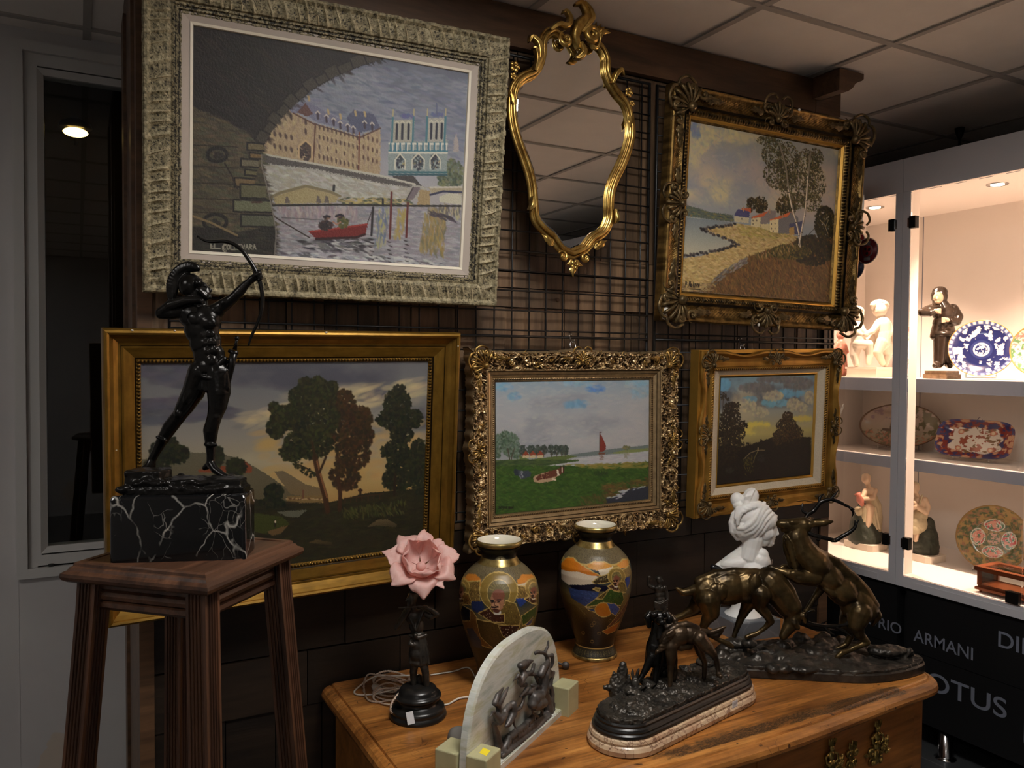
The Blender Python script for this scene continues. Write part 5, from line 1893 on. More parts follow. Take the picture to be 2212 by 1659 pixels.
# which side is inside
tt = loop[40] - loop[38]
sgn = 1 if Vector((tt.z,0,-tt.x)).dot(mid_ - loop[39]) > 0 else -1
mb = MB()
g0, g1 = offs(loop, sgn * -0.002,0.020), offs(loop, sgn * 0.017,0.016)
V = [p for p in g1] + [mid_ + Vector((0,0.016,0))]
n = len(g1)
# close the top between the two volutes
mb.add(V,[(i,(i + 1) % n, n) for i in range(n)])
o = mb.build('mirror_glass', MAT['mirror'], mir, world=True)
mb = MB()
mb.add(g0 + g1,[(i,(i + 1) % n, n + (i + 1) % n, n + i) for i in range(n)], True)
mb.build('bevel', MAT['mirror'], mir, world=True)
mb = MB()
open_ = loop
env = lambda i, m: 0.55 + 0.45 * min(1, min(i, m - i) / 12)
m = len(open_)
for d, dy, r in ((-0.0135,0.012,0.0065),(-0.003,0.002,0.0058),(0.006,0.010,0.0042)):
 mb.tube(offs(open_, sgn * d, dy),[r * env(i, m) for i in range(m)],8)
mb.tube(offs(open_, sgn * -0.004,0.018),[0.013 * env(i, m) for i in range(m)],8)
mb.build('moulding', MAT['gold_leaf'], mir, world=True)


def mpl(x, z, dy, ang, mirx=False):
 q = mp((x, z), dy)
 return pl(q.x, q.z, q.y, ang,1.0, mirx)


mb = MB(); c_scroll(mb, mpl(1.305,2.672,0.0,0),0.020,1.2,0.0065, a0=1.6, lift=0.006); mb.build('volute', MAT['gold_leaf'], mir, world=True)
mb = MB(); c_scroll(mb, mpl(1.408,2.682,0.0,0, True),0.020,1.2,0.0065, a0=1.6, lift=0.006)
mb.build('volute', MAT['gold_leaf'], mir, world=True)
# crest: S-shaped flame leaf over a shell-like swirl
def ribbon(mb, pts, wid, dep=0.012, n=6):
 P = smooth_path([mp(p, dy) for (p, dy) in pts], n)
 m = len(P)
 V, F = [],[]
 for i, p in enumerate(P):
  tt = P[min(i + 1, m - 1)] - P[max(i - 1,0)]
  nn = Vector((tt.z,0,-tt.x)).normalized()
  t_ = i / (m - 1)
  w = wid * (math.sin(math.pi * (0.12 + 0.85 * t_)) ** 0.8)
  for j in range(7):
   s = -1 + j / 3
   V.append(p + nn * w * s + Vector((0,-dep * (1 - s * s) + 0.004 * math.cos(s * 6),0)))
  V.append(p + Vector((0,0.006,0)))
 for i in range(m - 1):
  for j in range(6):
   a = i * 8 + j
   F.append((a, a + 1, a + 9, a + 8))
  F.append((i * 8 + 6, i * 8 + 7, i * 8 + 15, i * 8 + 14)); F.append((i * 8 + 7, i * 8, i * 8 + 8, i * 8 + 15))
 mb.add(V, F, True)


mb = MB()
ribbon(mb,[((1.352,2.655),0.0),((1.338,2.690),-0.006),((1.352,2.722),-0.010),((1.378,2.745),-0.010),((1.380,2.770),-0.006),((1.360,2.792),-0.002),((1.335,2.782),0.0)],0.021)
ribbon(mb,[((1.355,2.700),-0.008),((1.376,2.728),-0.016),((1.392,2.750),-0.014),((1.386,2.776),-0.010),((1.366,2.797),-0.004)],0.010)
mb.build('crest_leaf', MAT['gold_leaf'], mir, world=True)
mb = MB()
c_scroll(mb, mpl(1.392,2.698,-0.008,0),0.028,1.5,0.009, a0=-1.2, lift=0.010)
for k in range(5):
 leaf(mb, mpl(1.402 + 0.006 * k,2.705 + 0.004 * k,-0.004,-0.2 - 0.35 * k),0.036,0.008,0.3,1)
ribbon(mb,[((1.356,2.672),-0.006),((1.365,2.645),-0.010),((1.352,2.628),-0.006),((1.335,2.622),0.0)],0.013)
mb.build('crest_swirl', MAT['gold_leaf'], mir, world=True)
mb = MB(); ribbon(mb,[((1.250,2.690),0.0),((1.278,2.712),-0.006),((1.306,2.712),-0.008),((1.318,2.735),-0.006),((1.306,2.758),0.0),((1.292,2.748),0.0)],0.011); mb.build('side_scroll', MAT['gold_leaf'], mir, world=True)
mb = MB(); ribbon(mb,[((1.425,2.690),0.0),((1.432,2.715),-0.006),((1.452,2.722),-0.002)],0.008); mb.build('side_scroll', MAT['gold_leaf'], mir, world=True)
mb = MB(); ribbon(mb,[((1.200,2.560),0.0),((1.214,2.600),-0.006),((1.208,2.640),-0.008),((1.186,2.656),-0.004),((1.178,2.640),0.0)],0.012); mb.build('side_scroll', MAT['gold_leaf'], mir, world=True)
mb = MB(); ribbon(mb,[((1.196,2.560),-0.002),((1.202,2.590),-0.010),((1.196,2.620),-0.010),((1.184,2.622),-0.006)],0.008); mb.build('side_scroll', MAT['gold_leaf'], mir, world=True)
mb = MB(); ribbon(mb,[((1.478,2.570),0.0),((1.490,2.600),-0.006),((1.508,2.615),-0.006),((1.520,2.600),0.0)],0.010); mb.build('side_scroll', MAT['gold_leaf'], mir, world=True)
mb = MB(); ribbon(mb,[((1.196,2.190),0.0),((1.190,2.160),-0.006),((1.180,2.148),0.0)],0.009); mb.build('side_scroll', MAT['gold_leaf'], mir, world=True)
mb = MB(); ribbon(mb,[((1.494,2.180),0.0),((1.498,2.150),-0.006),((1.492,2.135),0.0)],0.009); mb.build('side_scroll', MAT['gold_leaf'], mir, world=True)
for (x, z, r) in ((1.130,2.560,0.017),(1.126,2.532,0.011),(1.541,2.553,0.016),(1.556,2.520,0.010),(1.345,1.996,0.016)):
 mb = MB(); flower(mb, mpl(x, z,-0.002,0), r); mb.build('flower', MAT['gold_leaf'], mir, world=True)
mb = MB()
for s in (-1,1):
 mq = MB(); leaf(mq, mpl(1.558 if s > 0 else 1.122,2.49,0.004,2.9 * s),0.05,0.008,.2,2); mq.build('leaf', MAT['gold_leaf'], mir, world=True)
 leaf(mb, mpl(1.345 + s * 0.075,2.052,0.004,-1.0 * s),0.05,0.010,.3,2); c_scroll(mb, mpl(1.345 + s * 0.040,2.020,0.002,0, s < 0),0.014,1.2,0.005, a0=0.5)
 c_scroll(mb, mpl(1.345 + s * 0.085,2.062,0.004,0, s < 0),0.011,1.2,0.0045, a0=2.5)
leaf(mb, mpl(1.337,1.990,0.0, math.pi),0.030,0.010,.2,1); leaf(mb, mpl(1.345,2.005,0.004,1.9),0.03,0.009,.2,1); leaf(mb, mpl(1.345,2.005,0.004,-1.9),0.03,0.009,.2,1)
mb.build('leaf_spray', MAT['gold_leaf'], mir, world=True)
mb = MB()
mb.add([p + Vector((0,0.018,0)) for p in offs(loop, sgn * -0.008,0.006)] + [p + Vector((0,0.026,0)) for p in offs(loop, sgn * -0.008,0.006)] + [mid_ + Vector((0,0.034,0))],
  [(i,(i + 1) % n, n + (i + 1) % n, n + i) for i in range(n)] + [(n + (i + 1) % n, n + i,2 * n) for i in range(n)])
mb.tube([mp((1.345,2.60),0.03),(mp((1.345,2.60),0.03).x,2.15, mp((1.345,2.60)).z)],0.004); mb.tube([mp((1.345,2.10),0.03),(mp((1.345,2.10),0.03).x,2.15, mp((1.345,2.10)).z)],0.004)
mb.build('backing', MAT['board'], mir, world=True)

# ------------------------------------------------------------------ tall plant stand
MAT['walnut'] = wood('dark oak stand',(44,28,20),(102,68,48),1.0, axis=2, rough=0.36, streak=22, bump=0.3)
MAT['walnut_x'] = wood('dark oak rail',(44,28,20),(106,71,50),1.0, axis=0, rough=0.36, streak=22, bump=0.3)
SC, SA, SH = Vector((0.191,1.691,0)), math.radians(45.8),0.159
st = thing('plant_stand', 'tall square dark wood stand with reeded splayed legs carrying the archer', 'stand', SC, Matrix.Rotation(SA,3, 'Z'))


def sq_loft(mb, rings):
 V = []
 for r, z in rings:
  V += [(-r,-r, z),(r,-r, z),(r, r, z),(-r, r, z)]
 F = [(3,2,1,0), tuple(4 * (len(rings) - 1) + i for i in range(4))]
 for k in range(len(rings) - 1):
  for i in range(4):
   j = (i + 1) % 4
   F.append((4 * k + i,4 * k + j,4 * k + 4 + j,4 * k + 4 + i))
 mb.add(V, F)


mb = MB()
sq_loft(mb,[(0.140,1.284),(0.150,1.286),(0.157,1.291),(0.1595,1.297),(0.1585,1.303),(0.153,1.307),(0.150,1.308),(0.1475,1.313),(0.1435,1.315),(0.1425,1.320),(0.138,1.3225),(0.128,1.3225),(0.127,1.3205),(0.0,1.3205)])
mb.build('top', MAT['walnut_x'], st)
for k in range(4):
 mb = MB()
 pr = []
 z = 1.286
 prof_ = [(0.122,1.286),(0.126,1.280),(0.126,1.272),(0.121,1.269),(0.126,1.266),(0.128,1.259),(0.126,1.252),(0.120,1.249),(0.126,1.246),(0.127,1.238),(0.120,1.231)]
 L = 0.112
 V = [(-L,-r, z) for r, z in prof_] + [(L,-r, z) for r, z in prof_]
 m = len(prof_)
 V += [(-L,-0.105,1.286),(L,-0.105,1.286),(-L,-0.105,1.231),(L,-0.105,1.231)]
 F = [(i, m + i, m + i + 1, i + 1) for i in range(m - 1)]
 F += [(2 * m + 0,2 * m + 1,2 * m + 3,2 * m + 2),(m - 1,2 * m - 1,2 * m + 3,2 * m + 2)]
 R_ = Matrix.Rotation(k * math.pi / 2,4, 'Z')
 mb.add([R_ @ Vector(v) for v in V], F)
 mb.build('apron', MAT['walnut_x'], st)


def reeded_section(h, n=4, g=0.0026):
 """square with n reeds on every face"""
 out = []
 for k in range(4):
  c, s = (1,0,-1,0)[k],(0,1,0,-1)[k]
  pts = [(-h,0)]
  a0 = -h + 0.006
  wv = (2 * h - 0.012) / n
  for i in range(n):
   pts += [(a0 + wv * i, g * 0.0),(a0 + wv * i + 0.0008, g),(a0 + wv * (i + 0.5), g * 0.2),(a0 + wv * (i + 1) - 0.0008, g)]
  pts += [(h - 0.006,0)]
  for (u, d) in pts:
   # face k: outward direction rotated
   x, y = u,-(h - d)
   for _ in range(k):
    x, y = -y, x
   out.append((x, y))
 return out


sec = reeded_section(0.0205)
for (sx, sy) in ((-1,-1),(1,-1),(1,1),(-1,1)):
 mb = MB()
 rings = [(1.287,0.118),(1.231,0.1205),(0.6,0.158),(0.03,0.192),(0.0,0.194)]
 V, F = [],[]
 m = len(sec)
 for z, r in rings:
  V += [(sx * r + x, sy * r + y, z) for x, y in sec]
 for k in range(len(rings) - 1):
  for i in range(m):
   j = (i + 1) % m
   F.append((k * m + i, k * m + j,(k + 1) * m + j,(k + 1) * m + i))
 F.append(list(range(m))); F.append([(len(rings) - 1) * m + i for i in range(m)][::-1])
 mb.add(V, F)
 mb.build('leg', MAT['walnut'], st)
mb = MB(); sq_loft(mb,[(0.150,0.33),(0.158,0.335),(0.158,0.345),(0.150,0.35)]); mb.build('lower_shelf', MAT['walnut_x'], st)

# ------------------------------------------------------------------ commode
CZ = 0.80


def commode_mat():
 t = NT('worn cherry top')
 v = t.coord((1.6,22,22))
 f = t.noise(v,1.4,6,0.6,0.5)
 c = t.ramp(f,((0.28, srgb(112,68,30)),(0.5, srgb(182,120,58)),(0.74, srgb(212,150,80))))
 v2 = t.coord()
 c = t.mix(0.8, c, t.ramp(t.noise(v2,4.5,8,0.7),((0.36,(0.42,0.36,0.32,1)),(0.6,(1,1,1,1)))), 'MULTIPLY')
 c = t.mix(0.55, c, t.ramp(t.noise(t.coord((2.0,60,60)),2.0,4),((0.38,(0.45,0.40,0.36,1)),(0.56,(1,1,1,1)))), 'MULTIPLY')
 # crazed, blackened band along the front edge
 sep = t.n('ShaderNodeSeparateXYZ'); t.l(v2, sep.inputs[0])
 band = t.n('ShaderNodeMapRange'); band.inputs[1].default_value = 0.02; band.inputs[2].default_value = 0.045; t.l(sep.outputs['Y'], band.inputs[0])
 band2 = t.n('ShaderNodeMapRange'); band2.inputs[1].default_value = 0.135; band2.inputs[2].default_value = 0.075; t.l(sep.outputs['Y'], band2.inputs[0])
 xr = t.n('ShaderNodeMapRange'); xr.inputs[1].default_value = 0.30; xr.inputs[2].default_value = 0.62; t.l(sep.outputs['X'], xr.inputs[0])
 xr2 = t.n('ShaderNodeMapRange'); xr2.inputs[1].default_value = 1.55; xr2.inputs[2].default_value = 1.40; t.l(sep.outputs['X'], xr2.inputs[0])

 def mul(a, b):
  m = t.n('ShaderNodeMath', operation='MULTIPLY'); t.l(a, m.inputs[0]); t.l(b, m.inputs[1]); return m.outputs[0]
 msk = mul(mul(mul(band.outputs[0], band2.outputs[0]), xr.outputs[0]), xr2.outputs[0])
 v3 = t.coord((1.0,2.2,1))
 nz = t.noise(v3,22,8,0.75)
 mm = t.n('ShaderNodeMath', operation='ADD'); t.l(msk, mm.inputs[0]); t.l(nz, mm.inputs[1])
 hf = t.n('ShaderNodeMath', operation='MULTIPLY'); hf.inputs[1].default_value = 0.5; t.l(mm.outputs[0], hf.inputs[0])
 fac = t.ramp(hf.outputs[0],((0.64,(0,0,0,1)),(0.74,(1,1,1,1))))
 vor = t.n('ShaderNodeTexVoronoi', feature='DISTANCE_TO_EDGE'); vor.inputs['Scale'].default_value = 150; t.l(t.coord((0.55,1.9,1)), vor.inputs['Vector'])
 crz = t.ramp(vor.outputs['Distance'],((0.02, srgb(44,28,16)),(0.25, srgb(112,78,46))))
 c = t.mix(fac, c, crz)
 # fine cracks and specks elsewhere
 vor2 = t.n('ShaderNodeTexVoronoi', feature='DISTANCE_TO_EDGE'); vor2.inputs['Scale'].default_value = 24; t.l(t.coord((0.7,2.0,1)), vor2.inputs['Vector'])
 ck = t.ramp(vor2.outputs['Distance'],((0.0,(1,1,1,1)),(0.016,(0,0,0,1))))
 sp = t.ramp(t.noise(v2,5,3),((0.52,(0,0,0,1)),(0.6,(1,1,1,1))))
 ck2 = t.mix(1.0, ck, sp, 'MULTIPLY')
 c = t.mix(ck2, c, srgb(58,34,18))
 spots = t.ramp(t.noise(t.coord((1,2,1)),30,2),((0.70,(0,0,0,1)),(0.74,(1,1,1,1))))
 c = t.mix(spots, c, srgb(74,42,20))
 t.l(c, t.b.inputs['Base Color'])
 t.set(Roughness=0.34)
 t.bump(mm.outputs[0],0.1,0.001)
 return t.m


MAT['commode_top'] = commode_mat()
MAT['commode'] = wood('cherry carcass',(126,76,34),(190,126,62),1.0, axis=0, rough=0.38, streak=16, bump=0.12)
MAT['brass'] = patina('aged brass',(110,88,42),(214,184,108),0.3,60,0.95,0.1)
com = thing('commode', 'honey-brown wooden commode with a worn top and brass drawer mounts', 'commode',(0.585,1.37,0))


def top_poly(ins=0.0):
 xl, xr, yb = 0.585 + ins,2.205 - ins,2.185
 P = [(xl, yb),(xl,1.415 + ins)]
 for x in np.linspace(0.62 + ins * 0.4,2.08 - ins * 0.4,40):
  u = (x - 0.585) / 1.6
  P.append((x,1.385 + ins + 0.022 * math.cos(u * 2 * math.pi * 1.0) * (1 if 0.05 < u < .95 else 1)))
 R_ = 0.10
 for k in range(1,9):
  a = math.radians(-90 + 90 * k / 8)
  P.append((2.105 + (R_ - ins) * math.cos(a) if k else 0,1.408 + R_ + (R_ - ins) * math.sin(a)))
 P.append((xr, yb))
 return P


def loft_poly(mb, rings, close=True):
 """rings: list of (poly, z)"""
 m = len(rings[0][0])
 V, F = [],[]
 for P, z in rings:
  V += [(p[0], p[1], z) for p in P]
 for k in range(len(rings) - 1):
  for i in range(m):
   j = (i + 1) % m
   F.append((k * m + i, k * m + j,(k + 1) * m + j,(k + 1) * m + i))
 if close:
  F.append(list(range(m))[::-1]); F.append([(len(rings) - 1) * m + i for i in range(m)])
 mb.add(V, F)


mb = MB()
loft_poly(mb,[(top_poly(0.020),0.757),(top_poly(0.008),0.759),(top_poly(0.001),0.766),(top_poly(0.0),0.774),(top_poly(0.003),0.784),(top_poly(0.010),0.791),(top_poly(0.020),0.7955),(top_poly(0.024),0.796),(top_poly(0.0255),0.793),(top_poly(0.0275),0.793),(top_poly(0.030),0.7985),(top_poly(0.036),0.80)])
mb.build('top', MAT['commode_top'], com, world=True)
BI = 0.040
mb = MB()
loft_poly(mb,[(top_poly(BI),0.12),(top_poly(BI),0.745),(top_poly(0.022),0.757)])
mb.build('carcass', MAT['commode'], com, world=True)


def front_y(x, ins):
 u = (x - 0.585) / 1.6
 return 1.385 + ins + 0.022 * math.cos(u * 2 * math.pi)


def panel(x0, x1, z0, z1, ins, d=0.006):
 mb = MB()
 xs = np.linspace(x0, x1,14)
 P = [(x, front_y(x, ins)) for x in xs] + [(x, front_y(x, ins) + d) for x in xs[::-1]]
 mb.slab(P, z0, z1)
 return mb


def mount(x, z, sc, kind):
 mb = MB()
 M = pl(x, z, front_y(x, BI) - 0.007,0.0, sc)
 if kind == 'escutcheon':
  for mir in (False, True):
   q = M @ Matrix.Diagonal((-1 if mir else 1,1,1,1))
   c_scroll(mb, q @ Matrix.Translation((0.012,0,0.012)),0.010,1.2,0.004, a0=2.2)
   c_scroll(mb, q @ Matrix.Translation((0.010,0,-0.018)),0.010,1.2,0.004, a0=-1.2)
   leaf(mb, q @ Matrix.Translation((0.006,0,0.022)) @ Matrix.Rotation(0.35,4, 'Y'),0.020,0.005,.2,1)
  mb.ball(M @ Vector((0,-0.001,0)),(0.011 * sc,0.004 * sc,0.026 * sc),10); leaf(mb, M @ Matrix.Translation((0,0,0.02)),0.026,0.006,.2,1); leaf(mb, M @ Matrix.Translation((0,0,-0.02)) @ Matrix.Rotation(math.pi,4, 'Y'),0.026,0.006,.2,1)
 else:
  # little crowned figure over scrolls and a bunch of fruit
  mb.ball(M @ Vector((0,-0.005,0.046)),(0.008 * sc,0.007 * sc,0.010 * sc),9)
  for k in (-1,0,1):
   leaf(mb, M @ Matrix.Translation((k * 0.004,-0.002,0.053)) @ Matrix.Rotation(k * 0.35,4, 'Y'),0.020,0.0045,.1,1)
  mb.ball(M @ Vector((0,-0.004,0.026)),(0.012 * sc,0.008 * sc,0.015 * sc),9); mb.ball(M @ Vector((0,-0.006,0.004)),(0.016 * sc,0.009 * sc,0.014 * sc),9)
  for mir in (False, True):
   q = M @ Matrix.Diagonal((-1 if mir else 1,1,1,1))
   mb.tube([q @ Vector(p) for p in ((0.010,-0.004,0.034),(0.022,-0.006,0.026),(0.020,-0.008,0.012),(0.008,-0.010,0.010))],[0.004 * sc,0.0042 * sc,0.0036 * sc,0.003 * sc],7)
   c_scroll(mb, q @ Matrix.Translation((0.022,0,-0.012)),0.013,1.3,0.0048, a0=1.5); c_scroll(mb, q @ Matrix.Translation((0.014,0,-0.040)),0.012,1.2,0.0046, a0=-0.8)
   leaf(mb, q @ Matrix.Translation((0.026,0,-0.020)) @ Matrix.Rotation(1.4,4, 'Y'),0.026,0.006,.2,2)
  rg = random.Random(3)
  for k in range(22):
   mb.ball(M @ Vector((0.034 + rg.uniform(-.012,.010),-0.006 + rg.uniform(-.003,.003),-0.004 + rg.uniform(-.022,.022))),0.0045 * sc,7)
  mb.ball(M @ Vector((0,-0.004,-0.030)),(0.014 * sc,0.007 * sc,0.022 * sc),9)
 return mb


for (x0, x1, tag_) in ((0.66,1.395,0),(1.43,2.075,1)):
 for zi,(z0, z1) in enumerate(((0.565,0.742),(0.36,0.555),(0.15,0.35))):
  d = panel(x0, x1, z0, z1, BI - 0.005).build('drawer', MAT['commode'], com, world=True)
  xm = (x0 + x1) / 2
  if tag_ == 1:
   spots_ = [(onY(q_,1640,1.405).x, k_) for q_, k_ in ((1796, 'handle'),(1847, 'escutcheon'),(1906, 'handle'))]
  else:
   spots_ = ((0.86, 'handle'),(1.0, 'escutcheon'),(onY(1600,1655,1.405).x, 'handle'))
  for x, kd in spots_:
   mount(x,(z0 + z1) / 2 + (0.012 if kd == 'handle' else 0.01),1.0, kd).build('escutcheon' if kd == 'escutcheon' else 'handle_mount', MAT['brass'], d, world=True)
for x in (0.66,2.09):
 for y in (1.50,2.10):
  mb = MB(); mb.lathe([(0.030,0.0),(0.042,0.02),(0.036,0.06),(0.045,0.125)],18,(x, y,0)); mb.build('foot', MAT['commode'], com, world=True)
# ------------------------------------------------------------------ things on the commode and on the stand
MAT['bronze_black'] = patina('black patinated bronze',(14,13,12),(34,31,28),0.24,22,0.55,0.12,260)
MAT['bronze_dark'] = patina('dark matt bronze',(40,37,34),(82,76,68),0.36,26,0.55,0.35,300)
MAT['bronze_green'] = patina('green brown bronze',(42,33,20),(106,86,52),0.31,14,0.75,0.15,200)
MAT['bronze_brown'] = patina('brown bronze',(36,27,20),(92,74,54),0.34,18,0.7,0.25,240)
MAT['lead'] = patina('grey spelter',(66,62,60),(104,99,96),0.42,30,0.45,0.15,240)


def marble_black():
 t = NT('black marble with white veins')
 v = t.coord((1,1,0.75))
 wv = t.noise(v,11,4,0.6)
 mx = t.n('ShaderNodeVectorMath', operation='SCALE')
 nz = t.n('ShaderNodeTexNoise'); nz.inputs['Scale'].default_value = 9; nz.inputs['Detail'].default_value = 4; t.l(v, nz.inputs['Vector'])
 t.l(nz.outputs['Color'], mx.inputs[0]); mx.inputs['Scale'].default_value = 0.11
 ad = t.n('ShaderNodeVectorMath', operation='ADD'); t.l(v, ad.inputs[0]); t.l(mx.outputs[0], ad.inputs[1])
 vor = t.n('ShaderNodeTexVoronoi', feature='DISTANCE_TO_EDGE'); vor.inputs['Scale'].default_value = 13; t.l(ad.outputs[0], vor.inputs['Vector'])
 vor2 = t.n('ShaderNodeTexVoronoi', feature='DISTANCE_TO_EDGE'); vor2.inputs['Scale'].default_value = 34; t.l(ad.outputs[0], vor2.inputs['Vector'])
 amt = t.noise(v,16,3)
 a = t.ramp(vor.outputs['Distance'],((0.0,(1,1,1,1)),(0.030,(0,0,0,1))))
 a = t.mix(1.0, a, t.ramp(amt,((0.42,(0,0,0,1)),(0.60,(1,1,1,1)))), 'MULTIPLY')
 b = t.ramp(vor2.outputs['Distance'],((0.0,(0.45,0.45,0.45,1)),(0.022,(0,0,0,1))))
 b = t.mix(1.0, b, t.ramp(wv,((0.5,(0,0,0,1)),(0.6,(1,1,1,1)))), 'MULTIPLY')
 m = t.mix(1.0, a, b, 'ADD')
 t.l(t.mix(m, srgb(15,15,16), srgb(176,172,164)), t.b.inputs['Base Color'])
 t.set(Roughness=0.12)
 return t.m


def marble(name, base, vein, base2, scale=14, rough=0.3, stretch=(1,1,1), rot=(0,0,0), vw=0.05):
 t = NT(name)
 v = t.coord(stretch, rot=rot)
 nz = t.n('ShaderNodeTexNoise'); nz.inputs['Scale'].default_value = scale * 0.7; nz.inputs['Detail'].default_value = 5; t.l(v, nz.inputs['Vector'])
 c = t.ramp(nz.outputs['Fac'],((0.3, srgb(*base)),(0.7, srgb(*base2))))
 mx = t.n('ShaderNodeVectorMath', operation='SCALE'); t.l(nz.outputs['Color'], mx.inputs[0]); mx.inputs['Scale'].default_value = 0.12
 ad = t.n('ShaderNodeVectorMath', operation='ADD'); t.l(v, ad.inputs[0]); t.l(mx.outputs[0], ad.inputs[1])
 vor = t.n('ShaderNodeTexVoronoi', feature='DISTANCE_TO_EDGE'); vor.inputs['Scale'].default_value = scale; t.l(ad.outputs[0], vor.inputs['Vector'])
 c = t.mix(t.ramp(vor.outputs['Distance'],((0,(0.85,0.85,0.85,1)),(vw,(0,0,0,1)))), c, srgb(*vein))
 t.l(c, t.b.inputs['Base Color'])
 t.set(Roughness=rough)
 return t.m


MAT['marble_black'] = marble_black()
MAT['marble_pink'] = marble('pink and cream marble',(176,140,112),(104,66,52),(206,184,152),26,0.24)
MAT['onyx'] = marble('pale green onyx',(168,166,138),(196,196,176),(186,184,160),12,0.22,(1,1,1), vw=0.10)
MAT['alabaster'] = plain('white alabaster',(232,230,226),0.38, bump=0.04, bscale=60, Subsurface_Weight=0.15, Subsurface_Radius=(0.02,0.016,0.012))
MAT['grey_marble'] = marble('grey marble',(96,100,106),(126,128,132),(112,114,118),14,0.3)
MAT['black_marble_plain'] = plain('black marble',(24,24,26),0.2)
MAT['black_socle'] = plain('black lacquered wood',(26,25,24),0.3, bump=0.1, bscale=90)
MAT['label_paper'] = plain('white label',(214,214,216),0.6)
MAT['label_yellow'] = plain('yellow sticker',(236,214,40),0.6)
MAT['label_ink'] = plain('grey print',(120,122,128),0.6)


def onyx_mat():
 t = NT('banded onyx')
 v = t.coord((3,3,14), rot=(0, math.radians(28),0))
 f = t.noise(v,2.6,6,0.6,0.4)
 t.l(t.ramp(f,((0.30, srgb(166,172,160)),(0.48, srgb(206,208,200)),(0.60, srgb(184,184,158)),(0.74, srgb(216,218,212)))), t.b.inputs['Base Color'])
 t.set(Roughness=0.16, Subsurface_Weight=0.12)
 t.b.inputs['Subsurface Radius'].default_value = (0.01,0.01,0.008)
 return t.m


MAT['onyx_band'] = onyx_mat()
MAT['onyx_green'] = plain('yellow green onyx',(176,172,134),0.2, var=0.12, vscale=16)

# ---- archer
arch_ = thing('archer_statue', 'black bronze archer in a crested helmet on a veined black marble block', 'statue',(0.205,1.70,1.321))
T = Px(fwd((0.205,1.715,1.5)))
bl = Clay()
P, Rr = T.p, T.r


def ch(c, pts, rad):
 c.chain([P(*p) for p in pts],[Rr(r) for r in rad])


def el(c, p, r, ang=0.0):
 """ellipsoid with radii (right, up, deep) in image pixels, turned by ang in the image plane"""
 ca, sa = math.cos(ang), math.sin(ang)
 a1, a2 = C_R * ca - C_U * sa, C_R * sa + C_U * ca
 c.ell(P(*p),[Rr(x) for x in r],[a1[:], a2[:], C_F[:]])


c = Clay()
# head and helmet
el(c,(412,618,0),(25,27,24)); el(c,(424,636,0),(17,20,17),0.3); ch(c,[(440,622,0),(446,634,0)],[9,9]); ch(c,[(446,622,0),(454.5,627.5,0)],[3.4,3.2]); el(c,(436,628,0),(14,19,14)); ch(c,[(438,617,-9),(443,617,-8)],[3,2.5])
ch(c,[(444,640,0),(452,642,0)],[7,5]); ch(c,[(430,628,-12),(444,640,-8),(447,645,-5)],[5.5,4.5,3]); el(c,(427,611,-20),(7,6,4)); ch(c,[(419,609,-16),(433,606,-13)],[4.5,4])
ch(c,[(433,644,2),(437,668,3)],[13,14])
# crest
crest_o = [(428,578),(414,570.5),(400,571),(386,578),(374,590),(366.5,607),(364.5,624),(367,638),(373,650)]
crest_i = [(427,583),(414,584),(402,587),(393,594),(387,603),(384,614),(381,626),(379,637),(377,650)]
mbc = MB()
ro, ri = smooth_path([Vector((a, b,0)) for a, b in crest_o],5), smooth_path([Vector((a, b,0)) for a, b in crest_i],5)
for k,(a, b) in enumerate(zip(ro, ri)):
 ch(c,[(b.x, b.y,0),((a.x + b.x) / 2,(a.y + b.y) / 2,0),(a.x, a.y,0)],[3.6,5.2 + 0.9 * (k % 2),4.0 + 1.2 * (k % 2)])
ch(c,[(402,592,0),(392,603,0),(389,617,0)],[4,4,4])
# torso
el(c,(420,684,3),(36,30,22),0.45); el(c,(446,690,-2),(30,30,22),0.2); el(c,(436,712,0),(38,36,23),0.35); el(c,(444,740,0),(34,34,22),0.25); el(c,(452,768,0),(34,30,21),0.1); el(c,(455,795,0),(36,28,23),0.05)
el(c,(423,690,-17),(19,14,8),0.5); el(c,(450,697,-18),(18,14,8),0.3)
for (x, y) in ((437,724),(455,722),(441,741),(459,739),(446,759),(462,757)):
 el(c,(x, y,-18.5),(9.5,9,4.5),0.2)
for (x, y) in ((411,716),(418,730),(425,744)):
 el(c,(x, y,-13),(8,4.5,5),0.5)
el(c,(456,780,-17),(12,14,7)); ch(c,[(427,776,-8),(455,806,-17),(484,776,-10)],[7,6,6])
# drawn arm
el(c,(398,672,4),(17,14,15)); ch(c,[(402,670,2),(372,676,-10),(347,678,-16)],[15,13.5,10.5]); ch(c,[(347,676,-16),(368,660,-18),(402,649,-16),(424,648,-14)],[10.5,11.5,9,6.5]); ch(c,[(422,648,-14),(433,648,-12)],[7,5])
for k in range(3):
 ch(c,[(430,645 + 3 * k,-14),(438,647 + 3 * k,-15),(437,651 + 3 * k,-17)],[2.2,2.0,1.8])
# bow arm
el(c,(467,672,2),(18,16,16)); ch(c,[(463,672,2),(482,660,2),(503,645,0)],[15,13.5,10.5]); ch(c,[(503,645,0),(514,634,0),(530,616,0),(543,604,0)],[10.5,11,8,6]); el(c,(484,654,-5),(12,7,8),-0.6)
ch(c,[(543,604,0),(552,598,0)],[7.5,8])
for k,(dx, dy) in enumerate(((0,-9),(1.5,-4),(2.5,1),(3,6))):
 ch(c,[(549 + dx,598 + dy,6),(559 + dx,594 + dy,3),(562 + dx,595 + dy,-4),(556 + dx,598 + dy,-8)],[2.9,2.8,2.5,2.2])
ch(c,[(546,600,-5),(554,594,-9),(560,589,-8)],[3,2.8,2.2])
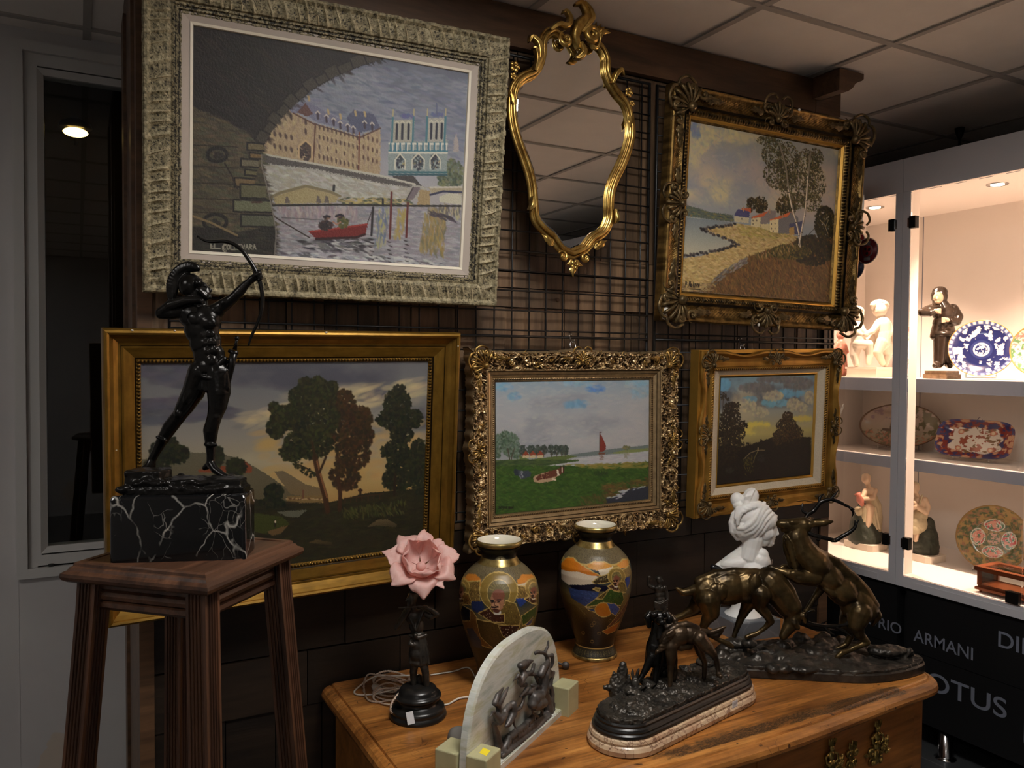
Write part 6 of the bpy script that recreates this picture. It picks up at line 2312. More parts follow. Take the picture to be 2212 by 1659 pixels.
# kilt
for k in range(7):
 x = 428 + k * 10
 ch(c,[(x,806 + 5 * math.sin(k / 6 * 3.14),-16 + abs(k - 3) * 3),(x + (k - 3) * 0.8,838 + 4 * math.sin(k / 6 * 3.14),-18 + abs(k - 3) * 3)],[6.2,6.4])
el(c,(478,820,0),(14,30,20)); ch(c,[(424,800,-6),(440,814,-18),(458,818,-21),(476,814,-18),(490,800,-8)],[4.5] * 5)
# rear leg (to the left)
ch(c,[(434,806,4),(418,846,8),(401,876,10),(388,897,10)],[27,23,18.5,14]); ch(c,[(388,897,10),(368,922,14),(352,948,16),(336,978,18),(328,994,18)],[14.5,15,11.5,8.5,8]); el(c,(378,918,20),(10,15,9),0.6); el(c,(386,893,-2),(9,10,6)); el(c,(410,850,-8),(10,26,8),0.45)
ch(c,[(328,994,18),(322,1006,12),(306,1016,2)],[8.5,7.5,5]); ch(c,[(328,996,20),(330,1010,24)],[8,6]); ch(c,[(340,944,4),(355,951,4),(362,953,20)],[3.2,3.2,3])
# front leg
ch(c,[(471,806,2),(473,846,-2),(470,878,-4),(463,902,-5)],[27,24,18.5,14.5]); ch(c,[(463,902,-5),(455,930,-2),(455,956,0),(456,984,0),(455,1000,0)],[14.5,15,11,8.5,8.5]); el(c,(448,930,6),(8,18,9)); el(c,(465,899,-14),(9,10,6)); ch(c,[(444,960,-8),(454,962,-12),(466,961,-8)],[3.2,3.2,3.2])
ch(c,[(455,1000,0),(464,1014,-8),(480,1026,-16),(492,1031,-20)],[9,8,6.5,4.5]); ch(c,[(453,1004,2),(442,1011,6)],[8,5])
c.build('figure', MAT['bronze_black'], arch_,0.0017,4,0.0004,45,0.0002,160, grow=0.0009)
c = Clay()
bowp = smooth_path([P(*p) for p in ((427,511,0),(438,518,0),(452,522,0),(466,522,0),(481,521,0),(495,523.5,0),(508,529,0),(523,541,0),(535,557,0),(545,572,0),(553,587,0),(559,602,0),(563,616,0),(567,640,0),(567,660,0),(563,680,0),(555,701,0),(546,720,0),(540,735,0),(537,747,0))],3)
mb = MB(); m = len(bowp); mb.tube(bowp,[Rr(1.8 + 2.9 * math.sin(math.pi * min(max(i / (m - 1),0.02),0.98)) ** 0.7) for i in range(m)],8); mb.ball(bowp[0], Rr(2.6),7); mb.build('bow', MAT['bronze_black'], arch_, world=True)
mb = MB()
mb.tube([P(512,732,-6), P(510,742,-6), P(507,756,-6)],[Rr(4), Rr(3), Rr(5)],8); mb.ball(P(512,731,-6), Rr(5.5),8); mb.tube([P(494,757,-6), P(506,763,-6), P(514,762,-6)],[Rr(4), Rr(6), Rr(4)],8)
mb.tube([P(505,764,-6), P(500,790,-4), P(493,825,-2), P(488,842,0)],[Rr(8.5), Rr(7.5), Rr(5.5), Rr(2.5)],8); mb.tube([P(486,786,-4), P(498,776,-4)], Rr(3.5),7)
mb.build('sword', MAT['bronze_black'], arch_, world=True)
# marble block in plan
A0, A1 = onZ(236,1217,1.3205), onZ(531,1209,1.3205)
ax = (A1 - A0); wB = ax.length; ax.normalize(); ay = Vector((-ax.y, ax.x,0))
Mblk = Matrix(((ax.x, ay.x,0, A0.x),(ax.y, ay.y,0, A0.y),(0,0,1,1.321),(0,0,0,1)))
hB = 0.1235
mb = MB(); mb.rbox((0,0,0),(wB,0.100, hB),0.007, Mblk,4); mb.build('marble_block', MAT['marble_black'], arch_, world=True)
c = Clay()
mbx = MB()
pl_ = [(0.022,0.012),(0.10,0.006),(0.19,0.008),(0.236,0.016),(0.244,0.05),(0.232,0.082),(0.15,0.092),(0.06,0.092),(0.018,0.08),(0.012,0.04)]
mbx.slab(pl_, hB - 0.002, hB + 0.012, Mblk); c.solid(mbx); mbx = MB()
mbx.slab([(x * 0.95 + 0.006, y * 0.86 + 0.006) for x, y in pl_], hB + 0.008, hB + 0.026, Mblk); c.solid(mbx); mbx = MB()
mbx.slab([(0.022,0.018),(0.085,0.016),(0.098,0.05),(0.085,0.082),(0.028,0.078),(0.016,0.05)], hB + 0.02, hB + 0.044, Mblk); c.solid(mbx)
rg = random.Random(9)
for k in range(16):
 q = Mblk @ Vector((rg.uniform(0.02,0.23), rg.choice((0.016,0.08)), hB + rg.uniform(0.008,0.024)))
 c.ell(q,(rg.uniform(.008,.018), rg.uniform(.006,.010), rg.uniform(.005,.011)))
c.build('rock_base', MAT['bronze_black'], arch_,0.0026,3,0.0022,60,0.0006,220)

# ---- two painted vases
BR = patina('vase gilding',(104,88,48),(190,168,108),0.3,40,0.8,0.05)
MAT['vase_paint'] = paint_mat('enamelled stoneware',0.34,0.25,420)
MAT['vase_cream'] = plain('cream glaze',(222,216,198),0.12)
VZ = [(1131,44),(1147,44.5),(1158,43),(1163,39),(1168,34),(1176,33),(1181,34),(1186,39),(1192,47),(1200,57),(1212,68),(1226,75.5),(1242,78.5),(1260,78.5),(1280,76.5),(1300,72),(1322,65.5),(1345,57),(1368,48),(1385,42.5),(1396,41),(1402,43),(1409,46.5),(1415,48),(1420,48)]
VD = 2.4746
VS = VD / FPX
z_of = lambda y: 0.80 + (1418.5 - y) * VS / 0.985 * 1.02
VH = z_of(1147) - 0.80


def vase_r(v):
 """radius in metres at v (0 rim .. 1 foot)"""
 ys = [p[0] for p in VZ]
 y = 1147 + v * (1418.5 - 1147)
 return np.interp(y, ys,[p[1] for p in VZ]) * VS


def vase_fn(cx_z, off):
 """image-crop coordinates of one side, 4.741 units per pixel; front of the vase at u = off"""
 sc = 4.741 if off else 4.741 * 1.1015
 y_top = (1147 - 1110) * 4.741 if off else (1186 - 1110) * 4.741
 ln = (1418.5 - 1147) * sc

 def f(x, y):
  v = (y - y_top) / ln
  th = 0
  for _ in range(6):
   r = float(vase_r(min(max(v,0),1))) / VS * sc
   th = math.asin(max(-0.985, min(0.985,(x - cx_z) / r)))
   v = (y - y_top - 0.29 * r * math.cos(th) * 0.93) / ln
  return ((off + th / (2 * math.pi)) % 1.0, v)
 return f


cv = Canvas(900,300, fn=vase_fn(564,0.0), seed=21); cv.rk = 0.3
f1, f2 = vase_fn(564,0.0), vase_fn(1565,0.5)
VSH = [(0.0,(20,18,16)),(0.085,(22,20,18)),(0.13,(110,100,78)),(0.245,(104,95,74)),(0.247,(150,128,72)),(0.268,(140,118,66)),(0.27,(58,64,66)),(0.36,(54,60,62)),(0.50,(120,104,66)),(0.62,(84,68,40)),(0.74,(38,32,24)),(0.90,(26,23,20)),(0.905,(62,58,48)),(0.975,(54,50,42)),(1.0,(60,52,36))]
cv.grad(VSH)
cv.img += (cv.rng.random((300,900,1)) - .5) * 22
cvS = cv.uv


def base_uv(f):
 cv.fn = f


# the canvas is cylindrical: keep polygons that straddle the seam whole by shifting the front of side 1 to u = 0.25, side 2 to 0.75
f1, f2 = vase_fn(564,0.0), vase_fn(1565,0.5)
g1 = lambda x, y: ((f1(x, y)[0] + 0.25) % 1.0, f1(x, y)[1])
g2 = lambda x, y: ((f2(x, y)[0] + 0.25) % 1.0, f2(x, y)[1])
gold, goldl = (150,126,70),(176,152,96)
# ring of stamped circles on the shoulder, scales in the blue band
for k in range(900):
 u, v = cv.rng.random(), cv.rng.uniform(0.275,0.36)
 cv.dab(u * 900, v * 300,1.6,0.8,0,(72,80,84),.6)
for k in range(2600):
 u, v = cv.rng.random(), cv.rng.uniform(0.12,0.24)
 cv.dab(u * 900, v * 300,1.2,0.6, cv.rng.random() * 3,(68,62,50),.7)
for k in range(40):
 u = k / 40
 cv.dab(u * 900,0.925 * 300,1,1,0,(120,108,70),.5)
 for j in range(14):
  a = j * 0.75
  rr_ = 9.0 * (1 - j / 16)
  cv.dab((u * 900 + rr_ * math.cos(a)),0.938 * 300 + rr_ * 0.78 * math.sin(a),1.0,1.0,0,(150,136,90),.7)
cv.fn = lambda x, y: (x, y)
for vv in (0.247,0.268,0.905,0.978):
 cv.line([(0, vv),(0.5, vv),(1, vv)], goldl,1.0)
for k in range(90):
 cv.dab(k * 10,0.112 * 300,1.3,1.0,0,(205,200,186),.9)
for off, cf in ((0, g1),(1, g2)):
 cv.fn = cf


def E2(c_, rx, ry, col, n=20, var=5, **k):
 cv.poly([(c_[0] + rx * math.cos(a / n * math.tau), c_[1] + ry * math.sin(a / n * math.tau)) for a in range(n)], col, var,0.5)


def brocade(pts, col, dot, n, size=1.3):
 cv.poly(pts, col,8,0.5)
 cv.dabs(pts, dot, n, size, size * .7,.5,1.5,.8)
 cv.line(list(pts) + [pts[0]], goldl,0.9)


def sage(cx_, cy_, s, robe, look=1):
 """haloed elder, half length"""
 q = lambda x, y: (cx_ + x * s, cy_ + y * s)
 E2(q(0,0),185 * s,185 * s,(128,108,60)); cv.line([q(185 * math.cos(a / 24 * math.tau),185 * math.sin(a / 24 * math.tau)) for a in range(25)], goldl,1.1)
 E2(q(0,20),112 * s,132 * s,(104,94,62)); cv.line([q(112 * math.cos(a / 24 * math.tau),20 + 132 * math.sin(a / 24 * math.tau)) for a in range(25)], goldl,1.0)
 for k in range(9):
  a = -2.8 + k * 0.32
  cv.line([q(50 * math.cos(a),10 + 60 * math.sin(a)), q(100 * math.cos(a),15 + 115 * math.sin(a))],(130,116,76),.8)
 brocade([q(-200,210), q(-90,160), q(-40,120), q(60,130), q(70,90), q(170,120), q(215,250), q(210,330), q(-40,310)], robe,[(150,130,76),(70,52,34),(110,90,54)],260)
 brocade([q(-200,215), q(-95,165), q(-35,225), q(60,215), q(60,300), q(-60,295)],(70,42,34),[(190,176,150),(96,66,48)],60,1.2)
 E2(q(-10,90),68 * s,106 * s,(150,110,86)); E2(q(0,40),62 * s,58 * s,(120,78,62)); cv.fn = cv.fn
 E2(q(-30,150),46 * s,40 * s,(176,136,108)); E2(q(-12,205),40 * s,22 * s,(190,186,176)); E2(q(-16,192),32 * s,18 * s,(96,62,50))
 for sx in (-1,1):
  cv.line([q(-32 + sx * 32 - 14,86), q(-32 + sx * 32 + 20,90 + sx * -8)],(32,24,22),1.5); cv.line([q(-32 + sx * 30 - 10,104), q(-32 + sx * 30 + 14,102)],(36,26,24),1.1)
 cv.line([q(-34,100), q(-42,138), q(-24,142)],(70,44,36),1.1); cv.line([q(-70,152), q(-40,158), q(-4,150)],(40,28,26),1.5); cv.line([q(-56,178), q(-20,178)],(70,36,32),1.2)


cv.fn = g1
# side 1: big sage, clouds, lakes, two side figures
cv.poly([(215,740),(260,690),(330,700),(390,745),(380,820),(230,830)],(176,116,54),8); cv.poly([(740,760),(790,700),(880,690),(960,720),(950,790),(750,800)],(180,122,58),8); cv.poly([(745,800),(850,770),(950,800),(950,830),(745,830)],(186,172,150),5)
brocade([(225,770),(380,760),(380,960),(240,960)],(112,92,54),[(70,54,34),(160,136,84)],220); brocade([(745,810),(950,810),(950,930),(745,930)],(112,92,54),[(70,54,34),(160,136,84)],220)
cv.poly([(290,960),(400,960),(420,1030),(360,1075),(300,1040)],(48,58,92),6); cv.poly([(730,935),(860,925),(800,1000),(765,1010)],(54,70,120),6)
brocade([(180,1000),(300,1050),(420,1200),(560,1240),(520,1420),(300,1350),(200,1180)],(116,84,46),[(90,60,34),(140,108,58)],120)
brocade([(340,1130),(600,1160),(780,1140),(720,1330),(560,1460),(380,1300)],(84,66,36),[(104,86,46),(60,46,28)],140)
brocade([(560,1190),(780,1150),(760,1230),(660,1330),(600,1290)],(66,40,32),[(196,184,160),(100,70,50)],90,1.3)
brocade([(785,1100),(880,1040),(945,1000),(930,1120),(800,1190)],(64,80,44),[(96,110,60),(44,56,34)],70); brocade([(820,1190),(910,1110),(890,1180),(850,1200)],(66,70,110),[(50,54,90)],20)
brocade([(160,1080),(200,1000),(280,1040),(280,1150),(200,1160)],(30,30,44),[(40,40,50)],10)
sage(560,860,1.0,(106,88,50))
sage(915,830,0.5,(106,88,50)); sage(180,830,0.5,(116,84,46))
cv.poly([(240,1230),(300,1220),(380,1330),(400,1420),(300,1400)],(52,60,78),5)
E2((578,570),62,42,(120,112,88)); E2((578,570),46,30,(176,166,134)); cv.line([(578,540),(578,600)],(96,86,62),2); cv.line([(535,570),(620,570)],(96,86,62),2); E2((832,500),40,24,(150,142,118)); E2((832,500),26,14,(104,96,74))
cv.fn = g2
# side 2: orange mountains, lake, seated sage in green
cv.poly([(1225,560),(1290,505),(1350,510),(1450,590),(1610,680),(1480,690),(1225,640)],(180,112,40),8); cv.poly([(1225,630),(1400,650),(1600,690),(1560,760),(1300,775),(1225,720)],(190,176,156),5)
cv.poly([(1470,590),(1560,540),(1660,545),(1740,580),(1640,640),(1560,630)],(186,134,60),8); cv.poly([(1590,625),(1740,585),(1720,660),(1620,680)],(192,180,158),5); cv.poly([(1770,570),(1830,510),(1890,500),(1900,580),(1820,600)],(184,128,56),8)
cv.line([(1225,560),(1290,505),(1350,510),(1450,590),(1560,540),(1660,545),(1740,580),(1830,510),(1890,500)], goldl,1.1); cv.line([(1450,590),(1620,680)], goldl,1.0)
cv.poly([(1300,775),(1560,760),(1720,780),(1700,820),(1560,830),(1350,815)],(30,30,48),5); cv.poly([(1300,800),(1560,830),(1600,840),(1580,960),(1470,975),(1330,900)],(58,72,108),6); cv.dabs([(1310,810),(1580,840),(1560,960),(1360,910)],[(80,96,134),(44,54,84)],60,4,.8,.1,.2)
brocade([(1535,740),(1600,690),(1690,660),(1700,740),(1560,760)],(74,62,42),[(170,156,110),(40,34,26)],60); brocade([(1540,810),(1570,795),(1620,800),(1600,830)],(130,112,68),[(90,76,46)],6)
brocade([(1820,620),(1900,560),(1930,640),(1900,780),(1820,800)],(130,108,62),[(170,146,92),(90,72,44)],140); cv.poly([(1855,700),(1915,660),(1905,740),(1880,790)],(52,66,124),5)
brocade([(1470,980),(1600,880),(1700,810),(1760,790),(1820,800),(1850,900),(1820,960),(1700,940),(1600,960)],(64,82,44),[(92,108,58),(44,60,36),(120,110,70)],130); brocade([(1570,900),(1680,820),(1720,780),(1640,900)],(92,78,46),[(150,130,84),(60,48,32)],60)
E2((1650,1005),84,70,(168,108,40)); cv.line([(1650 + 84 * math.cos(a / 20 * math.tau),1005 + 70 * math.sin(a / 20 * math.tau)) for a in range(21)], goldl,1)
brocade([(1680,935),(1760,940),(1815,990),(1770,1060),(1720,1030)],(66,80,124),[(90,106,150),(44,56,96)],50); brocade([(1475,985),(1560,1000),(1570,1035),(1500,1010)],(56,68,92),[(80,96,124)],14)
brocade([(1830,1000),(1900,880),(1890,960),(1800,1100),(1700,1190),(1690,1170)],(92,60,48),[(190,172,140),(60,40,34)],90); brocade([(1640,1215),(1720,1170),(1820,1110),(1780,1200),(1690,1245)],(150,92,40),[(170,110,52)],20)
brocade([(1740,740),(1830,720),(1880,800),(1850,840),(1770,800)],(112,96,56),[(150,132,80),(70,58,36)],60)
sage(1775,680,0.46,(112,96,56))
for (x, y) in ((1560,1135),(1535,1160),(1720,1110),(1610,1235),(1540,1320),(1450,1240)):
 cv.line([(x + 18 * math.cos(a / 8 * math.tau), y + 14 * math.sin(a / 8 * math.tau)) for a in range(9)],(120,104,66),.8)
cv.line([(1275,930),(1370,960),(1470,1055)],(110,98,64),.9); cv.dabs([(1360,980),(1450,985),(1440,1010)],[(110,98,64)],8,2.4,1,0)
E2((1617,394),54,34,(132,124,100)); E2((1617,394),40,24,(100,92,74)); cv.dabs([(1580,375),(1655,375),(1655,412),(1580,412)],[(170,164,140)],30,1.2,1,0)
vcol = cv.colors(0.85,1.25,100)


def make_vase():
 t = thing('vase', '', 'vase',(0,0,0), group='pair of painted vases')
 nv, nu = 240,420
 vs = np.linspace(0.035,1.0, nv)
 V, Cc = [],[]
 for v in vs:
  r = float(vase_r(v))
  z = VH * (1 - v)
  for k in range(nu):
   u = k / nu
   a = u * 2 * math.pi
   V.append((r * math.sin(a),-r * math.cos(a), z))
   iu, iv = u + 0.25, v
   Cc.append(vcol[min(int(iv * 299),299), int((iu % 1.0) * 900) % 900])
 i = np.arange(nv - 1)[:, None] * nu
 k = np.arange(nu)[None, :]
 F = np.stack([i + k, i + nu + k, i + nu + (k + 1) % nu, i + (k + 1) % nu],-1).reshape(-1,4)
 me = np_mesh('body', np.array(V), F)
 color_mesh(me, np.array(Cc))
 link_mesh('body', me, MAT['vase_paint'], t)
 rim = 44.5 * VS
 mb = MB(); mb.lathe([(rim - .0025,0.003),(rim + 0.001,0.001),(rim + 0.002,-0.004),(rim,-0.010),(rim - 0.006,-0.015),(rim - .012,-.0172),(rim - .012,-.012)],48,(0,0, VH), cap=False); mb.build('gilt_rim', BR, t)
 mb = MB()
 mb.lathe([(rim - .002,0.003),(rim - 0.007,0.0005),(rim - 0.013,-0.008),(rim - 0.017,-0.02),(rim - 0.019,-0.045),(0.03,-0.09),(0.02,-0.2)],48,(0,0, VH), cap=False); mb.build('inside_glaze', MAT['vase_cream'], t)
 rr_ = float(vase_r((1185 - 1147) / (1418.5 - 1147))); zz = VH * (1 - (1185 - 1147) / (1418.5 - 1147))
 mb = MB(); mb.lathe([(rr_ - 0.006,0.012),(rr_ - .003,0.008),(rr_ + .0015,0.0),(rr_ + .006,-0.005),(rr_ + .008,-0.009)],48,(0,0, zz), cap=False); mb.build('neck_band', BR, t)
 fr = 48 * VS
 mb = MB(); mb.lathe([(fr - .004,0.0),(fr + 0.001,0.001),(fr + .0015,0.007),(fr - .002,0.012)],48); mb.build('foot_ring', BR, t)
 return t


def copy_tree(o, parent=None):
 c = o.copy(); COL.objects.link(c); MW[c.name] = MW[o.name].copy()
 if parent is not None:
  c.parent = parent
 for q in [x for x in bpy.data.objects if x.parent == o]:
  copy_tree(q, c)
 return c


va = make_vase()
vb = copy_tree(va)


def place_vase(o, x, y, front_u, label):
 # turn so that the painted front faces the viewer's side of the room
 ang = math.atan2(-(0 - x),-(y - 0)) if False else math.atan2(x, y)
 o.location = (x, y, CZ)
 o.rotation_euler = (0,0,-ang + front_u)
 o['label'] = label
 MW[o.name] = Matrix.Translation((x, y, CZ)) @ Matrix.Rotation(-ang + front_u,4, 'Z')


place_vase(va,1.03,1.981,0.0, 'painted vase behind the onyx arch, large haloed elder on its front')
place_vase(vb,1.391,2.036, math.pi, 'painted vase with orange mountains and an elder in green, right of its twin')

# ---- figurine lamp with a pink glass flower
LB = Vector((0.752,1.887, CZ))
lam = thing('table_lamp', 'dark figurine lamp with a pink glass flower shade', 'lamp', LB)
D = fwd(LB + Vector((0,0,.1)))
T = Px(D); P, Rr = T.p, T.r
s = T.s
mb = MB()
mb.lathe([(61 * s,0),(62 * s,0.004),(61 * s,0.009),(58 * s,0.013),(57 * s,0.015),(58 * s,0.018),(57 * s,0.024),(52 * s,0.028),(45 * s,0.031),(41 * s,0.036),(40 * s,0.042),(43 * s,0.046),(49 * s,0.048),(50 * s,0.052),(49 * s,0.056),(44 * s,0.058),(42 * s,0.060),(41 * s,0.066),(38 * s,0.072),(24 * s,0.077),(2 * s,0.079)],48)
mb.build('socle', MAT['black_socle'], lam)
c = Clay()
el(c,(890,1293,0),(11,15,12),0.1); ch(c,[(886,1303,-3),(884,1308,-5)],[7,5]); ch(c,[(880,1294,-7),(877,1298,-9)],[3,2]); el(c,(893,1286,4),(12,10,12)); ch(c,[(891,1303,1),(893,1316,2)],[6.5,7])
el(c,(895,1332,0),(20,18,13)); el(c,(900,1352,0),(17,18,13)); el(c,(903,1372,0),(17,10,13)); el(c,(904,1392,0),(20,20,15)); el(c,(905,1412,0),(23,20,17)); el(c,(906,1430,0),(21,10,16))
for k in range(6):
 ch(c,[(888 + 6 * k,1376,-12 + abs(k - 3) * 2),(886 + 8 * k,1432,-14 + abs(k - 3) * 2.5)],[2.6,3.4])
ch(c,[(878,1322,-6),(892,1348,-13),(898,1362,-14)],[3,2.6,2.2]); ch(c,[(914,1322,-6),(905,1345,-13),(899,1362,-14)],[3,2.6,2.2]); ch(c,[(886,1373,-8),(903,1378,-14),(920,1372,-8)],[4,4,4]); el(c,(897,1373,-15),(5,5,4))
el(c,(889,1392,-14),(9,5,5),0.3); ch(c,[(886,1385,-13),(884,1395,-13)],[3,2])
# far arm holding the flute, near arm bent out
ch(c,[(878,1322,2),(866,1340,-4),(857,1356,-6)],[8,7,6]); ch(c,[(857,1356,-6),(872,1336,-12),(884,1318,-14)],[6,5,4.5]); ch(c,[(912,1322,2),(930,1332,-2),(943,1327,-4)],[8,7,6.5]); ch(c,[(943,1327,-4),(930,1316,-10),(918,1311,-13)],[6.5,5.5,4.5])
for k in range(4):
 ch(c,[(914 - 3.5 * k,1313,-15),(913 - 3.5 * k,1309,-18)],[1.8,1.6]); ch(c,[(887 - 3 * k,1317,-15),(886 - 3 * k,1312,-18)],[1.8,1.6])
ch(c,[(862,1313,-16),(922,1310,-16)],[2.0,2.0])
ch(c,[(897,1430,0),(893,1450,0),(893,1470,2),(894,1488,2)],[10,8.5,7,5]); ch(c,[(894,1489,2),(889,1496,-6)],[5,4]); ch(c,[(914,1430,-2),(919,1452,-3),(921,1475,-2),(922,1496,-2)],[10,8.5,7,5]); ch(c,[(922,1497,-2),(918,1507,-12)],[5.2,4])
ch(c,[(893,1474,10),(906,1462,12),(910,1496,12)],[5,6,8])
c.build('figure', MAT['bronze_dark'], lam,0.0017,3,0.0005,60,0.0003,200)
mb = MB(); pz = P(893,1278,2); mb.tube([P(892,1284,2), P(898,1268,4), P(905,1252,4)],[Rr(9), Rr(7), Rr(9)],12); mb.tube([P(904,1256,4), P(907,1238,2)],[Rr(12), Rr(11)],14); mb.build('socket', MAT['black_socle'], lam, world=True)


def petal_mat():
 t = NT('pink frosted glass')
 v = t.coord((1,1,1))
 f = t.noise(v,55,4,0.6,1.2)
 t.l(t.ramp(f,((0.3, srgb(232,186,177)),(0.7, srgb(246,221,214)))), t.b.inputs['Base Color'])
 t.set(Roughness=0.42)
 tr = t.n('ShaderNodeBsdfTranslucent'); tr.inputs[0].default_value = srgb(248,200,190)
 tp = t.n('ShaderNodeBsdfTransparent'); tp.inputs[0].default_value = srgb(250,214,206)
 m1 = t.n('ShaderNodeMixShader'); m1.inputs[0].default_value = 0.42
 m2 = t.n('ShaderNodeMixShader'); m2.inputs[0].default_value = 0.10
 out = [n for n in t.t.nodes if n.type == 'OUTPUT_MATERIAL'][0]
 t.l(t.b.outputs[0], m1.inputs[1]); t.l(tr.outputs[0], m1.inputs[2]); t.l(m1.outputs[0], m2.inputs[1]); t.l(tp.outputs[0], m2.inputs[2]); t.l(m2.outputs[0], out.inputs[0])
 return t.m


MAT['petal'] = petal_mat()
FC = P(909,1226,4)                                       # bottom of the cup
fa = (P(913,1196,-34) - FC).normalized()                 # the flower looks up and towards the room
fu = (C_R - fa * C_R.dot(fa)).normalized()
fv = fa.cross(fu)                                           # roughly down
shade = bpy.data.objects.new('flower_shade', None); COL.objects.link(shade); shade.parent = lam; shade.location = FC - LB; MW[shade.name] = Matrix.Translation(FC)


def petal(ang, wid, rnd, prof, tip=0.3, wave=0.0, ph=0.0):
 """prof: (along axis, radius) in image-pixel units from base to tip"""
 nA, nB = 20,17
 pr = smooth_path([Vector((a, b,0)) for a, b in prof], max(2, nA // (len(prof) - 1)))
 V, F = [],[]
 m = len(pr)
 for i, q in enumerate(pr):
  t_ = i / (m - 1)
  wv = wid * (0.30 + 0.70 * math.sin(math.pi / 2 * min(1, t_ * 1.5))) * math.sqrt(max(0.02,1 - (max(t_ - rnd,0) / (1.01 - rnd)) ** 2)) * (1 - tip * .3)
  for j in range(nB):
   sj = -1 + 2 * j / (nB - 1)
   a = ang + sj * wv
   shrink = 1 - 0.16 * (t_ ** 2) * sj * sj * (1 + tip)
   rr_ = q.y * shrink * (1 + wave * math.sin(sj * 5 + ph) * t_)
   ax_ = q.x * (1 + 0.10 * sj * sj * t_) + 1.2 * math.cos(sj * 14) * t_ * 0.4
   p = FC + fa * Rr(ax_) + (fu * math.cos(a) + fv * math.sin(a)) * Rr(rr_)
   V.append(p)
 for i in range(m - 1):
  for j in range(nB - 1):
   k = i * nB + j
   F.append((k, k + 1, k + nB + 1, k + nB))
 mb = MB(); mb.add(V, F, True)
 o = mb.build('petal', MAT['petal'], shade, world=True)
 sd = o.modifiers.new('thick', 'SOLIDIFY'); sd.thickness = 0.0016
 return o


mb = MB(); mb.ball(FC + fa * Rr(4), Rr(11),14); mb.build('calyx', MAT['petal'], shade, world=True)
for k in range(6):
 petal(k * math.tau / 6 + 0.2,0.74,0.82,[(0,2),(8,28),(26,40),(44 + 3 * (k % 2),40 + 5 * (k % 3))],0.0,0.06, k)
for k,(a, L) in enumerate(((-2.35,1.0),(-1.45,0.95),(-0.85,0.75),(-0.35,0.85),(0.35,1.05),(1.0,0.8),(1.55,0.95),(2.25,1.02),(2.95,1.05))):
 petal(a,0.40 if k in (2,5,6) else 0.60,0.66,[(0,8),(6,30),(22,45),(30 - 4 * (k % 3),54 + 8 * L),(22 - 8 * (k % 2),56 + 27 * L)],0.3 if k in (4,6,5) else 0.0,0.05, k)
mb = MB(); M = Matrix.Translation(LB) @ Matrix.Rotation(math.radians(-30),4, 'Z') @ Matrix.Translation((-0.006,-0.0725,0.012)) @ Matrix.Rotation(-0.42,4, 'X') @ Matrix.Rotation(-0.25,4, 'Y')
mb.box((-0.009,-0.0006,-0.002),(0.009,0.0,0.027), M); o = mb.build('price_label', MAT['label_paper'], lam, world=True); o['label'] = 'white paper price label'


def cordmat(name, a):
 return plain(name, a,0.6)


MAT['cord_fabric'] = plain('beige twisted flex',(196,176,158),0.7)
MAT['cord_white'] = plain('white flex',(216,210,200),0.45)
mb = MB()


def twisted(pts, r=0.0016, pitch=0.011, n=10):
 path = smooth_path(pts, n)
 for k in (0,1):
  out = []
  d = 0
  for i, p in enumerate(path):
   if i:
    d += (p - path[i - 1]).length
   tt = (path[min(i + 1, len(path) - 1)] - path[max(i - 1,0)]).normalized()
   u = tt.cross(Vector((0,0,1))); u = u.normalized() if u.length > .1 else Vector((1,0,0))
   w = tt.cross(u)
   a = d / pitch * math.tau + k * math.pi
   out.append(p + (u * math.cos(a) + w * math.sin(a)) * r)
  mb.tube(out, r * 1.05,6)


def G(px, py, h=0.003):
 return onZ(px, py, CZ + h)


twisted([G(862,1528,.004), G(846,1540,.02), G(846,1520,.045), G(866,1492,.06), G(884,1478,.04), G(890,1470,.02)])
twisted([G(890,1470,.02), G(850,1470,.004), G(800,1456,.02), G(786,1478,.008), G(792,1508,.004), G(815,1516,.004), G(860,1508,.004), G(880,1490,.01)])
rg = random.Random(12)
for k in range(5):
 y0 = 1452 + 9 * k
 twisted([G(905,1490 - 3 * k,.006), G(880, y0 + 10,.006 + .006 * k), G(842, y0 - 2 + rg.uniform(-4,4),.010 + .005 * k), G(815, y0 + rg.uniform(-3,8),.008 + .004 * k), G(808, y0 + 22,.004), G(840, y0 + 34,.006), G(885, y0 + 26,.008)])
mb.build('twisted_flex', MAT['cord_fabric'], lam, world=True)
mb = MB()
mb.tube(smooth_path([G(905,1458,.012), G(860,1460,.014), G(810,1462,.012), G(770,1488,.004), G(770,1500,.004), G(805,1500,.004), G(850,1490,.012), G(890,1480,.012)],8),0.0024,7); mb.build('plug_flex', MAT['cord_white'], lam, world=True)
mb = MB(); q0, q1 = G(805,1482,.010), G(818,1490,.010); mb.tube([q0, q0 + (q1 - q0) * .3, q1, q1 + (q1 - q0) * .5],[0.004,0.008,0.010,0.007],10); mb.build('plug', MAT['cord_white'], lam, world=True)

# ---- onyx arch lamp with spelter birds
B0 = Vector((1.081,1.722, CZ)); e1 = Vector((0.834,0.552,0)); n1 = Vector((0.552,-0.834,0))
ony = thing('onyx_lamp', 'pale onyx arch with grey metal birds, standing between onyx cubes', 'ornament', B0 - e1 * 0.185, Matrix(((e1.x,-n1.x,0),(e1.y,-n1.y,0),(0,0,1))))
# local: x along the arch, y to the back, z up; slab front face at y = 0.03
prof_a = []
for k in range(61):
 a = math.pi * k / 60
 ca, sa = math.cos(a), math.sin(a)
 prof_a.append((math.copysign(abs(ca) ** (2 / 2.7), ca) * 0.235,(abs(sa) ** (2 / 2.7)) * 0.250 + 0.004))
prof_a = prof_a[::-1]
mb = MB()


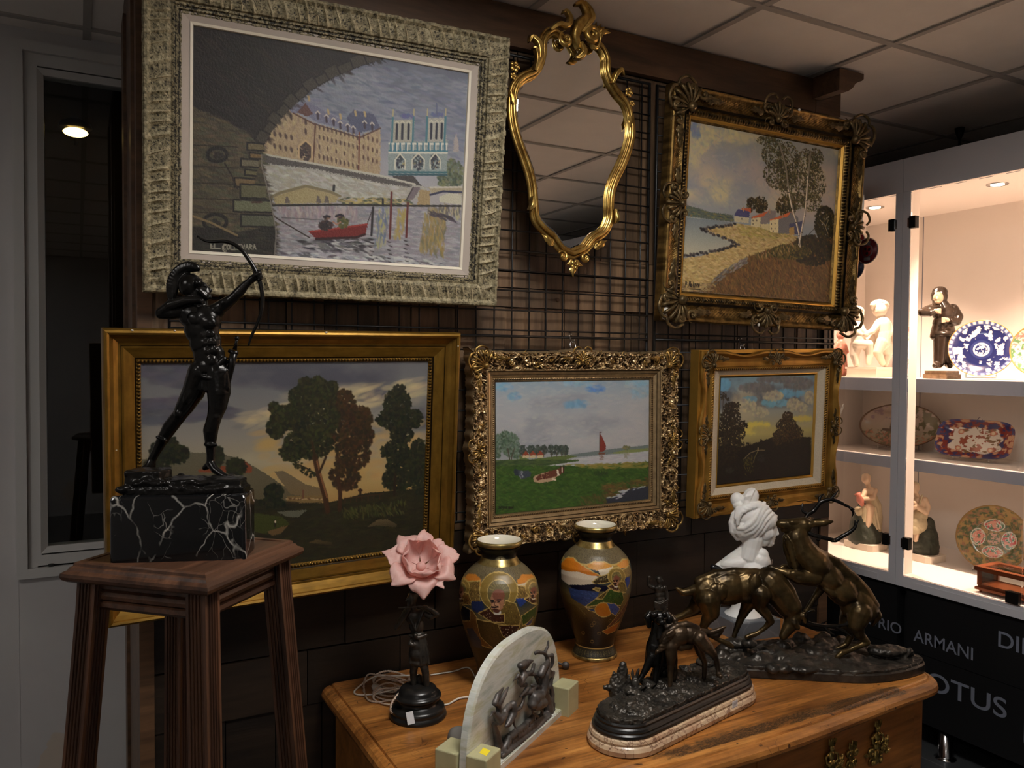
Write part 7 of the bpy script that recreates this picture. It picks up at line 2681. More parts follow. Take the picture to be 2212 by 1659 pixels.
def arch_slab(mb, prof, y0, y1, bev):
 ins = [(x * (1 - bev / 0.235), z * (1 - bev / 0.25) if z > .01 else z) for x, z in prof]
 m = len(prof)
 rings = [(ins, y0),(prof, y0 + bev * .5),(prof, y1 - bev * .5),(ins, y1)]
 V = [(x, y, z) for P_, y in rings for x, z in P_]
 F = [list(range(m))[::-1],[3 * m + i for i in range(m)]]
 for k in range(3):
  for i in range(m):
   j = (i + 1) % m
   F.append((k * m + i, k * m + j,(k + 1) * m + j,(k + 1) * m + i))
 mb.add(V, F)


arch_slab(mb, prof_a,0.030,0.052,0.006); mb.build('arch_slab', MAT['onyx_band'], ony)
mb = MB(); mb.box((-0.185,0.0,0.0),(0.185,0.030,0.014)); mb.box((-0.18,0.002,0.014),(0.18,0.030,0.016)); mb.build('ledge', MAT['onyx_band'], ony)
for sx in (-1,1):
 for (y0, y1, hh) in ((-0.020,0.030,0.072),(0.052,0.108,0.068)):
  x0, x1 = (0.176,0.240) if sx > 0 else (-0.240,-0.176)
  mb = MB(); mb.rbox((x0, y0,0),(x1, y1, hh),0.003, None,2); mb.build('cube', MAT['onyx_green'], ony)
mb = MB(); mb.add([(-0.222,-0.010,0.0722),(-0.198,-0.006,0.0722),(-0.194,0.014,0.0722),(-0.218,0.010,0.0722)],[(0,1,2,3)]); o = mb.build('price_sticker', MAT['label_yellow'], ony); o['label'] = 'small yellow price sticker'
ZC = lambda x, y: (940 + x / 5.043,1330 + y / 5.043)


def on_slab(zx, zy, off):
 """image-crop point cast through the camera onto the slab's front plane, off metres in front of it"""
 px, py = ZC(zx, zy)
 o_ = B0 - n1 * 0.030 + n1 * off
 r = ray(px, py)
 return C_O + r * ((o_ - C_O).dot(n1) / r.dot(n1))


c = Clay()
sb = 1 / 5.043 * fwd(B0) / FPX


def bc(pts, rad, off=0.010):
 c.chain([on_slab(p[0], p[1], p[2] if len(p) > 2 else off) for p in pts],[r * sb for r in rad])


# ground and trunks
bc([(700,1480),(860,1330),(1010,1210),(1180,1110),(1280,1040)],[40,56,60,54,40],.010); bc([(740,1520),(900,1400),(1090,1250),(1250,1090)],[22,26,26,22],.022)
bc([(690,1400),(670,1290),(640,1190)],[46,34,26]); bc([(760,1440),(800,1330),(960,1210),(1080,1090)],[40,40,36,30],.014); bc([(1240,1050),(1230,940),(1200,850),(1180,780)],[56,50,44,40]); bc([(1270,980),(1275,860),(1265,780)],[28,30,26],.012); bc([(1280,1060),(1290,960)],[24,22],.014)
# lower pair of birds
bc([(640,1060),(700,1130),(760,1080)],[20,52,36],.018); bc([(700,1080),(690,990),(650,940)],[26,30,26],.016); bc([(650,950),(680,870),(745,785)],[30,26,10],.020); bc([(690,960),(740,880),(795,780)],[34,28,10],.014); bc([(640,1055),(610,1085),(588,1115)],[16,8,4],.022); bc([(625,1050),(650,1045)],[14,16],.022)
bc([(760,1040),(800,990),(850,970)],[30,34,36],.016); bc([(850,970),(850,1060),(800,1170),(765,1210)],[42,46,36,10],.020); bc([(850,1100),(860,1190),(880,1230)],[18,12,10],.014); bc([(890,1030),(930,1000),(960,930),(975,860)],[16,20,20,16],.012)
# middle heron-like bird
bc([(930,720),(960,660),(1020,620)],[40,40,22],.020); bc([(905,660),(870,690),(838,728)],[18,9,4],.022); bc([(905,650),(925,700)],[20,24],.022); bc([(960,640),(950,580),(930,545)],[30,30,30],.016); bc([(930,545),(990,510),(1060,490)],[36,34,14],.018); bc([(940,590),(1000,550),(1040,510)],[30,22,10],.014); bc([(1010,640),(1060,600),(1075,530)],[16,22,20],.014); bc([(1020,640),(1090,640),(1120,720)],[16,20,22],.012)
# leaves in the middle
for (a, b, r) in (((930,880),(1000,800),28),((960,860),(1040,830),26),((1000,840),(1080,790),26),((930,770),(990,750),22),((1050,760),(1140,780),26),((1090,830),(1150,800),26)):
 bc([a, b],[r * .5, r],.016)
# large pheasant with raised head
bc([(1060,960),(1080,900),(1150,870)],[54,70,50],.022); bc([(1100,960),(1180,950)],[70,50],.024); bc([(1150,870),(1180,760),(1190,640),(1230,540)],[50,56,62,34],.018); bc([(1150,640),(1180,570),(1230,510)],[40,44,26],.024); bc([(1230,520),(1220,450),(1190,410)],[26,24,20],.018); bc([(1195,410),(1120,395),(1095,405)],[18,22,20],.022); bc([(1095,405),(1087,438)],[12,4],.022); bc([(1195,400),(1225,340),(1232,280)],[20,16,12],.020); bc([(1230,440),(1275,430),(1280,500),(1270,560)],[16,24,22,12],.014)
bc([(1240,760),(1250,690),(1290,620)],[40,40,22],.018); bc([(1060,980),(1060,1060),(1120,1100)],[16,12,16],.018); bc([(1150,980),(1170,1060)],[18,14],.018)
for k in range(7):
 bc([(790 + 60 * k,1450 - 62 * k),(780 + 62 * k,1400 - 62 * k)],[10,5],.030)
for k in range(6):
 bc([(1215 + 14 * (k % 3),700 - 22 * k),(1290 + 4 * (k % 2),650 - 8 * k)],[9,6],.026)
c.build('bird_relief', MAT['lead'], ony,0.0017,2,0.0004,80,0.0003,220)
mb = MB(); kb = B0 + e1 * 0.07 - n1 * 0.085; kb.z = CZ + 0.042
kq = onZ(1222,1437, CZ + 0.012); mb.ball(kq,0.0115,12); mb.tube([kq, kq - C_R * 0.016 + Vector((0,0,0.004)), kq - C_R * 0.04 + Vector((0,0,0.018))],0.0035,7); mb.build('knob', MAT['lead'], ony, world=True)
mb = MB(); q = B0 - e1 * 0.34 - n1 * 0.085 + Vector((0,0,0.058)); M = Matrix.Translation(q) @ n1.to_track_quat('Z', 'Y').to_matrix().to_4x4()
mb.lathe([(0.002,-0.035),(0.018,-0.034),(0.024,-0.02),(0.026,0.0),(0.026,0.03)],24,(0,0,0), M); mb.tube([q, q + Vector((0.0,0,-0.055))],0.006,8); mb.build('bulb', plain('frosted grey bulb',(120,116,110),0.5), ony, world=True)
mb = MB(); mb.tube(smooth_path([G(930,1458,.003), G(980,1450,.003), G(1005,1442,.004), G(1018,1447,.004), G(1030,1470,.003), G(1042,1487,.003), G(1058,1510,.003)],8),0.0022,7)
mb.tube(smooth_path([G(950,1523,.003), G(968,1521,.003), G(990,1509,.005), G(1010,1506,.006), G(1028,1509,.006), G(1045,1516,.01)],8),0.0026,7); mb.build('power_cord', MAT['cord_white'], ony, world=True)
# ------------------------------------------------------------------ animal bronzes, bust and the small man
def stadium(c0, c1, r, n=40):
 d = (Vector(c1) - Vector(c0)).normalized()
 a0 = math.atan2(d.y, d.x)
 P_ = []
 for k in range(n + 1):
  a = a0 - math.pi / 2 + math.pi * k / n
  P_.append((c1[0] + r * math.cos(a), c1[1] + r * math.sin(a)))
 for k in range(n + 1):
  a = a0 + math.pi / 2 + math.pi * k / n
  P_.append((c0[0] + r * math.cos(a), c0[1] + r * math.sin(a)))
 return P_


# ---- hounds and hare on a pink marble plinth
c0, c1 = (1.135,1.530),(1.520,1.620)
dog = thing('hound_bronze', 'dark bronze of two hounds and a hare on a pink marble plinth', 'statue',(1.33,1.575, CZ))
S_ = lambda r: stadium(c0, c1, r)
mb = MB(); loft_poly(mb,[(S_(0.082), CZ),(S_(0.088), CZ + 0.003),(S_(0.090), CZ + 0.014),(S_(0.0865), CZ + 0.022),(S_(0.083), CZ + 0.025),(S_(0.085), CZ + 0.030),(S_(0.083), CZ + 0.036),(S_(0.076), CZ + 0.039)]); mb.build('marble_plinth', MAT['marble_pink'], dog, world=True)
mb = MB(); loft_poly(mb,[(S_(0.076), CZ + 0.039),(S_(0.079), CZ + 0.041),(S_(0.079), CZ + 0.046),(S_(0.075), CZ + 0.049),(S_(0.076), CZ + 0.053),(S_(0.074), CZ + 0.058),(S_(0.070), CZ + 0.061),(S_(0.071), CZ + 0.066),(S_(0.068), CZ + 0.070)]); mb.build('bronze_socle', MAT['black_socle'], dog, world=True)
mb = MB(); q = onZ(1512,1590, CZ); dd = Vector((0.967,0.253,0)); pp = Vector((0.253,-0.967,0))
p0 = Vector((1.3275,1.575,0)) + pp * 0.0902 + dd * 0.125
M = Matrix(((dd.x,-pp.x,0, p0.x),(dd.y,-pp.y,0, p0.y),(0,0,1, CZ + 0.006),(0,0,0,1)))
mb.box((-0.012,-0.0012,0.0),(0.012,-0.0004,0.030), M); lb = mb.build('price_label', MAT['label_paper'], dog, world=True); lb['label'] = 'white paper price label'
mb = MB()
for k in range(4):
 mb.box((-0.007,-0.0015,0.004 + 0.003 * k),(0.008,-0.0013,0.0052 + 0.003 * k), M)
letters = MB(); V_, F_ = text_mesh('550,€'); mb.add([M @ Vector((-0.007 + 0.015 * v[0],-0.0015,0.019 + 0.007 * v[1])) for v in V_], F_); mb.build('label_print', MAT['label_ink'], lb, world=True)
# ground
c = Clay()
mbx = MB(); mbx.slab(S_(0.066), CZ + 0.066, CZ + 0.080); c.solid(mbx)
rg = random.Random(2)
for k in range(70):
 u = rg.random(); v = rg.uniform(-.05,.05)
 q = Vector(c0).lerp(Vector(c1), u * 1.1 - .05)
 n_ = Vector((-0.253,0.967))
 c.ell((q.x + n_.x * v, q.y + n_.y * v, CZ + 0.078 + rg.uniform(0,.004) + 0.010 * max(0, v / .05)),(rg.uniform(.008,.022), rg.uniform(.008,.02), rg.uniform(.004,.010)))
T = Px(fwd((1.30,1.57,.9))); P, Rr = T.p, T.r
for (x, y, z, r) in ((1345,1520,6,18),(1355,1508,14,20),(1340,1540,-4,14),(1420,1480,40,24),(1450,1465,60,26),(1500,1470,60,22),(1400,1500,20,18)):
 el(c,(x, y, z),(r * 1.5, r * .8, r * 1.1))
# broken stump, branches
ch(c,[(1336,1500,4),(1340,1470,6),(1345,1448,6),(1345,1436,6)],[20,14,10,7]); ch(c,[(1330,1490,4),(1327,1464,4),(1326,1452,4)],[14,8,3]); ch(c,[(1337,1490,2),(1322,1486,2),(1306,1484,2)],[11,8,5]); ch(c,[(1352,1480,8),(1358,1462,8)],[8,4]); ch(c,[(1398,1518,-10),(1432,1540,-14)],[3.5,2.5]); el(c,(1381,1516,-14),(9,8,7))
c.build('ground', MAT['bronze_dark'], dog,0.0020,1,0.0036,120,0.0022,300, zmin=CZ + 0.058)
# hare
c = Clay()
el(c,(1362,1492,2),(17,16,15),0.4); el(c,(1372,1476,-4),(10,11,9),0.3); ch(c,[(1372,1478,-6),(1376,1490,-10)],[8,6]); ch(c,[(1368,1468,-2),(1366,1455,0),(1366.5,1446,0)],[3.6,4,1.6]); ch(c,[(1374,1467,-2),(1377,1455,0),(1380,1444,0)],[3.6,4,1.6]); ch(c,[(1372,1498,-10),(1377,1508,-14)],[6,4]); ch(c,[(1352,1500,-6),(1360,1510,-12)],[7,4])
c.build('hare', MAT['bronze_dark'], dog,0.0014,3,0.0004,150)
# setter, body to the right
c = Clay()
el(c,(1446,1384,10),(24,27,20),-0.5); el(c,(1466,1374,14),(26,22,19),-0.4); el(c,(1488,1370,18),(24,19,17),0.1); el(c,(1508,1376,20),(20,19,18),0.3)
ch(c,[(1434,1372,10),(1462,1354,14),(1482,1350,18),(1504,1358,20)],[9,9,9,9]); ch(c,[(1470,1396,10),(1490,1396,16)],[10,7])
ch(c,[(1448,1396,0),(1449,1416,-2),(1449,1434,-2),(1448,1456,-4),(1447,1486,-4),(1446,1500,-4)],[15,11,7.5,5,4.6,5]); ch(c,[(1446,1501,-4),(1444,1508,-10)],[6,5.5])
for k in range(3):
 ch(c,[(1441 + 3.5 * k,1506,-11),(1440 + 3.5 * k,1510,-15)],[2.4,1.8])
ch(c,[(1450,1396,24),(1456,1420,28),(1458,1450,30),(1456,1468,30)],[11,7,5,4.5])
ch(c,[(1512,1380,6),(1526,1396,2),(1540,1411,2)],[17,14,8.5]); ch(c,[(1540,1411,2),(1548,1428,4),(1551,1448,2),(1552,1456,0)],[7.5,5.5,4.6,5]); ch(c,[(1552,1457,0),(1556,1461,-8)],[5.5,4.5]); ch(c,[(1506,1386,32),(1512,1408,36),(1522,1430,40),(1521,1464,38)],[13,9,5.5,4.5])
ch(c,[(1516,1364,20),(1534,1367,22),(1550,1362,24),(1566,1354,26)],[6.5,6,5,2.5]); ch(c,[(1532,1372,22),(1548,1372,24),(1560,1362,26)],[5,7,3])
ch(c,[(1438,1376,12),(1442,1354,26),(1449,1340,32)],[15,12,10]); ch(c,[(1449,1338,32),(1456,1342,40)],[10,7]); ch(c,[(1452,1330,26),(1458,1340,22),(1458,1350,22)],[4,6,4])
for k in range(12):
 a = rg.uniform(0,1)
 x, y = 1424 + 24 * a + rg.uniform(-3,3),1412 - 46 * a + rg.uniform(-4,4)
 ch(c,[(x + 8, y - 6,-6),(x - 5, y + 3,-10),(x - 9, y + 9,-8)],[4,4,1.5])
c.build('setter', MAT['bronze_brown'], dog,0.0017,3,0.0008,55,0.0003,180, grow=0.0008)
# the hound behind, sitting upright, head towards the room
c = Clay()
el(c,(1424,1333,26),(19,16,18)); el(c,(1428,1343,8),(11,8.5,14),0.2); el(c,(1430,1345,-2),(8,6,6)); ch(c,[(1414,1328,12),(1409,1326,14)],[6,5]); el(c,(1436,1327,12),(6,5,5))
ch(c,[(1404,1324,26),(1399,1334,22),(1402,1352,20)],[6,8.5,5]); ch(c,[(1442,1326,28),(1446,1336,24),(1444,1350,22)],[6,7.5,4.5])
ch(c,[(1424,1346,26),(1422,1370,26),(1416,1396,26),(1414,1420,28)],[16,17,20,22]); el(c,(1428,1420,46),(28,26,30)); el(c,(1436,1446,56),(26,22,26)); ch(c,[(1428,1352,14),(1426,1376,10)],[9,8])
ch(c,[(1408,1418,16),(1398,1440,12),(1388,1458,8),(1380,1470,4)],[11,8,5.5,4.5]); ch(c,[(1380,1470,4),(1375,1474,-2)],[5.5,4.5]); ch(c,[(1422,1424,22),(1418,1450,20),(1414,1476,16)],[11,8,6]); ch(c,[(1424,1440,30),(1414,1460,24)],[12,9])
c.build('hound', MAT['bronze_black'], dog,0.0017,3,0.0006,60, grow=0.0008)

# ---- two stags
stg = thing('stag_bronze', 'large bronze of a rearing stag fighting a second stag on a long rocky base', 'statue',(1.90,1.66, CZ))
poly = [(1.600,1.790),(1.612,1.735),(1.66,1.690),(1.764,1.618),(1.85,1.557),(1.93,1.503),(2.00,1.476),(2.083,1.466),(2.150,1.470),(2.185,1.486),(2.200,1.520),(2.180,1.600),(2.120,1.700),(2.02,1.775),(1.88,1.825),(1.74,1.845),(1.64,1.838)]
sp = [(p.x, p.y) for p in smooth_path([Vector((a, b,0)) for a, b in poly],4, closed=True)]
cen = Vector((1.88,1.66))
shr = lambda k: [(cen.x + (x - cen.x) * k, cen.y + (y - cen.y) * k) for x, y in sp]
mb = MB(); loft_poly(mb,[(shr(0.985), CZ + 0.0005),(shr(1.0), CZ + 0.002),(shr(1.0), CZ + 0.022),(shr(0.975), CZ + 0.026)]); mb.build('base_rim', MAT['bronze_dark'], stg, world=True)
c = Clay()
mbx = MB(); mbx.slab(shr(0.975), CZ + 0.018, CZ + 0.034); c.solid(mbx)
T = Px(fwd((1.90,1.66,.95))); P, Rr = T.p, T.r
Z8 = lambda x, y, z=0.0: (1460 + x / 3.53,1030 + y / 3.53, z)
k8 = 1 / 3.53
for k in range(60):
 x, y = rg.uniform(1.64,2.15), rg.uniform(1.5,1.8)
 # keep inside the outline
 ins = False
 n_ = len(sp)
 for i in range(n_):
  (xa, ya),(xb, yb) = sp[i], sp[(i + 1) % n_]
  if (ya > y) != (yb > y) and x < (xb - xa) * (y - ya) / (yb - ya) + xa:
   ins = not ins
 if not ins:
  continue
 hgt = 0.006 + 0.020 * max(0,(y - 1.52)) / .25
 c.ell((x, y, CZ + 0.030),(rg.uniform(.02,.055), rg.uniform(.012,.03), hgt))
for (x, y, z, rx, ry, rz) in ((1610,1295,-6,150,40,60),(1300,1330,30,120,50,60),(1000,1310,40,150,40,60),(700,1290,30,150,40,50),(500,1310,10,120,40,50),(1720,1400,-10,100,40,50),(820,1270,40,60,50,40),(470,1235,16,110,40,50),(560,1240,-14,60,36,40)):
 el(c, Z8(x, y + 30, z),(rx * k8, ry * k8, rz * k8 * 1.4))
for k in range(9):
 ch(c,[Z8(1600 + 18 * k,1400,-16), Z8(1640 + 18 * k,1350 - 4 * k,-6), Z8(1700 + 14 * k,1370,4)],[3.5,4,2])
c.build('rocky_ground', MAT['bronze_dark'], stg,0.0030,2,0.005,40,0.0022,130, zmin=CZ + 0.016)


def body(c, pts, rad, z=0.0):
 ch(c,[Z8(p[0], p[1], p[2] if len(p) > 2 else z) for p in pts],[r * k8 for r in rad])


def bel(c, p, r, ang=0.0):
 el(c, Z8(*p),[x * k8 for x in r], ang)


c = Clay()
# rearing stag
bel(c,(1075,690,0),(125,120,95),0.5); bel(c,(1160,765,0),(140,108,98),0.68); bel(c,(1265,865,0),(140,108,96),0.75); bel(c,(1385,985,0),(140,125,92),0.8); bel(c,(1450,1020,0),(80,90,80),0.9)
body(c,[(1110,600),(1215,660),(1330,760),(1430,870),(1500,980)],[42,46,46,48,46])
body(c,[(1050,660),(960,560),(920,470),(940,400)],[120,102,84,62]); body(c,[(900,660),(860,560),(850,470)],[46,42,36],-2)
for k in range(8):
 body(c,[(840 + 8 * k,470 + 28 * k,-14),(880 + 6 * k,520 + 28 * k,-18)],[16,10])
body(c,[(975,372),(900,372),(830,362),(800,360)],[62,54,40,33]); body(c,[(930,415),(860,408),(820,400)],[40,32,22]); bel(c,(905,350,-12),(40,16,12),0.1); bel(c,(795,352,0),(18,20,22))
body(c,[(1000,370,-8),(1060,355,-16),(1130,350,-20),(1195,340,-20)],[20,26,26,8]); body(c,[(985,350,14),(1010,325,20),(1040,318,24)],[16,18,8])
# rearing stag: forelegs
body(c,[(1050,770,-14),(940,770,-20),(860,740,-18)],[62,50,34]); body(c,[(860,740,-18),(790,715,-12),(735,695,-6),(715,690,-4)],[30,20,19,16]); bel(c,(930,745,-28),(60,26,14),0.2)
body(c,[(1010,720,18),(900,700,24),(820,690,22),(800,700,20)],[44,26,18,14]); body(c,[(1110,850,16),(1040,950,16),(985,1030,12)],[30,20,15]); body(c,[(985,1030,12),(1050,1020,10)],[14,9])
# hind legs
bel(c,(1390,1060,-16),(85,110,44),0.1); body(c,[(1400,1040,-14),(1370,1130,-18),(1390,1190,-18)],[90,62,42]); body(c,[(1390,1190,-18),(1430,1230,-16),(1455,1262,-16)],[38,26,24]); body(c,[(1455,1265,-16),(1390,1292,-18),(1320,1322,-20),(1262,1345,-22)],[22,17,17,19]); body(c,[(1262,1345,-22),(1228,1372,-24)],[20,15])
body(c,[(1330,1040,18),(1290,1120,22),(1340,1200,26),(1300,1280,26),(1210,1320,26)],[80,46,24,18,15]); body(c,[(1510,1020,0),(1540,1060,0),(1500,1130,4)],[40,28,10])
for (x, y, z, rx, ry, a) in ((1120,690,-26,50,34,.6),(1210,790,-26,56,26,.7),(1330,900,-24,60,30,.8),(1080,620,-22,36,28,.3),(1400,1000,-26,50,36,1.2),(1180,880,-20,60,24,.6)):
 bel(c,(x, y, z + 5),(rx * 1.1, ry * 1.1,30), a)
c.build('rearing_stag', MAT['bronze_green'], stg,0.0020,8,0.0016,24,0.0008,75, grow=0.0014)
mb = MB()


def tines(lines):
 for pts, rad in lines:
  path = smooth_path([P(*Z8(*p)) for p in pts],5)
  m = len(path)
  mb.tube(path,[Rr(k8 * np.interp(i / (m - 1), np.linspace(0,1, len(rad)), rad)) for i in range(m)],8)
  mb.ball(path[0], Rr(k8 * rad[0]),7)


tines([([(985,320,12),(1010,285,16),(1050,258,18),(1085,215,18),(1110,190,18),(1180,172,16),(1240,190,14),(1300,220,10),(1362,250,6)],[18,17,17,16,16,15,14,12,5]),([(1095,205,18),(1098,160,20),(1130,128,22)],[14,13,4]),([(1180,172,16),(1210,140,18),(1240,102,20)],[13,10,3]),([(1010,285,16),(968,262,20),(962,230,22),(968,198,24)],[14,13,10,3]),([(1330,236,8),(1352,270,8),(1346,302,8)],[11,9,3])])
tines([([(1000,420,-8),(1040,440,-12),(1100,458,-16),(1160,472,-18),(1215,484,-18),(1265,455,-20),(1320,425,-22),(1365,385,-24),(1395,320,-26)],[19,18,17,17,17,16,15,13,4]),([(1365,385,-24),(1368,355,-24),(1366,330,-24)],[12,9,4]),([(1100,458,-16),(1090,480,-24),(1070,478,-30)],[14,10,4]),([(1215,484,-18),(1190,495,-30)],[14,6])])
mb.build('antlers', MAT['bronze_black'], stg, world=True)
c = Clay()
# charging stag
bel(c,(250,880,0),(125,135,90),0.0); bel(c,(400,845,0),(190,130,95),-0.05); bel(c,(560,835,0),(170,132,96),0.0); bel(c,(680,835,0),(120,130,92),0.25); body(c,[(180,800),(300,752),(440,735),(600,738),(740,760)],[40,44,42,42,42])
body(c,[(720,810,-2),(800,900,-8),(860,985,-14),(890,1060,-16)],[125,112,92,62])
for k in range(8):
 body(c,[(690 + 22 * k,770 + 38 * k,-24),(740 + 16 * k,870 + 22 * k,-30)],[15,12])
body(c,[(890,1060,-18),(880,1120,-22),(840,1180,-26),(818,1215,-28)],[64,55,36,27]); body(c,[(905,1120,-34),(930,1150,-34)],[26,16]); bel(c,(910,1100,-36),(20,14,10),0.8); body(c,[(930,1050,-22),(970,1060,-28),(985,1110,-30)],[20,24,10])
body(c,[(165,850,0),(110,872,0),(55,882,0),(5,850,0)],[42,30,24,8])
# legs
body(c,[(250,940,-16),(270,1030,-18),(235,1090,-16),(205,1150,-14)],[95,60,36,24]); body(c,[(205,1150,-14),(260,1205,-18),(330,1245,-22),(400,1275,-24)],[22,17,16,17]); body(c,[(400,1275,-24),(432,1296,-26)],[18,14]); body(c,[(190,950,18),(140,1010,22),(60,1055,24),(-20,1085,26),(-60,1120,26),(-40,1200,26)],[80,46,26,20,17,14])
body(c,[(650,900,-20),(640,985,-22),(690,1045,-22),(722,1100,-20)],[80,46,34,27]); body(c,[(722,1100,-20),(680,1150,-18),(620,1192,-18),(585,1205,-18)],[24,17,17,18]); body(c,[(585,1205,-18),(540,1222,-20)],[18,14]); body(c,[(570,930,20),(530,1010,22),(490,1090,22),(455,1180,20),(445,1215,18)],[66,38,27,17,17])
for (x, y, z, rx, ry, a) in ((350,880,-28,40,60,.2),(300,900,-26,60,80,.1),(600,830,-28,46,90,.15),(660,900,-28,50,60,.2)):
 bel(c,(x, y, z + 5),(rx * 1.1, ry * 1.1,30), a)
c.build('charging_stag', MAT['bronze_green'], stg,0.0020,8,0.0016,24,0.0008,75, grow=0.0014)
mb = MB()
tines([([(940,1090,-22),(1000,1112,-24),(1060,1130,-24),(1130,1140,-22),(1210,1140,-20),(1290,1128,-20),(1340,1122,-20),(1400,1150,-22)],[19,18,17,16,15,13,11,4]),([(1130,1140,-22),(1170,1185,-28),(1215,1205,-32)],[14,11,4]),([(1215,1140,-20),(1290,1180,-26),(1345,1222,-32)],[13,10,3]),([(1000,1112,-24),(990,1060,-34),(1010,1030,-40),(1055,1018,-42)],[14,12,9,3]),([(1290,1130,-20),(1330,1090,-14),(1360,1088,-12)],[11,9,3])])
tines([([(930,1100,-8),(1010,1140,4),(1080,1160,12),(1150,1165,18),(1240,1180,22)],[18,16,15,13,5]),([(1080,1160,12),(1120,1120,18),(1150,1100,22)],[13,10,3])])
mb.build('antlers', MAT['bronze_black'], stg, world=True)

# ---- white bust of a woman with a chignon
bus = thing('marble_bust', 'white marble bust of a woman with a chignon, seen in profile behind the stags', 'bust',(1.955,1.985, CZ))
T = Px(fwd((1.955,1.985,1.05))); P, Rr = T.p, T.r
c = Clay()


def hz(x, y, k=1.0, near=-1):
 """depth of the hair's surface at a point of the profile"""
 return near * 34 * k * math.sqrt(max(0.02,1 - ((x - 590) / 175) ** 2 - ((y - 320) / 160) ** 2))


bel(c,(590,300,0),(158,128,116),0.2); bel(c,(520,390,0),(100,96,98)); bel(c,(660,330,0),(96,112,100)); bel(c,(672,420,0),(72,82,78)); bel(c,(700,330,0),(72,80,86)); body(c,[(676,430),(672,478)],[70,52]); body(c,[(700,482),(718,502)],[38,24])
# profile: brow, nose, lips, chin
body(c,[(722,330),(730,395),(722,450),(712,490)],[44,40,38,34]); body(c,[(740,372),(754,400),(756,428)],[16,16,14]); body(c,[(738,318),(754,364)],[26,18]); body(c,[(752,368),(768,408),(776,434)],[10,12,13]); body(c,[(764,440),(750,446)],[13,16]); body(c,[(745,462),(750,469)],[14,11]); body(c,[(742,482),(738,487)],[14,15]); body(c,[(726,505),(714,512)],[24,24]); bel(c,(706,430,-16),(44,44,14)); bel(c,(736,382,-12),(13,10,9)); body(c,[(712,368,-18),(750,358,-10)],[12,9])
# waved hair drawn back over the ear to the knot
roll = [(762,300),(726,330),(690,372),(655,420),(612,462),(560,486),(508,484)]
for j in range(5):
 pts = [(x - 22 * j * (1 - i / 9), y - 24 * j + 5 * math.sin(i * 1.7 + j)) for i,(x, y) in enumerate(roll)]
 for nr_ in (-1,1):
  body(c,[(x, y, hz(x, y,0.92, nr_)) for x, y in pts],[15,19,22,24,24,22,17])
for j in range(8):
 pts = [(700 - 34 * j,238 - 10 * j + 3 * j * j),(640 - 26 * j,214 + 2 * j * j),(570 - 14 * j,214 + 4 * j),(520 - 6 * j,220 + 12 * j),(470,260 + 14 * j)]
 body(c,[(x, y, hz(x, y,0.98)) for x, y in pts],[13,17,18,17,14])
body(c,[(452,290),(436,350),(440,410),(470,462)],[32,36,34,26])
bel(c,(572,150,0),(60,70,54),0.3); bel(c,(470,178,4),(54,62,48),-0.3); bel(c,(500,215,0),(70,50,52)); bel(c,(530,190,-6),(40,40,44))
for j in range(4):
 body(c,[(600 - 16 * j,96 + 6 * j,-10),(576 - 14 * j,140 + 4 * j,-17),(552 - 10 * j,196,-14)],[7,10,8])
# neck and shoulders
body(c,[(590,470),(575,540),(560,600)],[82,74,80]); bel(c,(520,650,6),(190,70,82),-0.12); bel(c,(640,640,-4),(78,85,80)); body(c,[(560,560,6),(480,612,10),(400,652,12),(330,684,12)],[70,62,48,32]); bel(c,(600,690,-6),(110,60,84)); body(c,[(660,590,-10),(690,650,-10)],[46,34]); bel(c,(470,690,10),(150,50,78))
c.build('head_and_shoulders', MAT['alabaster'], bus,0.0018,5,0,0)
# dark marble collar, stem and socle
c = Clay()
body(c,[(285,690,8),(360,720,4),(470,735,-10),(600,735,-16),(690,705,-8),(725,640,6)],[26,30,36,36,30,16]); body(c,[(290,690,30),(420,730,40),(600,740,40),(710,680,30)],[24,30,32,20]); bel(c,(510,760,10),(170,46,70)); bel(c,(520,820,8),(100,80,60))
c.build('dark_collar', MAT['black_marble_plain'], bus,0.003,4)
bx, by = onZ(1620,1362, CZ).xy
bx, by = 1.955,1.985
mb = MB(); mb.lathe([(0.075,0.045),(0.07,0.055),(0.045,0.07),(0.035,0.09),(0.04,0.12),(0.06,0.15)],28,(bx, by, CZ)); mb.build('stem', MAT['alabaster'], bus, world=True)
R45 = Matrix.Translation((bx, by, CZ)) @ Matrix.Rotation(math.radians(-8),4, 'Z')
mb = MB(); mb.rbox((-0.085,-0.085,0),(0.085,0.085,0.060),0.004, R45); mb.build('socle', MAT['grey_marble'], bus, world=True)

# ---- little draped man with a raised fist
mx, my = 1.660,2.060
man = thing('figurine', 'small dark bronze man with raised fist, standing behind the hounds', 'statuette',(mx, my, CZ))
T = Px(fwd((mx, my,.87))); P, Rr = T.p, T.r
c = Clay()
el(c,(1424,1253,0),(7,8.5,7.5)); ch(c,[(1430,1252,-2),(1431.5,1255,-3)],[2,1.8]); el(c,(1423,1249,1),(7.6,5.5,8)); ch(c,[(1424,1260,0),(1424,1266,0)],[4,4.5])
el(c,(1424,1273,0),(13,9,8)); el(c,(1425,1284,0),(11,10,7.5)); el(c,(1426,1294,0),(11,9,8)); el(c,(1428,1306,0),(15.5,12,11)); el(c,(1419,1271,-6),(5.5,4,3)); el(c,(1430,1271,-6),(5.5,4,3))
ch(c,[(1412,1269,0),(1405,1267,0),(1401,1262,0)],[5,4.4,3.6]); ch(c,[(1401,1262,0),(1401,1254,-1),(1402,1248,-2)],[3.6,3.2,3]); el(c,(1402.5,1247,-2),(4.2,4.2,4)); ch(c,[(1436,1269,0),(1440,1280,0),(1442,1294,-2)],[5,4.2,3.4])
for k in range(5):
 ch(c,[(1414,1300 + 3 * k,-8),(1426,1305 + 3 * k,-12),(1441,1296 + 5 * k,-6)],[2.4,2.6,2.4])
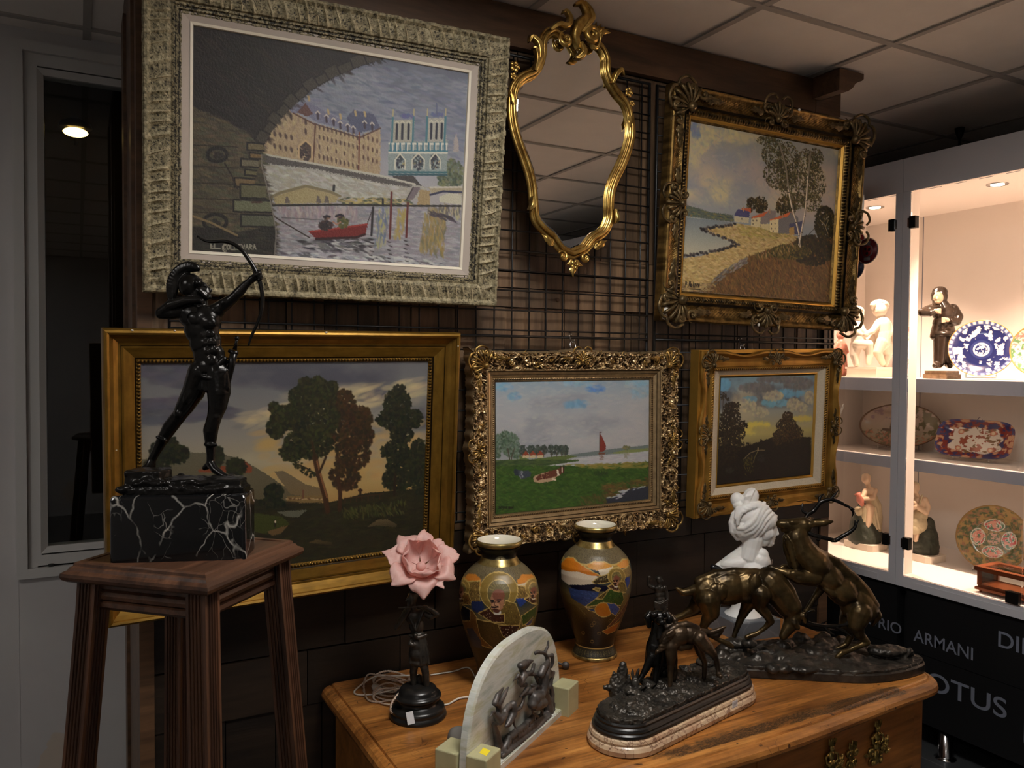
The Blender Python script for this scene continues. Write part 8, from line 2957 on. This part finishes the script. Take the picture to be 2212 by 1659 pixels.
ch(c,[(1426,1310,0),(1427,1340,0),(1428,1366,0)],[14,13,14])
for k in range(5):
 ch(c,[(1417 + 5 * k,1312,-9),(1415 + 6 * k,1364,-11)],[2.5,3])
c.build('figure', MAT['bronze_dark'], man,0.0014,2,0.0004,100)
mb = MB(); mb.lathe([(0.030,0),(0.031,0.004),(0.029,0.012),(0.026,0.018),(0.026,0.022),(0.001,0.023)],24,(mx, my, CZ)); mb.build('base', MAT['black_socle'], man, world=True)
# ------------------------------------------------------------------ wares inside the cabinets
MAT['china'] = paint_mat('painted china',0.15,0.0)
MAT['biscuit'] = plain('white biscuit porcelain',(226,214,198),0.5, var=0.05)
MAT['glaze_brown'] = plain('brown glazed figure',(52,40,32),0.25, var=0.4, vscale=20)
MAT['skin_glaze'] = plain('painted skin',(214,186,158),0.35)
MAT['cream_cloth'] = plain('cream painted dress',(196,182,150),0.4, var=0.12, vscale=40)
MAT['moss'] = plain('dark green painted rock',(48,54,44),0.5, var=0.4, vscale=50)
MAT['pink_pot'] = plain('pink pitcher',(196,120,104),0.4)
MAT['cherry_box'] = wood('red brown casket wood',(92,44,24),(160,88,52),1.0, axis=1, rough=0.3, streak=20)


def facing(p, lean, turn):
 """plate frame: z axis = plate normal, turned from the cabinet front by turn degrees towards the near end, leaning back"""
 a = math.radians(turn)
 nrm = Vector((-math.cos(a),-math.sin(a),0))
 l = math.radians(lean)
 N = nrm * math.cos(l) + Vector((0,0,1)) * math.sin(l)
 Xd = Vector((0,0,1)).cross(nrm).normalized()
 U = N.cross(Xd)
 return Matrix(((Xd.x, U.x, N.x, p.x),(Xd.y, U.y, N.y, p.y),(Xd.z, U.z, N.z, p.z),(0,0,0,1)))


def plate(label, p, lean, turn, rx, ry, pat, square=0.0, group=None):
 """p: lowest point of the plate on its shelf"""
 t = thing('plate', label, 'plate', p, facing(p, lean, turn).to_3x3(), group)
 nr, na = 60,140
 V, Cc = [],[]
 R_, A_ = np.meshgrid(np.linspace(0,1, nr), np.linspace(0, math.tau, na, endpoint=False), indexing='ij')
 k = 1.0
 if square:
  c_, s_ = np.abs(np.cos(A_)), np.abs(np.sin(A_))
  k = 1 / (c_ ** (2 + square) + s_ ** (2 + square)) ** (1 / (2 + square))
 X, Y = R_ * rx * np.cos(A_) * k, R_ * ry * np.sin(A_) * k
 Z = 0.016 * np.clip((R_ - .55) / .45,0,1) ** 1.4 * (rx / .09)
 V = np.c_[X.ravel(),(Y + ry + 0.006).ravel(),(Z + 0.004).ravel()]
 W = np.c_[X.ravel(),(Y + ry + 0.006).ravel(),(Z - 0.001).ravel()]
 i = (np.arange(nr - 1)[:, None] * na)
 j = np.arange(na)[None, :]
 F = np.stack([i + j, i + na + j, i + na + (j + 1) % na, i + (j + 1) % na],-1).reshape(-1,4)
 n = nr * na
 e = (nr - 1) * na + np.arange(na)
 E_ = np.stack([e, e + n,(nr - 1) * na + (np.arange(na) + 1) % na + n,(nr - 1) * na + (np.arange(na) + 1) % na],-1)
 me = np_mesh('dish', np.r_[V, W], np.r_[F, F[:, ::-1] + n, E_])
 col = lin(pat(R_.ravel(), A_.ravel(), X.ravel(), Y.ravel()))
 color_mesh(me, np.r_[col, col])
 link_mesh('dish', me, MAT['china'], t)
 mb = MB(); w = rx * 0.45
 M = MW[t.name]; Mi = M.inverted()
 up = Mi.to_3x3() @ Vector((0,0,1)); bk = -(Mi.to_3x3() @ Vector((M[0][2], M[1][2],0)).normalized())
 for s_ in (-1,1):
  o_ = Vector((s_ * w,0.004,0)) + up * 0.002
  f_ = o_ - bk * 0.026 + up * 0.0
  mb.tube([f_ + up * 0.016, f_, o_ + bk * 0.03, o_ + bk * 0.075, o_ + bk * (0.03 + ry * .25) + up * ry * 0.9],0.0017,6)
 mb.tube([Vector((-w,0.004,0)) + up * .002 + bk * 0.05, Vector((w,0.004,0)) + up * .002 + bk * 0.05],0.0017,6)
 hp = Vector((0,2 * ry,0)) + bk * 0.012
 if square:
  mb.tube(smooth_path([hp - up * 0.02 + Vector((-.012,0,0)), hp + up * .018 + Vector((-.010,0,0)), hp + up * .030, hp + up * .018 + Vector((.010,0,0)), hp - up * 0.02 + Vector((.014,0,0))],4),0.0018,6)
 mb.build('wire_stand', MAT['chrome'], t)
 return t


def nz(x, y, s, seed, o=3):
 return fbm(np.c_[x * s, y * s, np.zeros_like(x)], o, seed)


def lay(col, m, c):
 col[m] = np.array(c, float)


def pat_blue(r, a, x, y):
 c = np.tile(np.array([226.,226.,226.]),(len(r),1))
 n = nz(x, y,60,3)
 lay(c,(r > .40) & (r < .86) & (n > .46),(38,44,96)); lay(c,(r > .86) & ((np.sin(a * 34) > 0) | (r < .89)),(84,92,140)); lay(c,(r > .32) & (r < .42),(34,40,92)); lay(c,(r > .24) & (r < .33),(50,58,110)); lay(c, r < .24,(230,228,224)); lay(c,(r < .17) & (nz(x, y,150,5) > .5),(40,46,98)); lay(c,(r > .17) & (r < .19),(60,66,120)); lay(c, r > .975,(176,140,80))
 return c


def pat_green(r, a, x, y):
 c = np.tile(np.array([226.,216.,200.]),(len(r),1))
 n = nz(x, y,70,13)
 lay(c,(r > .6) & (n > .52),(96,136,92)); lay(c,(r > .4) & (r < .62) & (n > .55),(206,120,110)); lay(c,(r > .62) & (n < .36),(214,130,120)); lay(c, r > .96,(180,140,80))
 return c


def pat_land(r, a, x, y):
 t_ = (y / .1)
 c = np.array([176.,160.,150.])[None] * (1 - np.clip(-y / .12 + .3,0,1))[:, None] + np.array([150.,146.,124.])[None] * np.clip(-y / .12 + .3,0,1)[:, None]
 n = nz(x, y,45,23)
 lay(c,(n > .56) & (y > .02),(150,132,142)); lay(c,(y < -.02) & (n > .5),(112,106,84)); lay(c,(y < -.03) & (nz(x, y,120,29) > .56),(170,120,100)); lay(c,(x > .06) & (n > .44) & (y > -.04),(104,102,76)); lay(c,(np.abs(x + .055) < .006) & (y > -.012) & (y < .06),(92,76,66)); lay(c,(np.abs(x + .066) < .034) & (np.abs(y + .018) < .007),(96,80,68)); lay(c, r > .965,(104,80,60))
 return c


def pat_imari(r, a, x, y):
 c = np.tile(np.array([214.,204.,192.]),(len(r),1))
 n = nz(x, y,55,33)
 w_ = .66 + .05 * np.sin(a * 9)
 lay(c, r > w_,(128,52,48)); lay(c,(r > w_) & (n > .56),(58,58,100)); lay(c,(r > w_) & (n < .40),(196,150,120)); lay(c,(r > .93) & (n > .45),(70,70,116)); lay(c,(r < w_) & (nz(x, y,48,41) > .62),(150,84,66)); lay(c,(r < w_) & (nz(x, y * 2,40,47) > .66),(120,90,60))
 for k in range(4):
  d = np.hypot(x - .055 * (1 if k % 2 else -1) * 1.25,(y - (.042 if k < 2 else -.042)) * 1.1)
  lay(c,(d < .014),(190,120,96)); lay(c,(d < .008),(216,190,160))
 return c


def pat_canton(r, a, x, y):
 c = np.tile(np.array([118.,112.,84.]),(len(r),1))
 n, n2 = nz(x, y,70,53), nz(x, y,130,57)
 lay(c, n2 > .56,(84,96,70)); lay(c, n2 < .40,(150,112,88)); lay(c,(n > .58),(160,134,90))
 for k in range(4):
  cx_, cy_ = .062 * math.cos(k * math.pi / 2 ),.060 * math.sin(k * math.pi / 2)
  q = np.hypot((x - cx_) / (1.0 if k % 2 == 0 else 1.4),(y - cy_) / (1.3 if k % 2 == 0 else 0.9))
  lay(c, q < .030,(206,206,190)); lay(c,(q < .027) & (n2 > .52),(96,120,96)); lay(c,(q < .027) & (n2 < .42),(190,96,92)); lay(c,(q < .022) & (n > .55),(210,150,130))
 lay(c, r < .20,(160,136,90)); lay(c, r < .17,(96,110,84)); lay(c,(r < .17) & (n2 > .5),(190,150,130)); lay(c, r > .965,(140,112,70))
 return c


def spot(px, py, X, z):
 p = onX(px, py, X); p.z = z
 return p


plate('blue and white plate on a wire stand beside the brown boy figurine', spot(2118,812,3.62, ZS1 + .003),18,30,0.135,0.135, pat_blue)
plate('green and pink floral plate at the right edge of the top shelf', spot(2252,812,3.62, ZS1 + .003),18,25,0.125,0.125, pat_green)
plate('oval plate painted with a sailing boat landscape, on the middle shelf', spot(1940,957,3.76, ZS2 + .003),20,12,0.210,0.118, pat_land)
plate('red and blue rectangular dish with rounded corners on the middle shelf', spot(2100,982,3.66, ZS2 + .003),26,14,0.165,0.095, pat_imari, square=2.2)
plate('round plate of four flower panels behind the wooden casket', spot(2140,1240,3.60, ZF + .003),16,20,0.148,0.148, pat_canton)
# boy in a hood
bp = spot(2031,806,3.62, ZS1)
boy = thing('figurine', 'dark brown glazed boy in a hood, standing left of the blue plate', 'figurine', bp)
T = Px(fwd(bp)); P, Rr = T.p, T.r
c = Clay()
el(c,(2029,640,2),(17,19,17)); el(c,(2030,632,4),(16,14,16)); ch(c,[(2030,655,2),(2034,664,0)],[15,20]); el(c,(2040,676,0),(26,22,18)); el(c,(2038,698,0),(23,18,17)); ch(c,[(2028,712,0),(2018,726,0)],[16,9]); ch(c,[(2044,712,0),(2056,726,0)],[18,11]); el(c,(2038,722,0),(27,9,20))
ch(c,[(2022,666,-4),(2006,670,-8),(1992,675,-10)],[12,11,9]); ch(c,[(1992,675,-10),(2008,676,-18),(2018,673,-20)],[9,8,6]); ch(c,[(2058,668,-2),(2069,684,-6),(2066,694,-10)],[12,11,10]); ch(c,[(2066,694,-10),(2054,693,-18)],[9,7])
ch(c,[(2030,728,-2),(2028,784,-2)],[13,11]); ch(c,[(2048,728,0),(2050,784,0)],[13,11]); ch(c,[(2026,787,-2),(2020,790,-14)],[8,6]); ch(c,[(2050,787,0),(2052,790,-12)],[8,6]); ch(c,[(2034,730,8),(2036,780,12)],[8,8])
c.build('clothes', MAT['glaze_brown'], boy,0.0028,3)
c = Clay(); el(c,(2027,643,-12),(10.5,13,8)); ch(c,[(2025,643,-19),(2024,646,-21)],[2.5,2.5]); el(c,(2025,652,-15),(5,3.5,4)); c.build('face', MAT['skin_glaze'], boy,0.002,2)
for (x, y, z) in ((2022,672,-22),(2045,691,-20)):
 c = Clay(); el(c,(x, y, z),(7,5,5),.3)
 for k in range(4):
  ch(c,[(x + (4 if x < 2030 else -4), y - 4 + 2.6 * k, z - 1),(x + (10 if x < 2030 else -10), y - 4 + 3 * k, z - 3)],[1.8,1.5])
 c.build('hand', MAT['skin_glaze'], boy,0.0014,1)
mb = MB(); q = bp; mb.box((q.x - .05, q.y - .065, ZS1 + .0005),(q.x + .06, q.y + .055, ZS1 + .022)); mb.box((q.x - .044, q.y - .058, ZS1 + .022),(q.x + .054, q.y + .05, ZS1 + .038)); mb.build('base', plain('speckled brown base',(120,96,72),.4, var=.3, vscale=60), boy, world=True)
# white cherubs
cp = spot(1880,806,3.64, ZS1)
che = thing('figurine', 'white porcelain group of two cherubs on a plinth behind the left glass door', 'figurine', cp)
T = Px(fwd(cp)); P, Rr = T.p, T.r
c = Clay()
for (dx, f_) in ((0,1),(0,-1)):
 X_ = (lambda x: x) if f_ > 0 else (lambda x: x)
el(c,(1900,668,0),(16,17,16)); el(c,(1852,680,0),(14,15,14))
for k in range(16):
 a = k * 2.4
 el(c,(1900 + 15 * math.cos(a),660 + 9 * math.sin(a),-4 + 6 * math.sin(k)),(6,5,6)); el(c,(1850 + 12 * math.cos(a),672 + 8 * math.sin(a),-4 + 5 * math.sin(k)),(5,4.5,5))
ch(c,[(1902,684,0),(1906,700,0),(1908,720,0),(1906,738,0)],[9,17,17,18]); ch(c,[(1850,694,0),(1850,706,0),(1854,724,0),(1854,738,0)],[8,15,15,16])
ch(c,[(1896,700,-6),(1884,716,-12),(1868,722,-14)],[8,6.5,5]); ch(c,[(1858,704,-6),(1866,716,-12),(1872,724,-14)],[7.5,6,5]); ch(c,[(1842,704,-4),(1848,716,-10),(1860,722,-12)],[7,5.5,4.5]); ch(c,[(1918,700,-2),(1924,716,-4),(1918,730,-10)],[8,6.5,5.5])
ch(c,[(1904,740,-4),(1896,760,-8),(1906,784,-4)],[15,10,6.5]); ch(c,[(1912,744,4),(1916,764,6),(1912,786,4)],[14,10,7]); ch(c,[(1854,742,-4),(1876,744,-12),(1878,766,-10),(1876,784,-12)],[13,10,8,5.5]); ch(c,[(1850,744,2),(1846,766,2),(1850,786,0)],[13,10,7]); el(c,(1880,742,10),(20,22,14)); el(c,(1924,748,8),(10,24,10),.2)
c.build('cherubs', MAT['biscuit'], che,0.0026,2)
mb = MB(); q = cp; mb.box((q.x - .07, q.y - .09, ZS1 + .0005),(q.x + .08, q.y + .09, ZS1 + .042)); mb.box((q.x - .076, q.y - .096, ZS1 + .042),(q.x + .086, q.y + .096, ZS1 + .052)); mb.build('plinth', MAT['biscuit'], che, world=True)
# painted figure left of them, mostly hidden by the timber wall
gp = spot(1816,808,3.62, ZS1)
t = thing('figurine', 'pink painted porcelain figure left of the white cherubs', 'figurine', gp)
T = Px(fwd(gp)); P, Rr = T.p, T.r
c = Clay(); ch(c,[(1814,800,0),(1814,770,0),(1816,740,0)],[17,15,9]); el(c,(1816,724,0),(9,10,9)); ch(c,[(1808,742,-4),(1800,756,-8)],[5,4]); ch(c,[(1824,744,-4),(1830,760,-8)],[5,4])
for k in range(5):
 ch(c,[(1804 + 5 * k,760,-12),(1800 + 7 * k,798,-14)],[3,4])
c.build('body', plain('rose painted porcelain',(216,150,132),.35, var=.3, vscale=50), t,0.0026,2)
# two women on rocks
for nm,(x0, y0), X_, lab, pitch in (('A',(1868,1176),3.52, 'painted figurine of a woman holding a pink pitcher on a mossy rock', True),('B',(1990,1206),3.56, 'painted figurine of a seated woman in a fur skirt on a dark rock', False)):
 p = spot(x0, y0, X_, ZF)
 t = thing('figurine', lab, 'figurine', p)
 T = Px(fwd(p)); P, Rr = T.p, T.r
 o = lambda x, y, z=0: (x0 + x, y0 + y, z)
 c = Clay(); r_ = Clay(); d_ = Clay()
 if pitch:
  el(c, o(3,-142),(10,12,10)); ch(c,[o(6,-132), o(9,-122)],[5,6]); el(c, o(12,-112),(14,13,10)); el(c, o(14,-95),(12,14,10)); ch(c,[o(2,-116,-6), o(-4,-104,-12), o(-12,-98,-14)],[6,5,4]); ch(c,[o(22,-116,-4), o(18,-100,-12), o(-4,-98,-16)],[6,5,4])
  ch(c,[o(10,-78,-8), o(8,-52,-12), o(0,-22,-14), o(-2,-14,-18)],[11,8,5,4]); el(d_, o(3,-146,2),(10,8,10)); ch(d_,[o(14,-100,2), o(20,-84,2), o(24,-60,4), o(26,-30,4)],[13,15,14,10]); ch(d_,[o(4,-74,-4), o(-2,-46,-6), o(12,-20,-6), o(30,-10,0)],[12,10,9,6]); ch(d_,[o(-14,-74,0), o(-6,-50,-2)],[8,6])
  for k in range(4):
   ch(d_,[o(8 + 5 * k,-80,-12), o(14 + 6 * k,-34,-12)],[2.5,3])
  ch(r_,[o(0,-14,6), o(-6,-50,8), o(-4,-78,8)],[34,24,12]); el(r_, o(14,-18,8),(30,16,24)); el(r_, o(-12,-62,6),(12,22,14))
  mb = MB(); mb.tube([P(*o(-16,-110,-16)), P(*o(-13,-104,-16)), P(*o(-10,-96,-16)), P(*o(-5,-84,-14))],[Rr(7), Rr(5), Rr(8), Rr(4)],12); mb.build('pitcher', MAT['pink_pot'], t, world=True)
 else:
  el(c, o(-14,-152),(10,12,10)); ch(c,[o(-12,-142), o(-8,-132)],[5,6]); el(c, o(-4,-120),(15,15,11)); el(c, o(-2,-104),(13,14,11)); ch(c,[o(8,-126,-4), o(14,-110,-8), o(10,-98,-12), o(-8,-110,-14), o(-14,-120,-14)],[7,6.5,6,5,4]); ch(c,[o(-16,-122,-4), o(-18,-108,-12), o(-12,-112,-16)],[6,5,4]); ch(c,[o(-10,-60,-10), o(-12,-40,-12)],[7,5])
  el(d_, o(-4,-92,-2),(18,14,14)); el(d_, o(-6,-74,-6),(19,20,15)); el(d_, o(-12,-62,-10),(14,12,10)); el(d_, o(-14,-158,3),(10,8,10)); ch(d_,[o(2,-136,-10), o(-8,-104,-14)],[2,2])
  ch(r_,[o(6,-20,4), o(8,-50,6), o(14,-76,8)],[30,26,14]); el(r_, o(12,-26,0),(26,26,22)); el(r_, o(-6,-34,0),(20,16,18))
 c.build('body', MAT['skin_glaze'], t,0.0024,3); d_.build('dress', MAT['cream_cloth'], t,0.0024,2,0.0008,90); r_.build('rock', MAT['moss'], t,0.003,2,0.003,60)
 mb = MB(); mb.slab([(p.x + a, p.y + b) for a, b in ((-.05,-.085),(.06,-.085),(.075,-.06),(.075,.06),(.06,.085),(-.05,.085),(-.06,.06),(-.06,-.06))], ZF + .0005, ZF + .032); mb.build('base', MAT['biscuit'], t, world=True)
# casket
kp = Vector((3.33,1.86, ZF))
t = thing('casket', 'small wooden casket with glass sides and lid at the front of the lowest shelf', 'casket', kp)
x0, x1, y0, y1 = 3.262,3.40,1.70,1.995
mb = MB(); mb.box((x0 - .006, y0 - .006, ZF + .012),(x1 + .006, y1 + .006, ZF + .022)); mb.box((x0 + .002, y0 + .002, ZF + .022),(x1 - .002, y1 - .002, ZF + .032))
for x in (x0, x1 - .012):
 for y in (y0, y1 - .012):
  mb.box((x, y, ZF + .03),(x + .012, y + .012, ZF + .090))
mb.build('frame', MAT['cherry_box'], t, world=True)
mb = MB(); mb.box((x0 - .008, y0 - .008, ZF + .090),(x1 + .008, y0 + .02, ZF + .108)); mb.box((x0 - .008, y1 - .02, ZF + .090),(x1 + .008, y1 + .008, ZF + .108)); mb.box((x0 - .008, y0 + .02, ZF + .090),(x0 + .02, y1 - .02, ZF + .108)); mb.box((x1 - .02, y0 + .02, ZF + .090),(x1 + .008, y1 - .02, ZF + .108)); mb.build('lid', MAT['cherry_box'], t, world=True)
mb = MB(); mb.box((x0 + .02, y0 + .02, ZF + .102),(x1 - .02, y1 - .02, ZF + .105)); mb.box((x0 + .004, y0 + .012, ZF + .032),(x0 + .007, y1 - .012, ZF + .09)); mb.box((x0 + .012, y1 - .008, ZF + .032),(x1 - .012, y1 - .005, ZF + .09)); mb.build('glass', MAT['glass'], t, world=True)
for x in (x0 + .01, x1 - .01):
 for y in (y0 + .01, y1 - .01):
  mb = MB(); mb.ball((x, y, ZF + .0065),.0064,8); mb.build('foot', MAT['cherry_box'], t, world=True)
# round stickers on the left glass door
for (px_, py_, r_, lab, c0_, c1_, k) in ((1873,542,.060, 'round sticker with a red and black watch on the cabinet glass',(130,40,50),(36,26,36),0),(1849,522,.050, 'plain red round sticker on the cabinet glass beside the watch sticker',(205,44,50),(158,26,34),1),(1845,578,.056, 'dark navy round sticker on the cabinet glass below the watch sticker',(60,74,110),(34,42,62),2)):
 q = onX(px_, py_, XF - 0.0035 - 0.0006 * (2 - k))
 M = Matrix.Translation(q) @ Vector((-1,0,0)).to_track_quat('Z', 'Y').to_matrix().to_4x4()
 t = thing('sticker', lab, 'sticker', q, group='round stickers on the cabinet glass')
 mb = MB(); mb.lathe([(r_,0),(r_,0.0004)],40,(0,0,0), M); mb.build('rim', MAT['chip_white'], t, world=True)
 mb = MB(); mb.lathe([(r_ * .93,0.0004),(r_ * .93,0.0006)],40,(0,0,0), M); mb.build('disc', plain('sticker colour', c0_,.4), t, world=True)
 if k == 0:
  mb = MB(); mb.lathe([(r_ * .52,0.0006),(r_ * .52,0.0009)],32,(0,0,0), M)
  for s_ in (-1,1):
   mb.box((-r_ * .28, s_ * r_ * .62 - r_ * .12,.0006),(r_ * .28, s_ * r_ * .62 + r_ * .12,.0009), M)
  mb.build('watch_case', MAT['label_ink'], t, world=True)
  mb = MB(); mb.lathe([(r_ * .43,0.0009),(r_ * .43,0.0011)],32,(0,0,0), M); mb.build('watch_dial', plain('dial red',(150,40,44),.4), t, world=True)
  mb = MB()
  for (a, b) in ((0.2,0.1),(-0.14,0.16),(0.0,-0.2)):
   mb.lathe([(r_ * .12,0.0011),(r_ * .12,0.0013)],16,(0,0,0), M @ Matrix.Translation((a * r_, b * r_,0)))
  mb.box((-.001,0,.0013),(.001, r_ * .34,.0014), M); mb.box((0,-.001,.0013),(r_ * .26,.001,.0014), M); mb.build('subdials', MAT['hinge'], t, world=True)
# the row of cabinets goes on past the viewer (the mirror shows its top) and lights the ceiling there
def clone(o, parent=None):
 if o.name.startswith('lettering'):
  return None
 c_ = o.copy(); COL.objects.link(c_); MW[c_.name] = MW[o.name].copy() if o.name in MW else Matrix.Identity(4)
 if parent is not None:
  c_.parent = parent
 if o.type == 'LIGHT':
  c_.data = o.data.copy()
 for q_ in list(o.children):
  clone(q_, c_)
 return c_


bpy.context.view_layer.update()
for k in range(3):
 c3 = clone(cabR)
 c3.location.y -= 1.085 * (k + 1)
 c3['label'] = ('empty lit cabinet next after the one with the casket, outside the picture', 'empty lit cabinet beside the viewer, third of the row', 'empty lit cabinet farthest behind the viewer, seen in the mirror')[k]
